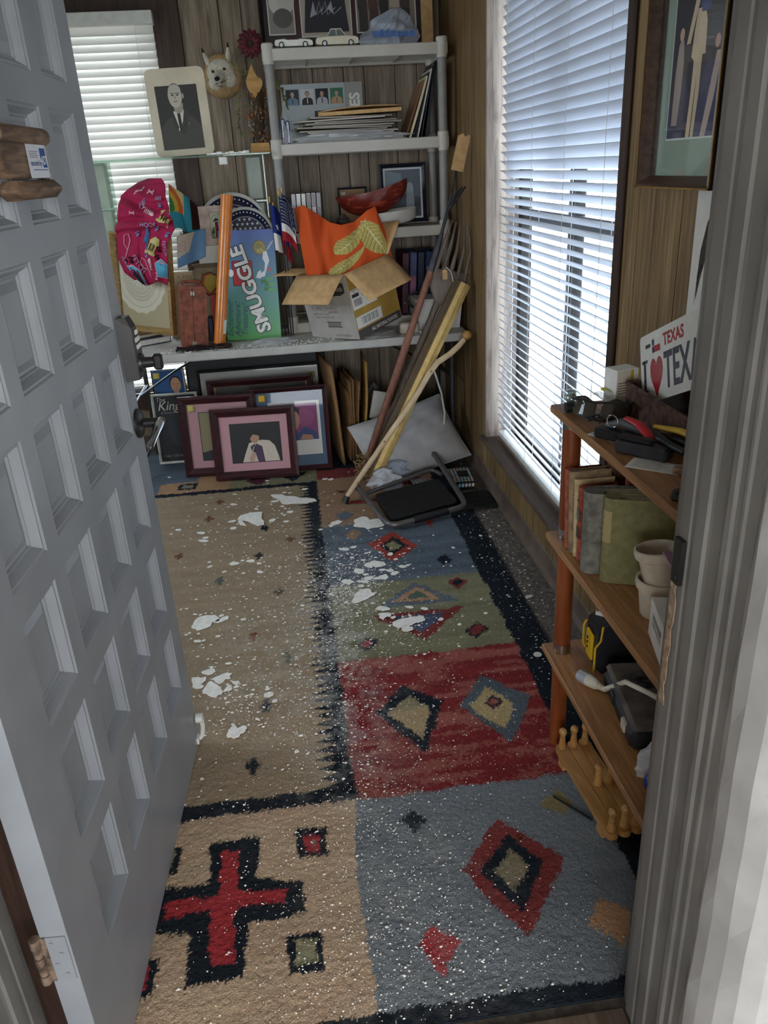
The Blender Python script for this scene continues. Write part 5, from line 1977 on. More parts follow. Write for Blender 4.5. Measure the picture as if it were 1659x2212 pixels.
# carved finial
fin = [(-.034, .30), (-.030, .285), (-.022, .268), (-.014, .272), (-.010, .258), (-.004, .252), (0, .244), (.004, .252), (.010, .258), (.014, .272), (.022, .268), (.032, .285), (.042, .300), (.044, .318), (.036, .332), (.022, .336), (.010, .356), (-.004, .392), (-.014, .372), (-.030, .335), (-.038, .318)]
b = B(Matrix.Translation((0, -.050, 0)) @ Matrix.Rotation(PI / 2, 4, 'X'))
b.prism(fin, 0, .012)
b.build('carved_finial', 'pale_wood', fl)
B().cyl((.004, 0, .28), (.004, .0, .48), .005, n=8).build('stem', 'dry_green', fl)
M('petal_maroon', '#5c1f28', 0.8, var=0.2)
fc = Vector((.004, -.02, .482))
fw_ = thing('flower_head', None, None)
fw_.parent = fl
fw_.location = fc
petal = B()
petal.grid(lambda u, v: ((u - .5) * .030 * math.sin(PI * (.08 + .92 * v)) ** .7 * (1 if v < .98 else .1), -.010 * math.sin(PI * v) - .006 * (1 - (2 * u - 1) ** 2), .014 + .052 * v), 4, 6)
p0 = petal.build('petal', 'petal_maroon', fw_, solid=.0012)
for k in range(26):
    o = p0 if k == 0 else copy_of(p0, fw_)
    ring = 0 if k < 14 else 1
    o.rotation_euler = ((.25 if ring else -.05), (k if not ring else k - 14) * 2 * PI / (14 if not ring else 12) + ring * .2, 0)
    o.rotation_mode = 'XYZ'
    o.matrix_local = Matrix.Rotation((k if not ring else k - 14) * 2 * PI / (14 if not ring else 12) + ring * .22, 4, 'Y') @ Matrix.Rotation(.38 if ring else .08, 4, 'X') @ Matrix.Scale(.82 if ring else 1.0, 4)
b = B()
for k in range(60):
    a = k * 2.4
    r = .0022 * math.sqrt(k)
    b.lathe([(0, -.003), (.0026, 0), (0, .004)], (r * math.cos(a), -.014 - .006 * (1 - k / 60), r * math.sin(a)), 5)
b.build('seed_disc', 'dry_brown', fw_)


def wheat(path, n, seed):
    rr = random.Random(seed)
    b = B()
    b.tube(path, .0016, 5)
    P = [Vector(p) for p in path]
    for k in range(n):
        f = .35 + .65 * k / n
        i = min(int(f * (len(P) - 1)), len(P) - 2)
        p = P[i].lerp(P[i + 1], f * (len(P) - 1) - i)
        d = (P[i + 1] - P[i]).normalized()
        s_ = Vector((rr.uniform(-1, 1), rr.uniform(-.6, .6), rr.uniform(-1, 1)))
        q = p + (d + s_ * .6).normalized() * .020
        b.tube([p, p.lerp(q, .5), q], [.0016, .0045, .0008], 5)
    o = b.build('wheat_sprig', 'dry_green', fl)
    o['kind'] = 'stuff'


wheat([(-.02, 0, .29), (-.06, -.01, .31), (-.085, -.02, .24), (-.095, -.02, .14), (-.092, -.02, .09)], 34, 1)
wheat([(-.02, 0, .30), (-.05, -.02, .36), (-.09, -.03, .40)], 26, 2)
wheat([(.02, 0, .30), (.075, -.03, .305), (.13, -.05, .28), (.155, -.06, .20)], 40, 3)
wheat([(.02, 0, .28), (.07, -.03, .29), (.12, -.05, .305)], 26, 4)
wheat([(0, 0, .30), (-.015, -.02, .37), (-.05, -.03, .34)], 24, 5)

# ================================================================ table: framed doily with a red cloth over it
def draw_doily(b, x0, y0, x1, y1, z):
    b.poly(rect(x0, y0, x1, y1), z, '#ab9c78')
    cx, cy = x0 + (x1 - x0) * .42, y0 + (y1 - y0) * .56
    R_ = (x1 - x0) * .50
    sc = []
    for k in range(72):
        a = 2 * PI * k / 72
        sc.append((cx + R_ * (1 + .02 * math.cos(a * 18)) * math.cos(a), cy + R_ * (1 + .02 * math.cos(a * 18)) * math.sin(a) * 1.05))
    b.poly(sc, z + .0004, '#d2c9b2')
    b.poly(ell(cx, cy, R_ * .86, R_ * .9, 48), z + .0006, '#bdb49b')
    b.poly(ell(cx, cy, R_ * .82, R_ * .86, 48), z + .0008, '#cfc6af')
    b.poly(ell(cx, cy, R_ * .66, R_ * .70, 48), z + .0010, '#b4ab93')
    for k in range(40):
        a = 2 * PI * k / 40
        b.poly(stroke([(cx + R_ * .1 * math.cos(a), cy + R_ * .1 * math.sin(a)), (cx + R_ * .66 * math.cos(a), cy + R_ * .68 * math.sin(a))], .0022), z + .0012, '#d6cdb7')
    for rr_ in (.25, .38, .5, .6):
        pts = ell(cx, cy, R_ * rr_, R_ * rr_ * 1.04, 40)
        b.poly(stroke(pts + [pts[0]], .0018), z + .0013, '#ded6c2')
    for k in range(12):
        a = 2 * PI * k / 12
        b.poly([(cx + R_ * .08 * math.cos(a - .3), cy + R_ * .08 * math.sin(a - .3)), (cx + R_ * .42 * math.cos(a), cy + R_ * .42 * math.sin(a)), (cx + R_ * .08 * math.cos(a + .3), cy + R_ * .08 * math.sin(a + .3))], z + .0015, '#ded6c2')
    b.poly(ell(cx, cy, R_ * .12, R_ * .12, 20), z + .0016, '#a29a82')


dm = PM((-.612 - .40 * math.cos(math.radians(-34)), 4.31 - .40 * math.sin(math.radians(-34)), .795), -34, 5, -2.5)
picture('framed_doily', 'gold-framed crocheted doily standing on books by the grey door', dm, .40, .51, .032, 'frame_gold', '#8d9282', None, draw_doily, .034)

# stacked books below it
def book(name, label, loc, dims, rz, cover, pages='#d9d2c2', group=None, flat=True, rx=0, ry=0):
    """lying book: spine toward local -y"""
    t = thing(name, label, 'book', mat=TM(loc, rx, ry, rz), group=group)
    w, d, h = dims
    c = B()
    c.bb(0, w, 0, d, 0, .003)
    c.bb(0, w, 0, d, h - .003, h)
    c.bb(0, w, 0, .003, .003, h - .003)
    c.build('cover', cover, t)
    p = B()
    p.bb(.003, w - .003, .003, d - .004, .0032, h - .0032)
    p.build('pages', M('pages_' + pages.strip('#'), pages, 0.9, var=0.08, scale=200), t)
    return t


M('cover_navy', '#2a2f45', 0.5)
M('cover_brown', '#5a4335', 0.6)
M('cover_red', '#a2322a', 0.5)
M('cover_ochre', '#a8792e', 0.5)
book('thick_book', 'thick white-paged book lying at the bottom of the stack under the doily frame', (-.66, 4.37, .737), (.20, .28, .034), 122, 'cover_navy', '#e2e0da', 'books under the doily frame')
book('tan_book', 'thinner cream-paged book on top of the stack under the doily frame', (-.70, 4.40, .7715), (.17, .24, .020), 128, 'cover_brown', '#d9cfb8', 'books under the doily frame')

# red fleece blanket
fb = B()
FL_L = [(1.055, -.800), (1.10, -.842), (1.17, -.857), (1.31, -.842), (1.39, -.822), (1.435, -.806), (1.475, -.800), (1.505, -.752), (1.532, -.712), (1.548, -.660)]
FL_R = [(1.055, -.62), (1.075, -.607), (1.10, -.600), (1.25, -.578), (1.30, -.545), (1.32, -.525), (1.40, -.545), (1.46, -.552), (1.52, -.555), (1.548, -.572)]


def fleece_pt(u, v):
    z = 1.055 + .493 * v
    xl, xr = interp(FL_L, z), interp(FL_R, z)
    x = xl + (xr - xl) * u
    z += .012 * math.sin(9 * u + 1) * (1 - v) + .018 * (u - .5) * (v > .9) * 0
    e = 2 * u - 1
    y = 4.295 - .16 * (u - .55) - .055 * math.sin(PI * min(1, v * 1.05)) ** .5 + .14 * max(0, v - .66) + .015 * e * e
    fold = .012 * math.sin(u * 15 + 2 * v) * (1 - v) ** 1.5 + .020 * math.exp(-((u - .46) / .035) ** 2) * max(0, .62 - v) * 1.6
    c1, c2, c3 = .535 + .05 * math.sin(3 * u), .70 + .06 * math.cos(4 * u), .86 + .05 * math.sin(5 * u + 1)
    ridge = -.034 * math.exp(-((v - c1) / .030) ** 2) + .020 * math.exp(-((v - c1 - .07) / .025) ** 2) - .036 * math.exp(-((v - c2) / .034) ** 2) + .020 * math.exp(-((v - c2 - .075) / .025) ** 2) - .030 * math.exp(-((v - c3) / .034) ** 2)
    return (x, y + fold + ridge, z)


fb.grid(fleece_pt, 70, 90, col='#a3234a')
base_n = len(fb.f)


def on_fleece(poly, col, k):
    """print laid on the cloth's surface"""
    vs = []
    for (u, v) in poly:
        p = Vector(fleece_pt(min(max(u, 0), 1), min(max(v, 0), 1)))
        vs.append((p.x, p.y - .008 - .0006 * k, p.z))
    fb.add(vs, [tuple(range(len(vs)))], False, col)


def fine(poly, n=4):
    out = []
    for i, p in enumerate(poly):
        q = poly[(i + 1) % len(poly)]
        for k in range(n):
            out.append((p[0] + (q[0] - p[0]) * k / n, p[1] + (q[1] - p[1]) * k / n))
    return out


def dress(cx, cy, kind, s_=1.0, rot=0.0):
    c_, n_ = math.cos(math.radians(rot)), math.sin(math.radians(rot))

    def T(pts):
        return [(cx + (p[0] * c_ - p[1] * n_) * s_, cy + (p[0] * n_ + p[1] * c_) * s_ * .62) for p in pts]
    if kind == 'house':
        on_fleece(T([(-.13, -.13), (.13, -.13), (.13, .10), (0, .17), (-.13, .10)]), '#e3a8b4', 1)
        on_fleece(T([(-.12, -.12), (.12, -.12), (.12, .09), (0, .155), (-.12, .09)]), '#5aa3bf', 2)
        for k in range(4):
            on_fleece(T(rect(-.115 + .06 * k, -.12, -.105 + .06 * k, .10)), '#20313c', 3)
        on_fleece(T([(-.05, -.12), (.05, -.12), (.05, .02), (0, .06), (-.05, .02)]), '#1b2229', 4)
    elif kind == 'hydrant':
        on_fleece(T([(-.11, -.13), (.11, -.13), (.11, -.08), (.08, -.08), (.08, .05), (.11, .07), (.05, .15), (-.05, .15), (-.11, .07), (-.08, .05), (-.08, -.08), (-.11, -.08)]), '#cdbb7c', 1)
        for k in range(3):
            on_fleece(T(rect(-.05 + .04 * k, -.07, -.038 + .04 * k, .04)), '#3a2f1c', 2)
        on_fleece(T(ell(0, .0, .03, .045, 10)), '#8f8146', 3)
    elif kind == 'fish':
        on_fleece(T(ell(.07, 0, .055, .045, 10)), '#e8b3bf', 1)
        on_fleece(T(stroke([(.04, 0), (-.13, .02)], .016)), '#e8b3bf', 2)
        for k in range(4):
            on_fleece(T(stroke([(.02 - .035 * k, -.045), (.02 - .035 * k, .05)], .012)), '#e8b3bf', 3)
        on_fleece(T([(-.12, .02), (-.17, .07), (-.15, .02), (-.17, -.03)]), '#e8b3bf', 2)
    elif kind == 'paw':
        on_fleece(T(ell(0, 0, .035, .03, 10)), '#3f1024', 1)
        for k in range(3):
            on_fleece(T(ell(-.03 + .03 * k, .05, .012, .015, 8)), '#3f1024', 1)
    elif kind == 'paw2':
        on_fleece(T(ell(0, 0, .03, .026, 10)), '#7d7fa6', 1)
        for k in range(3):
            on_fleece(T(ell(-.026 + .026 * k, .045, .010, .013, 8)), '#7d7fa6', 1)
    elif kind == 'leash':
        on_fleece(T(stroke([(0, -.16), (.05, -.05), (.09, .08), (.06, .15), (.0, .12), (.0, .02), (.05, -.05)], .012)), '#d98ba0', 1)
    elif kind == 'bone':
        on_fleece(T(stroke([(-.07, 0), (.07, 0)], .03)), '#e3a8b4', 1)
        for sx in (-1, 1):
            for sy in (-1, 1):
                on_fleece(T(ell(sx * .075, sy * .022, .022, .022, 8)), '#e3a8b4', 1)
    else:
        tb_ = B()
        text(tb_, kind, 0, 0, .13, 0, '#a58ab0')
        for f in tb_.f:
            on_fleece(T([tb_.v[i][:2] for i in f]), '#b493ad', 2)


for a in ((.27, .09, 'house', 1.1, 0), (.89, .14, 'house', 1.0, 4), (.72, .36, 'hydrant', 1.0, -30), (.88, .63, 'hydrant', .9, -40), (.62, .70, 'fish', .9, -30), (.66, .20, 'fish', .7, 100),
          (.30, .30, 'FETCH', .85, -62), (.08, .26, 'ARF', .8, -80), (.44, .74, 'ARF', .8, 25), (.42, .58, 'WOOF', .7, -10), (.90, .42, 'FETCH', .6, -75), (.85, .32, 'paw', 1, 10), (.82, .24, 'paw', 1, 30), (.28, .24, 'paw', 1.1, 10), (.16, .22, 'paw', .9, 40), (.93, .47, 'paw2', 1, 0),
          (.72, .52, 'paw2', .9, 10), (.40, .50, 'paw2', 1, 30), (.60, .28, 'paw2', 1, 0), (.84, .74, 'paw2', 1, 0), (.52, .16, 'leash', 1.2, 30), (.16, .38, 'leash', 1.3, 0), (.35, .90, 'bone', .8, 20), (.66, .88, 'bone', .8, -10), (.30, .70, 'bone', .6, 0), (.76, .06, 'bone', .7, 70), (.78, .80, 'ARF', .6, 0)):
    dress(*a)
on_fleece([(.52, .42), (.60, .42), (.60, .36), (.62, .33), (.62, .50), (.58, .52), (.57, .56), (.54, .56), (.54, .50)], '#55719c', 2)
o = fb.build('fleece_blanket', 'cloth_print', solid=.004)
tag(o, 'crimson fleece with dog, hydrant and fishbone prints draped over the doily frame', 'blanket')

# turquoise cloth with rainbow corner and a brown cap beside it
tc = B()


def turq(u, v):
    return (-.590 + .185 * u + .03 * v * (1 - u), 4.448 + .012 * math.sin(5 * u) + .008 * math.sin(9 * u + 4 * v), 1.285 + (.235 - .13 * u) * v + .02 * math.sin(7 * u) * (1 - v))


def turq_col(u, v):
    d = math.hypot(u * .9 + .12, (v - .52) * .9)
    if u < .42 and v > .42:
        if d < .26:
            return '#3f8f50'
        if d < .36:
            return '#d7b34a'
        if d < .47:
            return '#cf6a33'
        return '#d9c48a'
    if u > .62 and v > .15:
        return '#38201f'
    return '#3f9fb4' if (u + v * .3) % .5 < .42 else '#2f869c'


tc.grid(turq, 44, 40, colfn=turq_col)
o = tc.build('turquoise_cloth', 'cloth_print', solid=.004)
tag(o, 'turquoise cloth with rainbow stripes and a dark brown patch beside the crimson fleece', 'cloth')
lb = B()
lb.grid(lambda u, v: (-.562 + .150 * u + .015 * v, 4.325 + .03 * v + .012 * math.sin(6 * u), 1.115 + .155 * v + .02 * u * (1 - v) - .035 * (1 - u) * (1 - v) * 0 + .03 * u), 26, 26, colfn=lambda u, v: '#cfc6b4' if (u < .62 - .55 * (1 - v) * .6 and v > .30 + .25 * u) and not (u < .30 and .45 < v < .8 and (u * 7 + v * 9) % 1 < .5) else ('#c9a8a4' if (u < .35 and v > .45) else '#6f98bf'))
o = lb.build('blue_napkin', 'cloth_print', solid=.003)
tag(o, 'pale blue napkin with a cream floral panel beside the gold frame', 'napkin')
o = B()
o.grid(lambda u, v: (-.53 + .085 * u, 4.385 + .02 * math.sin(4 * v), 1.19 + .10 * v - .03 * u + .02 * math.sin(5 * u + 3 * v)), 12, 12, colfn=lambda u, v: '#7d94ac' if (u * 4 + v * 5) % 1 < .55 else '#b9c3cc')
o = o.build('blue_scarf', 'cloth_print', solid=.003)
tag(o, 'crumpled grey-blue scarf behind the pale blue napkin', 'scarf')

# boxes behind: clock board, white carton, card with a small shed picture, beige storybook
t = thing('clock_board', 'olive square clock face with fruit slices behind the suitcase', 'clock', mat=PM((-.500, 4.40, .7365), 0, 1))
B().bb(0, .27, 0, .388, -.018, 0).build('board', M('clock_olive', '#8c7f5c', 0.5), t)
b = B()
b.poly(rect(0, .365, .27, .388), .0005, '#6d6042')
b.poly(rect(0, .36, .012, .375), .0009, '#2a2622')
b.poly(ell(.185, .13, .165, .165, 48), .0006, '#5d5337')
b.poly(ell(.185, .13, .160, .160, 48), .0008, '#b5aa86')
b.poly(ell(.185, .13, .135, .135, 48), .001, '#aaa07c')
lem = [(.03, .28), (.05, .235), (.075, .215), (.10, .24), (.155, .28), (.14, .32), (.09, .345), (.05, .335)]
b.poly(lem, .0009, '#4a2f1c')
b.poly([(p[0] * .9 + .0088, p[1] * .9 + .028) for p in lem], .0012, '#a8502c')
b.poly([(p[0] * .7 + .030, p[1] * .72 + .082) for p in lem], .0015, '#b09530')
for n_, a in (('12', 90), ('11', 120), ('10', 150), ('9', 180), ('8', 210), ('7', 240)):
    text(b, n_, .185 + .105 * math.cos(math.radians(a)), .118 + .105 * math.sin(math.radians(a)), .034, .0014, '#26221c', align='CENTER', bold=.0006)
b.poly(ell(.115, .262, .004, .004, 8), .0014, '#26221c')
b.poly(stroke([(.185, .13), (.185, .22)], .005), .0016, '#2a2622')
b.poly(stroke([(.185, .13), (.245, .15)], .006), .0016, '#2a2622')
b.build('clock_print', 'print_matt', t)
o = B().bb(-.455, -.235, 4.378, 4.43, 1.1265, 1.214, bev=.003).build('white_carton', 'paper_white')
tag(o, 'white carton lying on top of the olive clock face', 'carton')
t = thing('shed_card', 'pinkish mounted print of a little red shed on the white carton', 'mounted print', mat=PM((-.428, 4.398, 1.2155), 0, 5, 0))
B().bb(0, .165, 0, .19, -.004, 0).build('mount', M('mount_pink', '#cdb9ad', 0.8), t)
b = B()
b.poly(rect(.054, .030, .128, .160), .0005, '#6a4a34')
b.poly(rect(.056, .032, .126, .158), .0008, '#b9bba0')
b.poly(rect(.056, .032, .126, .058), .0010, '#7d8a5a')
b.poly([(.076, .036), (.097, .036), (.095, .112), (.078, .112)], .0012, '#6f1f26')
b.poly([(.100, .036), (.124, .040), (.119, .110), (.099, .112)], .0012, '#5c1a22')
b.poly([(.066, .112), (.085, .132), (.116, .113), (.096, .118)], .0014, '#24222a')
b.poly([(.085, .132), (.090, .130), (.122, .110), (.114, .110)], .0016, '#d8d5cc')
b.poly(stroke([(.098, .036), (.097, .112)], .005), .0015, '#d8d0c4')
b.poly(stroke([(.074, .036), (.076, .112)], .003), .0015, '#d8d0c4')
for k in range(5):
    b.poly(blob(.064 + .003 * k, .06 + .010 * (k % 3), .008, 7, .4), .0011, '#4c6a3c')
b.poly(stroke([(.06, .128), (.072, .14), (.09, .15), (.11, .145)], .0015), .0013, '#4a5a44')
b.build('picture', 'print_matt', t)
t = book('beige_storybook', 'beige storybook with gold lettering between gold frame and suitcase', (-.668, 4.478, .7365), (.165, .025, .345), 0, 'mount_cream', '#cfc6b4')
b = B(Matrix(((1, 0, 0, 0), (0, 0, -1, -.0006), (0, 1, 0, 0), (0, 0, 0, 1))))
text(b, 'e Stori', .072, .312, .034, .0002, '#a8873c', shear=.2)
b.build('gold_lettering', 'print_matt', t)

# star-patterned plates
def star_plate(name, label, c, R_, tilt, yaw=0):
    m = PM((c[0], c[1], c[2]), yaw, tilt)
    t = thing(name, label, 'plate', mat=m, group='plates with white stars')
    b = B()
    b.lathe([(0, -.012), (R_ * .7, -.012), (R_ * .78, -.006), (R_, .008), (R_ + .004, .012), (R_, .014), (R_ * .78, .0), (R_ * .7, -.004), (0, -.004)], (0, 0, 0), 56)
    b.build('plate_body', 'ceramic_white', t)
    b = B()
    b.poly(ell(0, 0, R_ * .70, R_ * .70, 48), -.0034, '#20243e')
    o = len(b.v)
    n = 56
    vs = []
    for rr_, z in ((R_ * .70, -.0036), (R_ * .785, .0008), (R_ * .93, .0108)):
        vs += [(rr_ * math.cos(2 * PI * i / n), rr_ * math.sin(2 * PI * i / n), z) for i in range(n)]
    b.add(vs, [(k * n + i, k * n + (i + 1) % n, (k + 1) * n + (i + 1) % n, (k + 1) * n + i) for k in range(2) for i in range(n)], False, '#20243e')
    step = .0265
    j = -8
    for j in range(-8, 9):
        for i in range(-8, 9):
            x, y = i * step + (step / 2 if j % 2 else 0), j * step * .87
            d = math.hypot(x, y)
            if d < R_ * .66:
                b.poly(star(x, y, .0088, 90), -.0026, '#dfe0e4')
    for k in range(44):
        a = 2 * PI * k / 44
        b.poly(star(R_ * .85 * math.cos(a), R_ * .85 * math.sin(a), .006, 90), .0075, '#dfe0e4')
    pts = ell(0, 0, R_ * .705, R_ * .705, 60)
    b.poly(stroke(pts + [pts[0]], .003), -.0024, '#b9bcc8')
    b.build('star_glaze', 'print_gloss', t)
    return t


star_plate('star_plate', 'large round navy plate with white stars behind the orange tube', (-.262, 4.492, 1.268), .190, 9, 0)
star_plate('star_plate', 'smaller star-patterned plate leaning in front of the large one, behind the game box', (-.200, 4.462, 1.235), .150, 9, 0)
o = B().bb(-.45, -.19, 4.435, 4.515, .7365, 1.070, bev=.004).build('storage_carton', 'kraft')
tag(o, 'brown carton behind the game box that props up the star plates', 'carton')

# orange wrapping-paper tube
t = thing('wrapping_tube', 'tall orange tube of wrapping paper in shrink film leaning between suitcase and game box', 'wrapping tube', (0, 0, 0))
M('tube_orange', '#d0761f', 0.3, var=0.06, scale=20, coat=.3)
A_, Z_ = Vector((-.388, 4.185, .743)), Vector((-.262, 4.262, 1.455))
b = B().cyl(A_, Z_, .030, n=28)
b.build('roll', 'tube_orange', t)
d_ = (Z_ - A_).normalized()
x_, y_, _ = frame_of(d_)
b = B()
for k in range(13):
    p = A_ + d_ * (.06 + .053 * k) + Vector((.0295, -.006, 0))
    b.tube([p, p + Vector((.004, -.004, .012)), p + Vector((-.003, -.003, .026))], .0012, 5)
b.build('film_seam', 'bag_clear', t)
B().add([A_ + d_ * .05 + Vector((.018, -.0265, 0)), A_ + d_ * .05 + Vector((.031, -.010, 0)), A_ + d_ * .12 + Vector((.031, -.010, 0)), A_ + d_ * .12 + Vector((.018, -.0265, 0))], [(0, 1, 2, 3)]).build('label', 'paper_white', t, solid=.0008)

# brown suitcase on end
M('leatherette', '#8a4a34', 0.6, var=0.18, scale=30, bump=0.25, bscale=250)
t = thing('small_suitcase', 'small worn brown suitcase standing on end at the table edge', 'suitcase', mat=PM((-.583, 4.155, .739), 8, 3, -5.5) @ Matrix.Scale(.92, 4))
pts = rrect(0, 0, .152, .335, .024, 5)
b = B()
b.prism(pts, -.22, 0)
b.build('shell', 'leatherette', t)
b = B()
for (q0, q1) in (((.0755, .005), (.0755, .33)),):
    b.poly(stroke([q0, q1], .0028), .0006, '#3a2018')
inner = rrect(.020, .018, .132, .317, .014, 5)
b.poly(stroke(inner + [inner[0]], .002), .0006, '#5c2f22')
b.poly(stroke([(.012, .31), (.04, .285), (.075, .275), (.11, .285), (.14, .31)], .0025), .0008, '#5c2f22')
b.build('seam', 'print_matt', t)
for y in (.012, .285):
    b = B()
    b.bb(.064, .0735, y, y + .024, 0, .004, bev=.0015)
    b.bb(.0775, .087, y, y + .024, 0, .004, bev=.0015)
    b.bb(.069, .082, y + .008, y + .016, .003, .007, bev=.0015)
    b.build('clasp', M('clasp_metal', '#8f8a82', 0.4, 0.6), t)
B().tube([(.02, .338, -.09), (.03, .352, -.095), (.076, .356, -.10), (.12, .352, -.105), (.13, .338, -.11)], [.006, .008, .009, .008, .006], 8).build('handle', 'leatherette', t)
book('red_book', 'red book standing between the suitcase and the orange tube', (-.418, 4.31, .7365), (.033, .08, .235), 0, 'cover_red')
book('ochre_book', 'thin ochre book standing right behind the orange tube', (-.383, 4.30, .7365), (.016, .08, .235), 0, 'cover_ochre')
o = B().bb(0, .025, 0, .08, 0, .12, bev=.003).build('navy_box', 'cover_navy')
o.location = (-.447, 4.31, .7365)
tag(o, 'small navy box standing beside the red book', 'box')

# ---------------------------------------------------------------- upright game box
t = thing('board_game_box', 'upright blue-green board game box titled SMUGGLE on the table', 'game box', mat=PM((-.352, 4.262, .739), -4, 8, -1.0))
GW, GH = .288, .552
M('game_side', '#3f7a52', 0.5)
B().bb(0, GW, 0, GH, -.045, 0, bev=.002).build('box', 'game_side', t)
b = B()
NB = 24
c_lo, c_mid, c_hi = np.array(hx('#4f9a4a')), np.array(hx('#5d8f96')), np.array(hx('#6476b4'))
for k in range(NB):
    f = (k + .5) / NB
    c = c_lo + (c_mid - c_lo) * min(1, f / .5) if f < .5 else c_mid + (c_hi - c_mid) * (f - .5) / .5
    b.poly(rect(.001, GH * k / NB, GW - .001, GH * (k + 1) / NB), .0006, tuple(c))
G = lambda u, v: (u * GW, v * GH)
b.poly(rrect(*G(.20, .50), *G(.57, .73), .008), .0009, '#2c2a2e')
b.poly(rrect(*G(.21, .505), *G(.56, .725), .008), .0011, '#b8303c')
for bold_, col, z in ((.0072, '#26262a', .0014), (.0034, '#e2e1dc', .0018)):
    text(b, 'SMUGGLE', *G(.82, .085), .098, z, col, rot=105.5, bold=bold_, sx=1.06, space=.98)
for k, s_ in enumerate(('Excitement!', 'Adventure!', 'Treasures!')):
    text(b, s_, *G(.115 + .135 * k, .035), .044, .0014, '#1d4670', rot=86, shear=.35, sx=.86)
b.poly(ell(*G(.72, .84), .034, .036, 30), .0010, '#6a6140')
b.poly(ell(*G(.72, .84), .031, .033, 30), .0012, '#a8925a')
b.poly(ell(*G(.72, .84), .020, .022, 26), .0014, '#8f8a5c')
text(b, '$', *G(.765, .815), .04, .0017, '#c9b878', align='CENTER', rot=90)
b.poly([G(.78, .80), G(.84, .81), G(.88, .72), G(.83, .66), G(.78, .58), G(.70, .57), G(.68, .60), G(.78, .63), G(.80, .70), G(.76, .74)], .0015, '#dfe2e4')
b.poly([G(.66, .62), G(.72, .64), G(.70, .56), G(.62, .57)], .0016, '#dfe2e4')
for k in range(5):
    b.poly(stroke([G(.84 + .02 * k, .82 + .015 * k), G(.90 + .02 * k, .835 + .015 * k)], .004), .0014, '#b9c0c6')
b.poly(ell(*G(.175, .62), .016, .022, 16), .0013, '#2c2a2e')
b.poly(ell(*G(.175, .62), .014, .020, 16), .0015, '#dfe2e4')
for k, (u, v) in enumerate(((.76, .53), (.86, .55), (.82, .50), (.90, .50), (.80, .46), (.88, .45))):
    b.poly([G(u - .06, v - .012), G(u + .05, v - .012), G(u + .06, v + .02), G(u - .05, v + .02)], .0013 + .0002 * k, ('#3c7a4a', '#5fa366')[k % 2])
b.poly(ell(*G(.87, .64), .008, .012, 10), .0015, '#c0606a')
b.build('cover_art', 'print_gloss', t)

# ---------------------------------------------------------------- little flags
M('flag_stick', '#1d1a18', 0.5)


def flag(label, base, top, kind, w=.085, h=.15, ph=0.0):
    t = thing('small_flag', label, 'flag', (0, 0, 0), group='little flags behind the game box')
    A, T_ = Vector(base), Vector(top)
    B().cyl(A, T_, .0028, n=8).build('stick', 'flag_stick', t)
    d = (T_ - A).normalized()
    B().lathe([(.003, 0), (.0055, .006), (.0035, .014), (.005, .020), (0, .040)], tuple(T_), 10).build('spear_tip', 'gold_metal', t)
    b = B()
    top_ = T_ - d * .006

    def fn(u, v):
        # cloth hangs from the stick and droops
        droop = .55 * u
        p = top_ - d * (h * 1.7 * v) + Vector((w * u * (.75 + .25 * v), -.014 * math.sin(7 * u + ph) - .006, -h * droop * u))
        return p

    def cf(u, v):
        if kind == 'texas':
            if v < .62:
                return '#232f78'
            return '#dcd9d6' if u < .5 else '#97202c'
        if v < .56:
            return '#1f2448'
        return '#dcd9d6' if v < .78 else '#97202c'
    b.grid(fn, 20, 26, colfn=cf)
    if kind == 'us':
        for j in range(7):
            for i in range(8):
                u0, v0 = .07 + .115 * i + (.05 if j % 2 else 0), .06 + .075 * j
                if u0 < .97:
                    p = fn(u0, v0)
                    q = [fn(u0 + sx * .035, v0 + sy * .020) for sx, sy in [(math.cos(math.radians(90 + 36 * m_)) * (1 if m_ % 2 == 0 else .42), -math.sin(math.radians(90 + 36 * m_)) * (1 if m_ % 2 == 0 else .42)) for m_ in range(10)]]
                    b.add([(v.x, v.y - .003, v.z) for v in q], [tuple(range(10))], False, '#dcdde2')
    else:
        q = [fn(.40 + .16 * math.cos(math.radians(90 + 36 * m_)) * (1 if m_ % 2 == 0 else .42), .45 - .085 * math.sin(math.radians(90 + 36 * m_)) * (1 if m_ % 2 == 0 else .42)) for m_ in range(10)]
        b.add([(v.x, v.y - .003, v.z) for v in q], [tuple(range(10))], False, '#dcdde2')
    b.build('flag_cloth', 'cloth_print', t, solid=.001)


flag('dark blue flag with a white star drooping behind the game box corner', (-.042, 4.292, .738), (-.055, 4.287, 1.405), 'texas', .075, .13)
flag('second dark blue star flag half hidden behind the first', (-.025, 4.318, .738), (-.040, 4.317, 1.375), 'texas', .07, .12, 1.0)
flag('stars and stripes flag drooping next to the orange cloth', (-.012, 4.262, .738), (-.006, 4.245, 1.435), 'us', .072, .12)
flag('stars and stripes flag with the tallest spear tip beside the shelf post', (.0, 4.285, .738), (.010, 4.275, 1.445), 'us', .060, .11, 2.0)

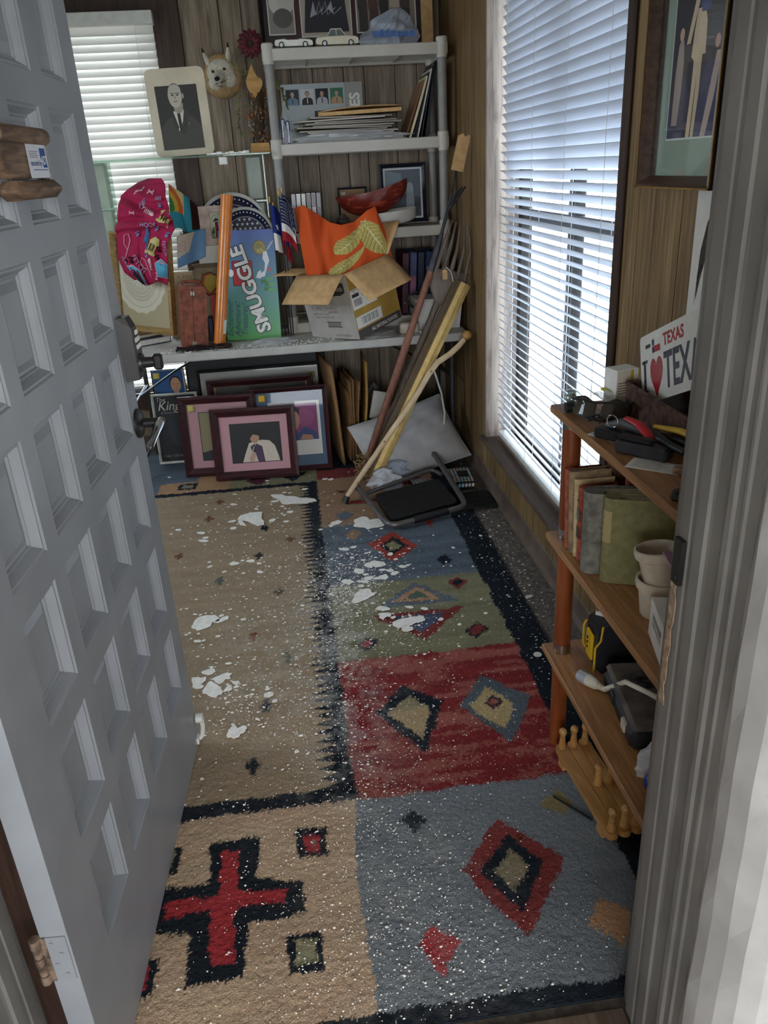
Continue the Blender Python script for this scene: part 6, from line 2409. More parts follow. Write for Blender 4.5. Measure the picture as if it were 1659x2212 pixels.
# odds and ends and plaster on the table top
rt = random.Random(77)
b = B()
for k in range(320):
    x = rt.uniform(-.72, .25)
    y = 4.03 + abs(rt.gauss(0, .06))
    r = .0015 + .008 * rt.random() ** 3
    n = rt.choice((4, 5))
    a0 = rt.random() * 6
    pts = [(x + r * rt.uniform(.6, 1.3) * math.cos(a0 + 2 * PI * i / n), y + r * rt.uniform(.5, 1.1) * math.sin(a0 + 2 * PI * i / n), TZ + .001) for i in range(n)]
    b.add(pts + [(x, y, TZ + .004)], [(i, (i + 1) % n, n) for i in range(n)])
o = b.build('table_plaster', 'plaster')
tag(o, 'crumbled white plaster along the front of the folding table', 'plaster crumbs', kind='stuff')
o = B()
o.grid(lambda u, v: (-.14 + .28 * u, -.05 + .1 * v, .004 + .010 * abs(math.sin(7 * u + 3 * v)) + .006 * math.sin(11 * v)), 14, 6, smooth=False)
o = o.build('black_film', M('black_film', '#1d1d20', 0.25), solid=.001)
o.location = (-.46, 4.10, TZ + .001)
tag(o, 'crumpled black plastic film on the table in front of the suitcase', 'plastic film')
o = sack(B(), (0, 0, 0), .11, .05, .03, 88, 0, 26, 5, .2).build('crumpled_film', 'bag_clear')
o.location = (-.10, 4.12, TZ + .001)
tag(o, 'crumpled clear film on the table in front of the game box', 'plastic film')
o = B().grid(lambda u, v: (-.02 + .04 * u, -.001, -.034 * v), 4, 4).build('price_tag', 'paper_white', solid=.001)
o.location = (-.262, 4.297, GZ - .012)
tag(o, 'torn white paper scrap hanging from the edge of the glass shelf', 'paper scrap')
o = B()
for k in range(9):
    o.prism(blob(-.09 + .022 * k, .004 * math.sin(k * 3), .014, 7, .6, rt, .6), 0, .006 + .003 * (k % 3))
o = o.build('plaster_heap', 'plaster')
o.location = (-.235, 4.32, GZ + .0005)
tag(o, 'ridge of plaster bits on the glass shelf beside the portrait', 'plaster crumbs', kind='stuff')
# ================================================================ framed pictures leaning under the table
def draw_singer(b, x0, y0, x1, y1, z):
    w, h = x1 - x0, y1 - y0
    P = lambda u, v: (x0 + w * u, y0 + h * v)
    b.poly(rect(x0, y0, x1, y1), z, '#1c1a1c')
    b.poly([P(.20, 0), P(.96, 0), P(.94, .14), P(.88, .40), P(.78, .54), P(.60, .57), P(.36, .50), P(.27, .24)], z + .0003, '#d8c8b8')
    b.poly([P(.52, 0), P(.66, 0), P(.62, .40), P(.50, .48), P(.46, .30)], z + .0005, '#4a2f4e')
    b.poly([P(.38, .40), P(.48, .48), P(.48, .26), P(.42, .22)], z + .0006, '#3a2438')
    b.poly(ell(*P(.48, .64), w * .095, h * .15, 16), z + .0007, '#b98d74')
    b.poly([P(.35, .64), P(.36, .78), P(.46, .86), P(.58, .82), P(.62, .68), P(.60, .52), P(.57, .68), P(.45, .72), P(.39, .62)], z + .0009, '#141012')
    b.poly([P(.34, .10), P(.42, .28), P(.48, .22), P(.44, .02), P(.36, .0)], z + .0009, '#c79c86')
    b.poly(stroke([P(.40, .20), P(.45, .40)], .006), z + .0011, '#b9b4ae')
    for k in range(30):
        b.poly(ell(*P(.70 + .14 * ((k * .37) % 1), .05 + .38 * ((k * .61) % 1)), .0014, .0014, 6), z + .0006, '#8f7f78')


def draw_dark_head(b, x0, y0, x1, y1, z):
    w, h = x1 - x0, y1 - y0
    P = lambda u, v: (x0 + w * u, y0 + h * v)
    b.poly(rect(x0, y0, x1, y1), z, '#8f8460')
    b.poly([P(0, 0), P(1, 0), P(1, .3), P(.55, .3), P(.3, .22), P(0, .16)], z + .0003, '#232830')
    b.poly(ell(*P(.75, .66), w * .38, h * .32, 22), z + .0005, '#171416')
    b.poly(ell(*P(.80, .55), w * .25, h * .24, 20), z + .0007, '#a87f68')


def draw_smile(b, x0, y0, x1, y1, z):
    w, h = x1 - x0, y1 - y0
    P = lambda u, v: (x0 + w * u, y0 + h * v)
    b.poly(rect(x0, y0, x1, y1), z, '#dcdad3')
    b.poly([P(.06, .27), P(.96, .27), P(.96, .97), P(.06, .97)], z + .0003, '#8b3f74')
    b.poly(ell(*P(.72, .70), w * .18, h * .16, 16), z + .0004, '#a05080')
    b.poly(ell(*P(.40, .66), w * .20, h * .23, 22), z + .0005, '#c08a70')
    b.poly([P(.20, .78), P(.24, .92), P(.42, .96), P(.60, .90), P(.60, .74), P(.54, .82), P(.36, .84), P(.24, .72)], z + .0007, '#20161c')
    b.poly([P(.26, .50), P(.34, .44), P(.46, .48), P(.36, .52)], z + .0008, '#e3ded8')
    b.poly([P(.42, .27), P(.96, .27), P(.92, .42), P(.70, .52), P(.52, .40)], z + .0008, '#31457c')
    b.poly([P(.58, .28), P(.86, .28), P(.82, .36), P(.64, .38)], z + .0009, '#b98468')
    b.poly([P(.10, .27), P(.42, .27), P(.34, .40), P(.16, .38)], z + .0008, '#3d8a5a')
    b.poly(rect(*P(.12, .10), *P(.30, .22)), z + .0006, '#6a5a54')


picture('pink_framed_photo', 'maroon-framed stage photo in a pink mat, front of the leaning pictures', PM((-.494, 4.104, .0125), -3.9, 10), .454, .388, .044, 'frame_maroon', '#c9949c', (.100, .090, .366, .300), draw_singer, .024, lip='#241d22')
picture('pink_framed_portrait', 'maroon-framed portrait in a pink mat behind the front picture', PM((-.668, 4.215, .0125), -4.7, 8), .415, .442, .042, 'frame_maroon', '#bf9196', (.106, .085, .31, .350), draw_dark_head, .024, lip='#241d22', note=(.050, .362, '#cbbd62'))
picture('blue_framed_poster', 'dark-framed portrait with blue-grey mat and yellow note, right of the pink ones', PM((-.266, 4.155, .0125), -1.6, 10), .414, .466, .026, 'frame_maroon', '#45607a', (.09, .09, .362, .380), draw_smile, .022, note=(.04, .395, '#d8a92c'))


def draw_king(b, x0, y0, x1, y1, z):
    b.poly(rect(x0, y0, x1, y1), z, '#14161d')
    b.poly(ell((x0 + x1) / 2 + .02, (y0 + y1) / 2, .08, .12, 24), z + .0002, '#1e2430')
    text(b, 'The', x0 + .012, y1 - .035, .034, z + .0005, '#c9c9bd', shear=.15)
    text(b, 'King', x0 + .016, y1 - .085, .074, z + .0005, '#d3d2c6', shear=.3, sx=.95)
    text(b, 'of Rock & Roll', x0 + .03, y1 - .105, .020, z + .0005, '#8f8f88', shear=.3)
    text(b, 'Over 110 Gold Records', x0 + .012, y0 + .028, .022, z + .0005, '#8f9096', shear=.3)


picture('king_poster', 'black poster lettered The King in a white frame by the grey door', PM((-.848, 4.46, .0125), -2.4, 8), .262, .408, .013, 'paper_white', '#14161d', None, draw_king, .014)


def draw_blue(b, x0, y0, x1, y1, z):
    bust(b, x0, y0, x1, y1, z, bg='#2d5a8c', suit='#a3232a', skin='#c49478', hair='#16141a', shirt='#a3232a', tie='#8a1c24', cx=.72, s=1.15)


picture('blue_poster', 'blue portrait poster with a yellow note behind the The King poster', PM((-.846, 4.61, .02), 0, 3), .19, .51, .006, 'frame_black', '#2d5a8c', (.008, .24, .18, .502), draw_blue, .008, glass=False, note=(.012, .458, '#cbbd62'))


def draw_grey(b, x0, y0, x1, y1, z):
    b.poly(rect(x0, y0, x1, y1), z, '#3a3836')
    b.poly([(x0, y0), (x1, y0), (x1, y0 + .3), (x0, y0 + .34)], z + .0002, '#2e2c2b')


def draw_white(b, x0, y0, x1, y1, z):
    b.poly(rect(x0, y0, x1, y1), z, '#b9bab8')
    b.poly(ell(x1 - .06, y1 - .14, .03, .05, 16), z + .0002, '#5d5d60')


def draw_black(b, x0, y0, x1, y1, z):
    b.poly(rect(x0, y0, x1, y1), z, '#25282f')


picture('walnut_frame', 'reddish-brown frame with gold inner edge behind the pink pictures', PM((-.515, 4.36, .0125), -1, 9), .60, .482, .038, 'frame_maroon', '#b99a52', (.046, .04, .554, .442), draw_grey, .026, lip='#a9884a')
picture('white_board_frame', 'black-framed white board with a yellow note behind the brown frame', PM((-.57, 4.47, .0125), 0, 8), .70, .515, .012, 'frame_black', '#b9bab8', None, draw_white, .016, note=(.635, .43, '#a09040'))
picture('black_glazed_frame', 'tall black glazed frame behind the stack of pictures under the table', PM((-.645, 4.60, .0125), 0, 4), .815, .60, .008, 'chrome', '#25282f', None, draw_black, .012)

# ================================================================ cardboard sheets on edge
rk = random.Random(91)
M('kraft_dark', '#94704a', 0.85, var=0.1, scale=20)
cs = [('kraft_dark', (.218, 4.16), .012, .565, 8, 'broad brown cardboard sheet on edge beside the blue-matted picture', .42), ('kraft_dark', (.258, 4.22), .006, .40, 5, 'first thin cardboard sheet of the row on edge under the table', .36),
      ('kraft_dark', (.275, 4.21), .006, .46, 4, 'second thin cardboard sheet of the row on edge', .38), ('kraft_dark', (.292, 4.21), .006, .47, 3, 'third thin cardboard sheet of the row on edge', .38), ('kraft_dark', (.309, 4.22), .006, .45, 5, 'fourth thin cardboard sheet of the row on edge', .36)]
for k, (m_, (x, y), th, h, lean_, lab, dep) in enumerate(cs):
    b = B()
    b.grid(lambda u, v: (.010 * math.sin(3 * v + k) * v - (.06 if k == 0 else .045) * u + math.tan(math.radians(lean_)) * h * v * (-1 if k == 0 else 1) * .5, dep * u, h * v), 3, 8)
    o = b.build('cardboard_sheet', m_, solid=th)
    o.location = (x, y, .0125)
    tag(o, lab, 'cardboard', 'cardboard sheets on edge under the table')
b = B()
b.grid(lambda u, v: (.055 * v ** 1.3 + .02 * math.sin(3.1 * v) * (v > .2), .30 * u, .56 * v), 3, 12)
o = b.build('padded_envelope', M('envelope', '#b08a4a', 0.7), solid=.010)
o.location = (.322, 4.22, .0125)
tag(o, 'curled yellow padded envelope standing at the end of the cardboard sheets', 'envelope')

# ================================================================ pillow, bags, clutter below the table
M('pillow_grey', '#b3b1b0', 0.75, var=0.05, scale=20, bump=0.15, bscale=400)
t = thing('grey_pillow', 'grey pillow propped on the floor behind the step stool', 'pillow', mat=PM((.578, 4.07, .152), 4, 44, 15))
PLW, PLH = .285, .205


def pil(u, v, s_):
    x, y = 2 * u - 1, 2 * v - 1
    k = max(0, (1 - abs(x) ** 2.4)) ** .62 * max(0, (1 - abs(y) ** 2.4)) ** .62
    px, py = x * (1 - .10 * (1 - abs(x)) * abs(y) - .07 * y * y * (1 - abs(x) * .2)), y * (1 - .10 * x * x * 0 - .16 * (1 - x * x) * 0)
    py = y * (.95 + .05 * x * x)
    px = x * (.95 + .05 * y * y)
    wr2 = .006 * math.sin(9 * x + 4 * y) * k + .004 * math.sin(21 * y - 6 * x) * k
    return (px * PLW, py * PLH, s_ * (.115 * k + wr2))


b = B()
b.grid(lambda u, v: pil(u, v, 1), 30, 22)
b.grid(lambda u, v: pil(1 - u, v, -1), 30, 22)
b.build('cushion', 'pillow_grey', t)
b = B()
edge = [pil(i / 24, 0, 0) for i in range(25)] + [pil(1, i / 16, 0) for i in range(1, 17)] + [pil(1 - i / 24, 1, 0) for i in range(1, 25)] + [pil(0, 1 - i / 16, 0) for i in range(1, 17)]
b.tube(edge, .0028, 6)
b.build('seam', 'pillow_grey', t)
TRANSL('bag_dark', '#5f5a58', 0.3, 0.3, 0.5, 0.1)
o = sack(B(), (0, 0, 0), .15, .11, .27, 101, .2, 26, 14, .16).build('grey_bag', 'bag_dark')
o.location = (.53, 4.42, .0125)
tag(o, 'crumpled grey plastic bag behind the pillow under the table', 'plastic bag')
o = B().bb(-.055, .055, -.01, .01, 0, .16, bev=.004).build('white_carton', 'paper_white')
o.matrix_world = TM((.40, 4.26, .30), rx=-10, ry=14)
o.location = (.435, 4.30, .22)
tag(o, 'pale folded carton wedged between brown pole and cardboard sheets', 'carton')
book('old_book', 'small old book lying on top of the pillow edge', (.63, 4.31, .245), (.12, .09, .02), 20, 'cover_brown', '#a39a80', rx=-8, ry=8)
o = B().tube([(.35, 4.52, .36), (.42, 4.50, .42), (.44, 4.50, .45), (.45, 4.5, .42)], [.012, .014, .016, .02], 8).build('tube_nozzle', M('grey_plastic', '#6a6866', 0.5))
o2 = B().cyl((.36, 4.50, .34), (.31, 4.48, .33), .018, n=12).build('red_cap', M('cap_red', '#5a1a1e', 0.5), o)
o.location = (0, 0, -.07)
tag(o, 'grey hose nozzle with a red cap in the dark under the table', 'nozzle')
b = B()
rr = random.Random(3)
sack(b, (0, 0, 0), .078, .06, .105, 7, .1, 18, 8, .35)
o = b.build('white_tissue', 'tissue')
o.location = (.395, 3.79, .011)
tag(o, 'crumpled white tissue on the rug beside the step stool', 'tissue')
b = B()
sack(b, (0, 0, 0), .085, .05, .11, 15, .0, 22, 10, .28, lean=(.05, .02))
o = b.build('grey_tissue_bag', 'bag_film')
o.location = (.43, 3.865, .011)
tag(o, 'small crumpled plastic bag between the gold moulding and the pillow', 'plastic bag')

# ================================================================ step stool lying folded on the floor
st_ = thing('step_stool', 'folding step stool with grey tube frame and black ribbed tread lying down', 'step stool', (0, 0, 0))
M('tube_grey', '#6b6765', 0.35, 0.5, var=0.06)
M('tread_black', '#1a1918', 0.75, var=0.2, scale=40)


def arc_path(pts, r=.05, n=6):
    P = [Vector(p) for p in pts]
    out = [P[0]]
    for i in range(1, len(P) - 1):
        a, c, d = P[i - 1], P[i], P[i + 1]
        u1, u2 = (a - c).normalized(), (d - c).normalized()
        s_, e_ = c + u1 * r, c + u2 * r
        for k in range(n + 1):
            t_ = k / n
            out.append(s_.lerp(c, t_).lerp(c.lerp(e_, t_), t_))
    out.append(P[-1])
    return out


fr_pts = [(.245, 3.66, .075), (.352, 3.235, .035), (.745, 3.375, .040), (.690, 3.93, .115)]
B().tube(arc_path(fr_pts, .06), .0145, 12).build('frame_tube', 'tube_grey', st_)
a_, c_ = Vector((.352, 3.235, .035)), Vector((.745, 3.375, .040))
B().cyl(a_.lerp(c_, .30), a_.lerp(c_, .74), .0185, n=14).build('grip', 'black_plastic', st_)
B().tube(arc_path([(.262, 3.60, .03), (.275, 3.64, .04), (.665, 3.86, .055), (.70, 3.78, .05)], .04), .011, 10).build('rear_leg', 'tube_grey', st_)
for p in ((.245, 3.66, .075), (.690, 3.93, .115)):
    B().lathe([(.014, -.012), (.015, 0), (.012, .010), (0, .012)], p, 12).build('rubber_foot', 'black_plastic', st_)
# tread plate
o0, ex, ey = Vector((.372, 3.292, .045)), Vector((.338, .122, .004)), Vector((-.052, .252, .030))
nz = ex.cross(ey).normalized()
b = B()
tp = [o0 + ex * u + ey * v for u, v in rrect(0, 0, 1, 1, .07, 4)]
n = len(tp)
b.add([p for p in tp] + [p - nz * .028 for p in tp], [tuple(range(n)), tuple(range(n, 2 * n))[::-1]] + [(i, i + n, (i + 1) % n + n, (i + 1) % n) for i in range(n)])
b.build('tread', 'tread_black', st_)
b = B()
for k in range(26):
    u = .04 + .036 * k
    p, q = o0 + ex * u + ey * .06 + nz * .001, o0 + ex * u + ey * .94 + nz * .001
    b.tube([p, q], .0022, 5)
b.build('tread_ribs', 'tread_black', st_)['kind'] = 'stuff'

# dotted tissue box and dark ribbed mat near the baseboard
t = thing('dotted_box', 'black tissue box with pastel dots between stool and baseboard', 'tissue box', mat=TM((.725, 3.66, .0), rz=-3))
B().bb(0, .125, 0, .20, .0105, .05, bev=.003).build('carton', 'black_plastic', t)
b = B()
dc = ('#d9b8c8', '#a9cfd8', '#d8d49a', '#cfcfd4', '#8fc3cf')
for j in range(9):
    for i in range(7):
        x, y = .010 + .0175 * i, .012 + .022 * j
        if .3 < i / 7 < .75 and .25 < j / 9 < .7:
            continue
        b.poly(ell(x, y, .0072, .0085, 10), .0506, dc[(i * 3 + j * 2) % 5])
for i in range(7):
    b.add([(.010 + .0175 * i + p[0], -.0006, .03 + p[1]) for p in ell(0, 0, .007, .010, 10)], [tuple(range(10))], False, dc[(i * 2) % 5])
b.build('dots', 'print_gloss', t)
t = thing('dotted_carton', 'second dotted black carton half under the stool frame', 'tissue box', mat=TM((.54, 3.74, .0), rz=8))
B().bb(0, .085, 0, .07, .0105, .028, bev=.002).build('carton', 'black_plastic', t)
b = B()
for j in range(3):
    for i in range(5):
        b.poly(ell(.010 + .0165 * i, .012 + .022 * j, .0070, .0085, 10), .0286, dc[(i * 2 + j) % 5])
b.build('dots', 'print_gloss', t)
t = thing('ribbed_mat', 'dark ribbed rubber mat on the floor against the baseboard', 'mat', mat=TM((.735, 3.40, .0)))
B().bb(0, .165, 0, .20, .0105, .016).build('mat_base', 'tread_black', t)
b = B()
for k in range(9):
    b.bb(.002, .163, .008 + .022 * k, .018 + .022 * k, .016, .020)
b.build('ribs', 'tread_black', t)['kind'] = 'stuff'

# ================================================================ leaning poles
# walking stick
t = thing('walking_stick', 'pale wooden walking stick with a round knob leaning on the wall', 'walking stick', (0, 0, 0))
WOOD('peeled_wood', '#e6cfab', '#cfb28a', 'z', 30, 8, 0.55, 0.1, 0.4)
path = [(.186, 3.622, .040), (.25, 3.652, .115), (.36, 3.70, .235), (.45, 3.745, .335), (.53, 3.785, .415), (.60, 3.82, .495), (.655, 3.845, .572), (.71, 3.875, .625), (.78, 3.905, .655), (.83, 3.925, .688), (.862, 3.94, .715)]
B().tube(path, [.0125, .013, .0135, .014, .0145, .014, .0145, .0155, .015, .0145, .0135], 14).build('shaft', 'peeled_wood', t)
b = B()
lump(b, (.880, 3.95, .735), (.026, .026, .024), 16, 12)
b.build('knob', 'pale_wood', t)
B().tube([(.172, 3.615, .0125), (.19, 3.624, .045)], [.0165, .015], 14).build('ferrule', 'black_plastic', t)
b = B()
for p in ((.40, 3.708, .285), (.67, 3.84, .59), (.245, 3.638, .105)):
    lump(b, p, (.006, .006, .006), 8, 6)
b.build('knots', 'pale_wood', t)
# gold moulding strip
t = thing('gold_moulding', 'long length of gilt picture moulding leaning in the corner', 'moulding', (0, 0, 0))
M('gilt', '#c2a566', 0.45, 0.35, var=0.08, scale=30)
M('gilt_dark', '#4c381a', 0.5, 0.2, var=0.1, scale=30)
A, Z_ = Vector((.322, 3.835, .0125)), Vector((.868, 3.972, .992))
d_ = (Z_ - A).normalized()
sx_ = Vector((1, 0, 0)) - d_ * d_.x
sx_.normalize()
fy = d_.cross(sx_)
if fy.y > 0:
    fy = -fy
pr = [(a_ * 1.25, c_) for a_, c_ in [(-.040, -.010), (-.040, .006), (-.014, .012), (-.012, .020), (.006, .022), (.008, .015), (.013, .015), (.015, .020), (.019, .020), (.021, .014), (.030, .012), (.030, -.010)]]


def strip(pr, mat, name):
    b = B()
    n = len(pr)
    vs = [P_ + sx_ * p[0] + fy * p[1] for P_ in (A, Z_) for p in pr]
    b.add(vs, [(i, (i + 1) % n, (i + 1) % n + n, i + n) for i in range(n)] + [tuple(range(n))[::-1], tuple(range(n, 2 * n))])
    b.build(name, mat, t)


strip(pr[2:], 'gilt', 'gilt_profile')
strip([pr[0], pr[1], pr[2], (-.0175, -.010)], 'gilt_dark', 'side_slope')
# pitchfork with brown handle
t = thing('pitchfork', 'old pitchfork with reddish-brown handle and steel shank leaning by the table', 'pitchfork', (0, 0, 0))
WOOD('handle_brown', '#94604a', '#6b3f2e', 'z', 60, 10, 0.5, 0.1)
A, Z_ = Vector((.285, 3.905, .012)), Vector((.712, 3.985, 1.075))
B().tube([A, A.lerp(Z_, .5), Z_], [.0195, .0205, .0165], 16).build('handle', 'handle_brown', t)
d_ = (Z_ - A).normalized()
B().tube([Z_ - d_ * .02, Z_ + Vector((.03, .01, .085)), Z_ + Vector((.058, .015, .16))], [.0185, .016, .010], 12).build('socket', 'steel_grey', t)
for k, dx in enumerate((0, .018, .034)):
    B().tube([Z_ + Vector((.050, .015, .14)), Z_ + Vector((.075 + dx * .5, .02, .22 + .02 * k)), Z_ + Vector((.112 + dx * 1.2, .035, .33)), Z_ + Vector((.150 + dx * (.25 if k == 0 else 1), .05, (.50 if k == 0 else .36)))], [.008, .0075, .0065, .004], 8).build('tine', 'steel_grey', t)
o = B(PM((0, 0, 0), 0, 0, -14))
o.prism([(-.030, 0), (.030, 0), (.030, .155), (.022, .165), (.006, .152), (-.010, .165), (-.030, .15)], 0, .002)
o = o.build('paper_tag', 'kraft', t)
o.location = (.852, 4.02, 1.508)
# wooden hay fork
t = thing('hay_fork', 'weathered wooden hay fork with five tines and a small tag', 'hay fork', (0, 0, 0))
WOOD('weathered', '#8a7a70', '#63554d', 'z', 50, 10, 0.75, 0.2)
A, N_ = Vector((.31, 3.94, .0125)), Vector((.748, 4.005, .915))
B().tube([A, A.lerp(N_, .55), A.lerp(N_, .9), N_], [.0175, .0185, .017, .020], 12).build('handle', 'weathered', t)
# palm: a tapering plate
pl = B()


def palm(u, v):
    w = .020 + .075 * min(1, v * 1.9) ** .8
    c = N_ + Vector((.010 + .055 * v, .012 * v, -.03 + .165 * v))
    return c + Vector((.93, .05, -.22)) * ((u - .5) * 2 * w) + Vector((0, -.012 * math.sin(PI * v) - .012 * (1 - (2 * u - 1) ** 2), 0))


pl.grid(palm, 10, 12)
pl.build('palm', 'weathered', t, solid=.016)
for k in range(5):
    u = .06 + .22 * k
    p0 = palm(u, .92)
    tip = Vector((.826 + .023 * k, 4.02 + .012 * k, 1.288 - .009 * k))
    mid = p0.lerp(tip, .5) + Vector((-.004 - .003 * k * 0 + .005 * k, -.012, -.004))
    B().tube([palm(u, .70), p0, mid, tip], [.010, .0135 - .001 * k, .0115 - .001 * k, .004], 10).build('tine', 'weathered', t)
o = B().bb(-.012, .012, -.0008, .0008, 0, .046).build('small_tag', 'kraft', t)
o.location = (.775, 3.972, 1.015)
B().tube([(.775, 3.972, 1.06), (.782, 3.972, 1.075), (.805, 3.972, 1.05), (.815, 3.972, 1.01), (.822, 3.972, .965)], .002, 6).build('tag_string', 'paper_white', t)
# twine around the poles near the floor
b = B()
rr = random.Random(19)
for k in range(16):
    c = Vector((.285 + rr.uniform(-.012, .03), 3.80 + rr.uniform(-.03, .03), .10 + rr.uniform(-.05, .07)))
    a0 = rr.random() * 6
    b.tube([c + Vector((.034 * math.cos(a0 + q * .8), .024 * math.sin(a0 + q * .8), .012 * math.sin(q * 1.7 + k) + .006 * q)) for q in range(7)], .0036, 6)
o = b.build('twine', M('jute', '#8a6d48', 0.95, var=0.2, scale=120, bump=0.3))
tag(o, 'tangle of brown twine around the foot of the gilt moulding', 'twine')
# ================================================================ things on the wooden shelf by the door
SZ1, SZ2, SZ3 = 1.0035, .6645, .3225
# flash bulb
t = thing('light_bulb', 'clear bulb with a dark base at the corner of the top wooden shelf', 'bulb', (.634, 1.712, SZ1))
t.scale = (1.35, 1.35, 1.35)
B().tube([(-.018, -.012, .009), (.018, -.012, .009)], .009, 12).build('base', 'black_plastic', t)
lump(B(), (0, .012, .017), (.017, .021, .0165), 16, 12).build('globe', 'glass', t)
lump(B(), (0, .012, .017), (.010, .012, .010), 12, 8).build('foil', 'chrome', t)
# sunglasses with clear film
t = thing('sunglasses', 'dark wraparound sunglasses under clear film on the top wooden shelf', 'sunglasses', mat=TM((.652, 1.612, SZ1), rz=-38))
GLASS('dark_lens', '#6a6258', 0.6)
for s_ in (-1, 1):
    b = B()
    b.grid(lambda u, v: (s_ * (.006 + .060 * u), .030 * u * u - .002 + .02 * v, .004 + (.046 - .016 * abs(2 * u - .9)) * v), 8, 6)
    b.build('lens', 'dark_lens', t, solid=.002)
    B().tube([(s_ * .060, .012, .038), (s_ * .066, .05, .036), (s_ * .062, .11, .022), (s_ * .058, .13, .008)], [.003, .003, .003, .004], 6).build('temple', 'black_plastic', t)
B().tube([(-.062, .012, .044), (-.03, .0, .047), (0, -.004, .044), (.03, 0, .047), (.062, .012, .044)], .0025, 6).build('brow_bar', 'black_plastic', t)
o = B()
o.grid(lambda u, v: (.10 * u, .10 * v, .026 + .018 * math.sin(4 * u + 2 * v) + .008 * math.sin(13 * u - 6 * v)), 10, 10, smooth=False)
o = o.build('clear_film', 'bag_clear')
o.location = (.64, 1.655, SZ1)
o.rotation_euler = (0, 0, -.4)
tag(o, 'crinkled clear film over the sunglasses on the top wooden shelf', 'plastic film')
o = B().grid(lambda u, v: (.03 * u, .02 * v, .012 + .004 * math.sin(6 * u)), 5, 3).build('yellow_ribbon', M('ribbon_yellow', '#b9b53c', 0.6), solid=.001)
o.location = (.700, 1.700, SZ1 + .03)
tag(o, 'scrap of yellow-green ribbon beside the sunglasses', 'ribbon')

# packet standing at the back with a clear bag
t = thing('seed_packet_box', 'small white carton with yellow and green side standing behind the rusty tray', 'carton', (.752, 1.690, SZ1), (0, 0, .25))
B().bb(-.03, .03, 0, .045, 0, .092, bev=.001).build('carton', 'paper_white', t)
b = B()
b.add([(-.028 + p[0], -.0006, p[1]) for p in rect(0, 0, .035, .09)], [(0, 1, 2, 3)], False, '#d8cfbb')
for k in range(5):
    b.add([(-.026 + p[0], -.001, p[1]) for p in rect(0, .060 - .006 * k, .028 - .004 * (k % 2), .063 - .006 * k)], [(0, 1, 2, 3)], False, '#8a7a64')
b.add([(.008 + p[0], -.0006, p[1]) for p in rect(0, 0, .008, .09)], [(0, 1, 2, 3)], False, '#c9a22c')
b.add([(.0305, p[0], p[1]) for p in rect(.004, .0, .045, .05)], [(0, 1, 2, 3)], False, '#3d7a4a')
b.add([(.0305, p[0], p[1]) for p in rect(.0, .05, .045, .09)], [(0, 1, 2, 3)], False, '#c9b24c')
b.build('printing', 'print_gloss', t)
o = sack(B(), (0, 0, 0), .07, .05, .12, 131, .2, 22, 10, .22).build('clear_bag', 'bag_clear')
o.location = (.835, 1.66, SZ1)
tag(o, 'crinkled clear bag behind the rusty tray on the top wooden shelf', 'plastic bag')

# rusty tray
M('rust', '#5a4034', 0.8, 0.2, var=0.3, scale=50, bump=0.35, bscale=160)
t = thing('rusty_tray', 'long rusty metal tray holding a licence plate on the top wooden shelf', 'tray', (0, 0, SZ1))
TY0, TY1, TX0, TX1, TH = 1.10, 1.655, .735, .860, .072
for a in ((TX0, TX0 + .003, TY0, TY1), (TX1 - .003, TX1, TY0, TY1)):
    B().bb(a[0], a[1], a[2], a[3], .003, TH).build('side', 'rust', t)
for a in ((TY0, TY0 + .003), (TY1 - .003, TY1)):
    B().bb(TX0 + .003, TX1 - .003, a[0], a[1], .003, TH).build('end', 'rust', t)
B().bb(TX0, TX1, TY0, TY1, 0, .003).build('bottom', 'rust', t)
b = B()
for x in (TX0, TX1):
    b.tube([(x, TY0, TH), (x, TY1, TH)], .004, 8)
b.tube([(TX0, TY1, TH), (TX1, TY1, TH)], .004, 8)
b.build('rolled_rim', 'rust', t)
# licence plate: stands in the tray, face toward the room
pm_ = Matrix(((0, .07, -.9975, .764), (-1, 0, 0, 1.628), (0, .9975, .07, 1.026), (0, 0, 0, 1))) @ Matrix.Rotation(math.radians(24), 4, 'Z')
t = thing('licence_plate', 'white licence plate reading I heart TEXAS standing in the rusty tray', 'licence plate', mat=pm_)
M('plate_white', '#dcd8cf', 0.3, var=0.03)
B().prism(rrect(0, 0, .305, .152, .010), -.0012, 0).build('plate', 'plate_white', t)
b = B()
text(b, 'TEXAS', .108, .112, .036, .0006, '#a3232f', sx=.80, bold=.0010, space=1.05)
b.poly(rect(.058, .106, .094, .135), .0005, '#dcd8cf')
b.poly(rect(.058, .106, .068, .135), .0007, '#27294a')
b.poly(rect(.068, .106, .094, .120), .0008, '#a3232f')
b.poly(star(.063, .1205, .004), .0010, '#dcd8cf')
b.poly(rrect(.026, .121, .050, .129, .0035), .0006, '#3a342e')
text(b, 'I', .012, .022, .105, .0006, '#26253a', sx=.62, bold=.0025)
b.poly(rect(.008, .022, .034, .029), .0006, '#26253a')
b.poly(rect(.008, .089, .034, .096), .0006, '#26253a')
hp = []
for k in range(40):
    a = 2 * PI * k / 40
    hp.append((.074 + .0026 * 16 * math.sin(a) ** 3 * .68, .056 + .0029 * (13 * math.cos(a) - 5 * math.cos(2 * a) - 2 * math.cos(3 * a) - math.cos(4 * a)) * 1.1))
b.poly(hp[::-1], .0007, '#a3202e')
text(b, 'TEXAS', .108, .022, .108, .0006, '#26253a', sx=.56, bold=.0022)
b.poly(rrect(.255, .121, .279, .129, .0035), .0006, '#3a342e')
b.build('lettering', 'print_gloss', t)

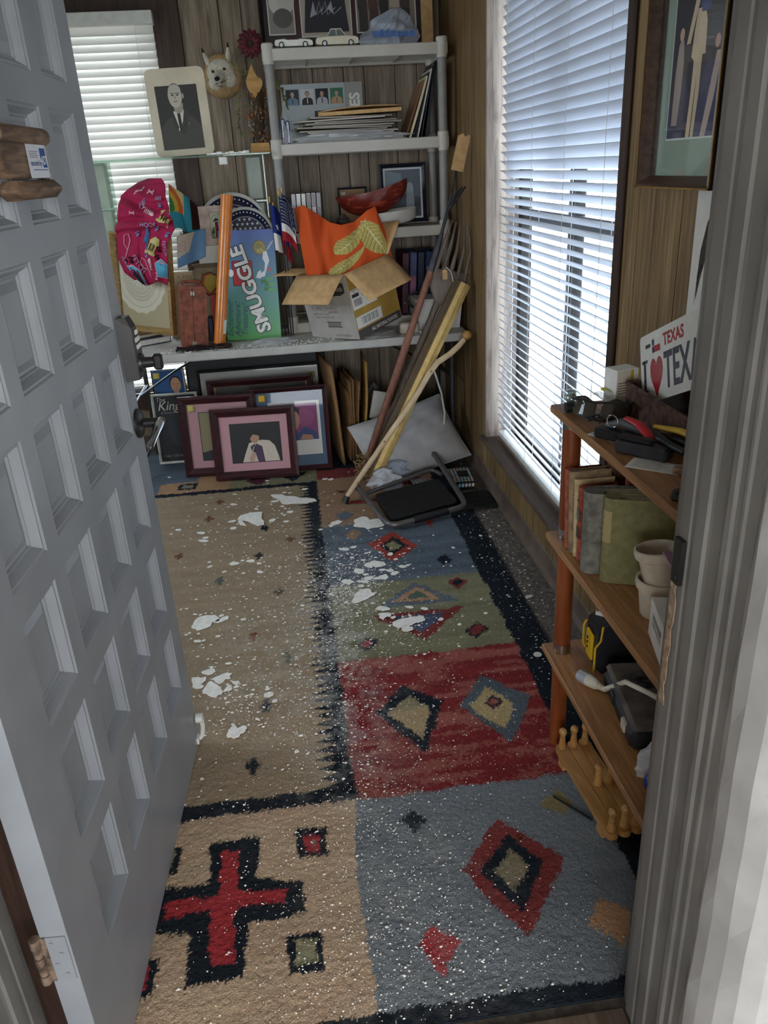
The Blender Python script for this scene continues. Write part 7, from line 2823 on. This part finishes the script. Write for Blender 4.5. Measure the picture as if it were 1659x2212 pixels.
# hand tools in front of the tray
t = thing('red_handled_tool', 'black hand tool with a curved red grip on the top wooden shelf', 'hand tool', mat=TM((.665, 1.445, SZ1), rz=-58))
B().bb(-.085, .055, -.020, .012, .002, .024, bev=.004).build('body', 'black_plastic', t)
B().tube([(-.07, .006, .026), (-.03, .004, .040), (.02, -.002, .036), (.06, -.006, .026)], [.006, .010, .010, .008], 10).build('lever', M('grey_tool', '#55585a', 0.5), t)
B().tube([(-.020, .0, .052), (.015, -.010, .050), (.045, -.018, .036), (.062, -.022, .022)], [.007, .010, .011, .012], 12, flat=.7).build('grip', M('grip_red', '#b32a30', 0.35), t)
b = B()
ringp = [(-.05 + .013 * math.cos(a), -.004, .040 + .013 * math.sin(a)) for a in [2 * PI * k / 20 for k in range(21)]]
b.tube(ringp, .0014, 6)
b.build('wire_ring', 'chrome', t)
t = thing('pliers', 'black pliers with one yellow grip against the rusty tray', 'pliers', mat=TM((.696, 1.375, SZ1 + .016), rz=-70))
B().tube([(-.10, .0, .012), (-.03, .004, .016), (.02, -.012, .014), (.07, -.018, .012)], [.010, .012, .008, .007], 10).build('jaw', 'black_plastic', t)
B().tube([(-.04, .012, .030), (.02, .020, .034), (.065, .022, .030), (.085, .014, .022)], [.005, .0085, .010, .010], 12, flat=.75).build('grip', M('grip_yellow', '#c9a63a', 0.35), t)
B().tube([(-.04, .010, .014), (.02, .016, .016), (.06, .016, .014)], [.008, .006, .006], 8).build('arm', 'black_plastic', t)
t = thing('black_punch', 'heavy black metal punch lying across a paper card', 'hand tool', mat=TM((.655, 1.375, SZ1 + .002), rz=-52))
B().bb(-.055, .055, -.018, .018, 0, .026, bev=.005).build('body', 'steel_grey', t)
B().bb(-.05, .02, -.010, .010, .026, .036, bev=.003).build('top_bar', 'black_plastic', t)
for k, (lab, x, y, w, d, rz) in enumerate((('white printed card under the red-handled tool', .642, 1.505, .085, .048, -62), ('white printed card sticking out toward the shelf edge', .655, 1.318, .10, .055, -42))):
    t = thing('paper_card', lab, 'card', mat=TM((x, y, SZ1 + .0004), rz=rz), group='cards on the top wooden shelf')
    B().bb(-w / 2, w / 2, -d / 2, d / 2, 0, .0008).build('card', 'paper_white', t)
    b = B()
    for q in range(5):
        b.poly(rect(-w * .4, -d * .35 + q * d * .16, w * (.1 + .06 * (q % 3)), -d * .35 + q * d * .16 + .002), .0010, '#8a8a96')
    b.build('printing', 'print_matt', t)
b = B()
rr = random.Random(8)
for k in range(12):
    c = Vector((.655 + rr.uniform(-.02, .02), 1.60 + rr.uniform(-.035, .035), .004 + rr.uniform(0, .008)))
    a0 = rr.random() * 6
    b.tube([c + Vector((.014 * math.cos(a0 + q), .010 * math.sin(a0 + q * .8), .002 * q)) for q in range(4)], .0018, 5)
o = b.build('wire_scraps', 'steel_grey')
o.location = (0, 0, SZ1)
tag(o, 'bits of bent wire beside the sunglasses on the wooden shelf', 'wire')
t = thing('small_tin', 'little grey metal tin with a dark lid at the shelf edge by the door frame', 'tin', mat=TM((.640, 1.155, SZ1), rz=-35))
B().bb(-.03, .03, -.016, .016, 0, .013, bev=.004).build('tin', 'nickel', t)
B().bb(-.022, .022, -.011, .011, .013, .016, bev=.003).build('lid', 'black_plastic', t)
o = B().bb(-.035, .035, -.012, .012, 0, .012, bev=.003).build('worn_stick', 'raw_wood')
o.matrix_world = TM((.700, 1.262, SZ1), rz=-35)
tag(o, 'worn pale wooden stick beside the black punch', 'stick')

# ---------------------------------------------------------------- middle shelf: old books, pots, cartons
def spine_book(label, y0, th, h, d, cover, x0, tilt=0, pages='#b9ad92', rz=0, strip_=None):
    """standing book, spine toward the room: local x away from the room, y along the row, z up"""
    t = thing('old_book', label, 'book', mat=TM((x0, y0, SZ2 + .0005), rx=tilt, rz=rz), group='old books on the wooden shelf')
    c = B()
    c.bb(0, d, 0, .003, 0, h)
    c.bb(0, d, -th, -th + .003, 0, h)
    c.tube([(0, -th / 2, 0), (0, -th / 2, h)], th / 2, 14, flat=1.0)
    c.build('cover', cover, t)
    B().bb(.004, d - .006, -th + .0032, -.0032, .004, h - .004).build('pages', M('pages_' + pages.strip('#'), pages, 0.9, var=0.12, scale=150), t)
    if strip_:
        strip_(t, th, h, d)
    return t


M('cloth_orange', '#9a4f3a', 0.85, var=0.2, scale=60)
M('cloth_tan', '#8a7356', 0.85, var=0.2, scale=40)
M('cloth_cream', '#b59f78', 0.85, var=0.12, scale=60)
M('cloth_red', '#9c4a38', 0.85, var=0.25, scale=40)
M('cloth_wine', '#8a3a3a', 0.7, var=0.12, scale=40)
M('cloth_greyblue', '#77746a', 0.85, var=0.22, scale=50)
M('cloth_olive', '#7f7a50', 0.7, var=0.08, scale=60)
M('leather_brown', '#5f4433', 0.7, var=0.3, scale=30)


def olive_strip(t, th, h, d):
    b = B()
    ys = -th / 2
    r_ = th / 2 + .0006
    for z0, z1, col in ((.10, .175, '#a8976a'),):
        pts = []
        for k in range(9):
            a = PI * (1 - k / 8) + PI / 2
            pts.append((r_ * math.cos(a) if math.cos(a) < 0 else 0, ys + r_ * math.sin(a)))
        for k in range(8):
            b.add([(pts[k][0], pts[k][1], z0), (pts[k + 1][0], pts[k + 1][1], z0), (pts[k + 1][0], pts[k + 1][1], z1), (pts[k][0], pts[k][1], z1)], [(0, 1, 2, 3)], False, '#a39468')
    tb_ = B()
    for q, w_ in enumerate((.016, .022, .012, .022, .018)):
        scribble(tb_, -w_ / 2, .155 - .014 * q, w_, .006, 0, '#3a3524', q)
    for f, c in zip(tb_.f, tb_.c):
        b.add([(-math.sqrt(max(0, (r_ + .0006) ** 2 - tb_.v[i][0] ** 2)), ys - tb_.v[i][0], tb_.v[i][1]) for i in f], [tuple(range(len(f)))], False, c)
    b.build('spine_label', 'print_matt', t)


def red_fig(t, th, h, d):
    b = B()
    ys = -th / 2
    for k, (z0, z1, col) in enumerate(((.06, .09, '#3a3a3c'), (.105, .135, '#55605c'), (.15, .156, '#4a4a48'))):
        b.add([(-th / 2 - .001, ys - .008, z0), (-th / 2 - .001, ys + .008, z0), (-th / 2 - .001, ys + .006, z1), (-th / 2 - .001, ys - .006, z1)], [(0, 1, 2, 3)], False, col)
    b.build('cover_figure', 'print_matt', t)


spine_book('tattered orange-brown book leaning at the end of the row of old books', 1.680, .022, .200, .085, 'cloth_orange', .624, -6)
spine_book('brown book with worn spine and torn cream binding, second in the row', 1.657, .026, .205, .085, 'cloth_tan', .626, -5)
spine_book('pale book whose cream spine cloth is peeling, third in the row', 1.630, .018, .195, .085, 'cloth_cream', .626, -4)
spine_book('dark leather book set back behind the front row of old books', 1.690, .032, .235, .12, 'leather_brown', .732, -4)
spine_book('faded red book with a dark figure on its spine', 1.611, .028, .185, .085, 'cloth_red', .632, -2, strip_=red_fig)
spine_book('wine-red book set back between red and grey books', 1.606, .022, .215, .12, 'cloth_wine', .735, 0)
spine_book('thick grey-blue book with frayed spine next to the olive one', 1.572, .048, .200, .17, 'cloth_greyblue', .640, 0, rz=-16)
spine_book('olive green book with a pale spine label at the near end of the row', 1.512, .036, .205, .22, 'cloth_olive', .660, 0, strip_=olive_strip, rz=-22)

M('pot_clay', '#c9bda8', 0.6, var=0.06, scale=40)
for k, (z, r) in enumerate(((0, .040), (.066, .043))):
    t = thing('small_pot', ('lower of two stacked cream pots on the wooden shelf', 'upper of two stacked cream pots, tilted under the pink card')[k], 'pot', mat=TM((.692 + .004 * k, 1.336 - .008 * k, SZ2 + z + .004 * k), rx=-8 * k, ry=-6 * k), group='stacked cream pots')
    B().lathe([(0, 0), (r * .68, 0), (r * .74, .004), (r * .92, .062), (r * 1.06, .066), (r * 1.10, .074), (r * 1.08, .084), (r * 1.0, .086), (r * .93, .078), (r * .84, .05), (r * .66, .008), (0, .006)], (0, 0, 0), 30).build('pot_body', 'pot_clay', t)
t = thing('white_box', 'white carton with a barcode at the edge of the middle wooden shelf', 'carton', mat=TM((.650, 1.272, SZ2), rz=-14))
B().bb(0, .12, -.16, 0, 0, .082, bev=.001).build('carton', 'paper_white', t)
b = B()
for k in range(22):
    b.add([(-.0006, -.030 - .0034 * k, .050), (-.0006, -.030 - .0034 * k - .0012 - .0010 * (k % 3 == 0), .050), (-.0006, -.030 - .0034 * k - .0012 - .0010 * (k % 3 == 0), .062), (-.0006, -.030 - .0034 * k, .062)], [(0, 1, 2, 3)], False, '#3a3a3c')
for k in range(2):
    b.add([(-.0006, -.028, .043 - .006 * k), (-.0006, -.105, .043 - .006 * k), (-.0006, -.105, .0455 - .006 * k), (-.0006, -.028, .0455 - .006 * k)], [(0, 1, 2, 3)], False, '#8a8a8c')
b.build('barcode', 'print_matt', t)
o = B().bb(0, .11, -.13, 0, 0, .078, bev=.001).build('white_box', 'paper_white')
o.matrix_world = TM((.715, 1.215, SZ2 + .083), rz=-14)
tag(o, 'second white carton on top of the barcoded one under the pink card', 'carton')
o = B().bb(0, .12, -.16, 0, 0, .003).build('pink_card', M('pink_paper', '#c79cc0', 0.7))
o.matrix_world = TM((.678, 1.300, SZ2 + .163), rz=-12, ry=1)
tag(o, 'sheet of pink card lying over the cream pot and white cartons', 'card')

# ---------------------------------------------------------------- bottom shelf: tool radio, drill case, plug, bag, can
M('case_black', '#24242a', 0.5, var=0.15, scale=20, bump=0.1)
M('case_yellow', '#d1a81e', 0.45, var=0.05)
t = thing('tool_charger', 'black and yellow power tool charger standing on the lowest wooden shelf', 'tool charger', mat=TM((.690, 1.690, SZ3), rz=-4))
b = B()
pts = [(0, .02), (.02, 0), (.185, 0), (.20, .02), (.20, .125), (.17, .142), (.03, .142), (.005, .125)]
n = len(pts)
b.add([(p[0], y, p[1]) for y in (-.085, 0) for p in pts], [tuple(range(n)), tuple(range(n, 2 * n))[::-1]] + [(i, i + n, (i + 1) % n + n, (i + 1) % n) for i in range(n)])
b.build('housing', 'case_black', t)
B().bb(-.006, .004, -.066, -.020, .028, .106, bev=.004).build('front_plate', 'case_yellow', t)
for k in range(3):
    B().cyl((-.008, -.037, .084 - .014 * k), (-.004, -.037, .084 - .014 * k), .004, n=10).build('led', 'black_plastic', t)
B().tube([(-.001, -.086, .008), (-.001, -.086, .08), (.012, -.086, .10), (.016, -.086, .142)], .003, 6).build('yellow_trim', 'case_yellow', t)
B().tube([(.0, -.002, .03), (-.006, -.001, .045), (-.006, -.001, .10), (.0, -.002, .115)], .003, 6).build('yellow_trim', 'case_yellow', t)
B().bb(.045, .085, -.0865, -.085, .04, .085).build('side_label', 'nickel', t)
for k in range(5):
    B().bb(.06, .16, -.065 + .012 * k, -.060 + .012 * k, .142, .1445).build('vent_rib', 'black_plastic', t)
o = B().tube([(.70, 1.655, SZ3 + .1535), (.73, 1.63, SZ3 + .1535), (.80, 1.60, SZ3 + .1535)], .006, 8).build('white_cable', 'white_plastic')
tag(o, 'white cable lying on top of the black and yellow charger', 'cable')
t = thing('drill_case', 'dusty black tool case with raised letters SK lying on the lowest wooden shelf', 'tool case', mat=TM((.690, 1.565, SZ3), rz=-8))
M('case_dusty', '#625a52', 0.75, var=0.25, scale=25, bump=0.1)
B().bb(0, .20, -.26, 0, .0, .055, bev=.014).build('case', 'case_black', t)
B().bb(.004, .196, -.256, -.004, .050, .068, bev=.010).build('lid', 'case_dusty', t)
b = B()
tb_ = B()
text(tb_, 'SKIL', .0, .0, .062, 0, None, bold=.002, sx=1.1)
b.add([(.055 + v[0], -.115 + v[1], .0692) for v in tb_.v], tb_.f)
b.build('raised_letters', 'case_black', t, solid=.002)
for k in range(2):
    B().bb(-.004, .008, -.115 - .10 * k, -.085 - .10 * k, .018, .045, bev=.003).build('latch', 'black_plastic' if k == 0 else 'pot_clay', t)
t = thing('white_plug', 'white power plug and cord trailing over the lowest wooden shelf', 'plug', (0, 0, 0))
px = Vector((.640, 1.590, SZ3 + .016))
dv = Vector((.42, -.88, .05)).normalized()
sd = Vector((.88, .42, 0))
b = B()
b.tube([px, px + dv * .030], [.0155, .0165], 8)
b.build('plug_face', M('plug_grey', '#b9bcc4', 0.5), t)
B().tube([px + dv * .030, px + dv * .052, px + dv * .064], [.0165, .015, .010], 10).build('plug_body', M('plug_cream', '#d8d0bd', 0.45), t)
for s_ in (-1, 1):
    B().cyl(px + sd * (.006 * s_), px + sd * (.006 * s_) - dv * .016, .002, n=6).build('prong', 'gold_metal', t)
b = B()
for k in range(4):
    q = px + dv * (.066 + .005 * k)
    b.cyl(q, q + dv * .003, .0085 - .0005 * k, n=10)
b.build('strain_relief', 'plug_cream', t)
q = px + dv * .064
B().tube([q, q + dv * .02, Vector((.700, 1.455, SZ3 + .082)), Vector((.735, 1.40, SZ3 + .084)), Vector((.79, 1.30, SZ3 + .082)), Vector((.85, 1.22, SZ3 + .04))], .0066, 10).build('cord', 'plug_cream', t)
o = sack(B(), (0, 0, 0), .055, .05, .085, 151, .15, 20, 9, .25).build('white_bag', 'tissue')
o.location = (.700, 1.238, SZ3 + .0005)
tag(o, 'crumpled white plastic bag near the edge of the lowest wooden shelf', 'plastic bag')
o = lump(B(), (0, 0, .024), (.022, .022, .022), 14, 10).build('blue_foil', M('foil_blue', '#2f4f9c', 0.3, 0.4))
o.location = (.655, 1.190, SZ3)
tag(o, 'small blue foil ball beside the crumpled white bag', 'foil ball')
t = thing('socket_adapter', 'metal bulb socket lying at the near end of the lowest wooden shelf', 'socket', mat=TM((.655, 1.135, SZ3 + .02), ry=90, rz=40))
b = B()
for k in range(5):
    b.lathe([(.014, .006 * k), (.0165, .006 * k + .003), (.014, .006 * k + .006)], (0, 0, 0), 16)
b.build('screw_shell', 'chrome', t)
B().lathe([(.014, .030), (.020, .034), (.020, .05), (0, .05)], (0, 0, 0), 16).build('collar', 'nickel', t)

# ---------------------------------------------------------------- peg rack on the floor in front of the shelf
WOOD('oak_bright', '#c7985c', '#a3733e', 'y', 60, 9, 0.35, 0.06, 0.5, coat=.2)
t = thing('peg_rack', 'oak rack of three boards with turned pegs lying below the wooden shelf', 'peg rack', mat=TM((.672, 1.505, .034), rx=0, ry=0, rz=4))


def peg_board(x0, ys, z):
    pts = rrect(x0 - .0155, -.168, x0 + .0155, .168, .0145, 5)
    b = B()
    b.prism(pts, z, z + .018)
    bd = b.build('board', 'oak_bright', t)
    for py_ in ys:
        B().lathe([(.0105, 0), (.011, .006), (.0085, .022), (.0072, .042), (.0088, .047), (.0108, .053), (.0102, .060), (.006, .065), (0, .0665)], (x0, py_, z + .018), 16).build('peg', 'oak_bright', bd)


peg_board(-.034, (.150, -.150), 0)
peg_board(-.001, (.150, -.004, -.150), .002)
peg_board(.032, (.150, -.004, -.150), .004)
b = B()
b.bb(-.05, .05, -.135, -.105, -.022, -.0005)
b.bb(-.05, .05, .105, .135, -.022, -.0005)
b.build('crossrail', 'oak_bright', t)
o = B().tube([(.560, 1.520, .013), (.60, 1.465, .014), (.63, 1.425, .014)], .003, 6).build('black_rod', 'black_plastic')
tag(o, 'thin black rod on the rug beside the peg rack', 'rod')
o = B()
o.tube([(-.008, -.006, 0), (.008, -.006, 0), (.008, .006, 0), (-.008, .006, 0), (-.008, -.006, 0)], .0012, 5)
o = o.build('brass_clip', 'gold_metal')
o.location = (.437, 1.40, .0125)
o.rotation_euler = (0, 0, .5)
tag(o, 'tiny brass clip lying on the red diamond of the rug', 'clip')

# ================================================================ on the panelled wall beside the door
def draw_stage(b, x0, y0, x1, y1, z):
    w, h = x1 - x0, y1 - y0
    P = lambda u, v: (x0 + w * u, y0 + h * v)
    b.poly(rect(x0, y0, x1, y1), z, '#241f2b')
    b.poly([P(.55, 0), P(1, 0), P(1, .30), P(.75, .34), P(.6, .22)], z + .0002, '#322f52')
    b.poly([P(0, 0), P(.35, 0), P(.42, .20), P(.25, .30), P(0, .14)], z + .0002, '#2c2947')
    b.poly([P(.42, 0), P(.50, 0), P(.53, .20), P(.55, .36), P(.68, .36), P(.66, .50), P(.60, .56), P(.46, .56), P(.42, .46), P(.40, .36), P(.46, .34), P(.45, .18)], z + .0004, '#cdb697')
    b.poly([P(.52, .0), P(.58, .0), P(.62, .20), P(.62, .36), P(.54, .36), P(.54, .18)], z + .0004, '#c9b190')
    b.poly([P(.54, .54), P(.70, .54), P(.74, .64), P(.70, .72), P(.54, .68), P(.50, .60)], z + .0005, '#39416f')
    b.poly([P(.28, .42), P(.36, .42), P(.50, .62), P(.56, .70), P(.50, .72), P(.40, .60)], z + .0006, '#cdb697')
    b.poly([P(.50, .68), P(.60, .68), P(.66, .78), P(.62, .86), P(.54, .88), P(.49, .82)], z + .0006, '#c29a80')
    b.poly([P(.50, .80), P(.54, .90), P(.64, .88), P(.68, .78), P(.63, .80), P(.56, .82)], z + .0008, '#4a2c22')
    b.poly([P(.08, .06), P(.20, .06), P(.24, .20), P(.25, .34), P(.22, .44), P(.17, .46), P(.12, .42), P(.09, .30)], z + .0003, '#9d8a84')
    b.poly(ell(*P(.17, .47), w * .05, h * .03, 10), z + .0004, '#c29a80')
    b.poly([P(.72, .0), P(.82, .0), P(.92, .16), P(.98, .30), P(.97, .36), P(.90, .36), P(.84, .24)], z + .0003, '#b59f94')
    b.poly(ell(*P(.90, .40), w * .05, h * .03, 10), z + .0004, '#b98f78')


pmx = Matrix(((0, 0, -1, .928), (-1, 0, 0, 2.018), (0, 1, 0, 1.468), (0, 0, 0, 1)))
picture('stage_picture', 'deep-framed stage picture with sage green mat on the panelled wall', pmx, .364, .62, .026, 'frame_walnut', '#8a9a88', (.072, .105, .292, .545), draw_stage, .046, lip='#c9cfc8')
b = B()
for a in ((.0, .0, .364, .004), (.0, .0, .004, .62), (.36, .0, .364, .62)):
    b.bb(a[0], a[2], a[1], a[3], .0465, .0495)
gp = bpy.data.objects['stage_picture']
b.build('gilt_edge', 'gold_metal', gp)
sb = B()
sb.bb(.364, .3655, 0, .62, 0, .046)
sb.build('black_side', 'black_plastic', gp)
t = thing('white_poster', 'glossy white poster with a black crescent below the stage picture', 'poster', mat=Matrix(((0, 0, -1, .9285), (-1, 0, 0, 1.785), (0, 1, 0, 1.12), (0, 0, 0, 1))))
B().bb(0, .30, 0, .345, 0, .002).build('sheet', M('gloss_white', '#d9d4cb', 0.15, var=0.02), t)
b = B()
b.poly([(.085, .32), (.055, .28), (.038, .22), (.034, .16), (.036, .11), (.048, .16), (.062, .20), (.09, .23), (.16, .22), (.16, .31), (.11, .335)], .0026, '#33312f')
b.poly(stroke([(.03, .10), (.035, .15), (.05, .19)], .003), .0026, '#b9b2a4')
b.build('crescent', 'print_gloss', t)
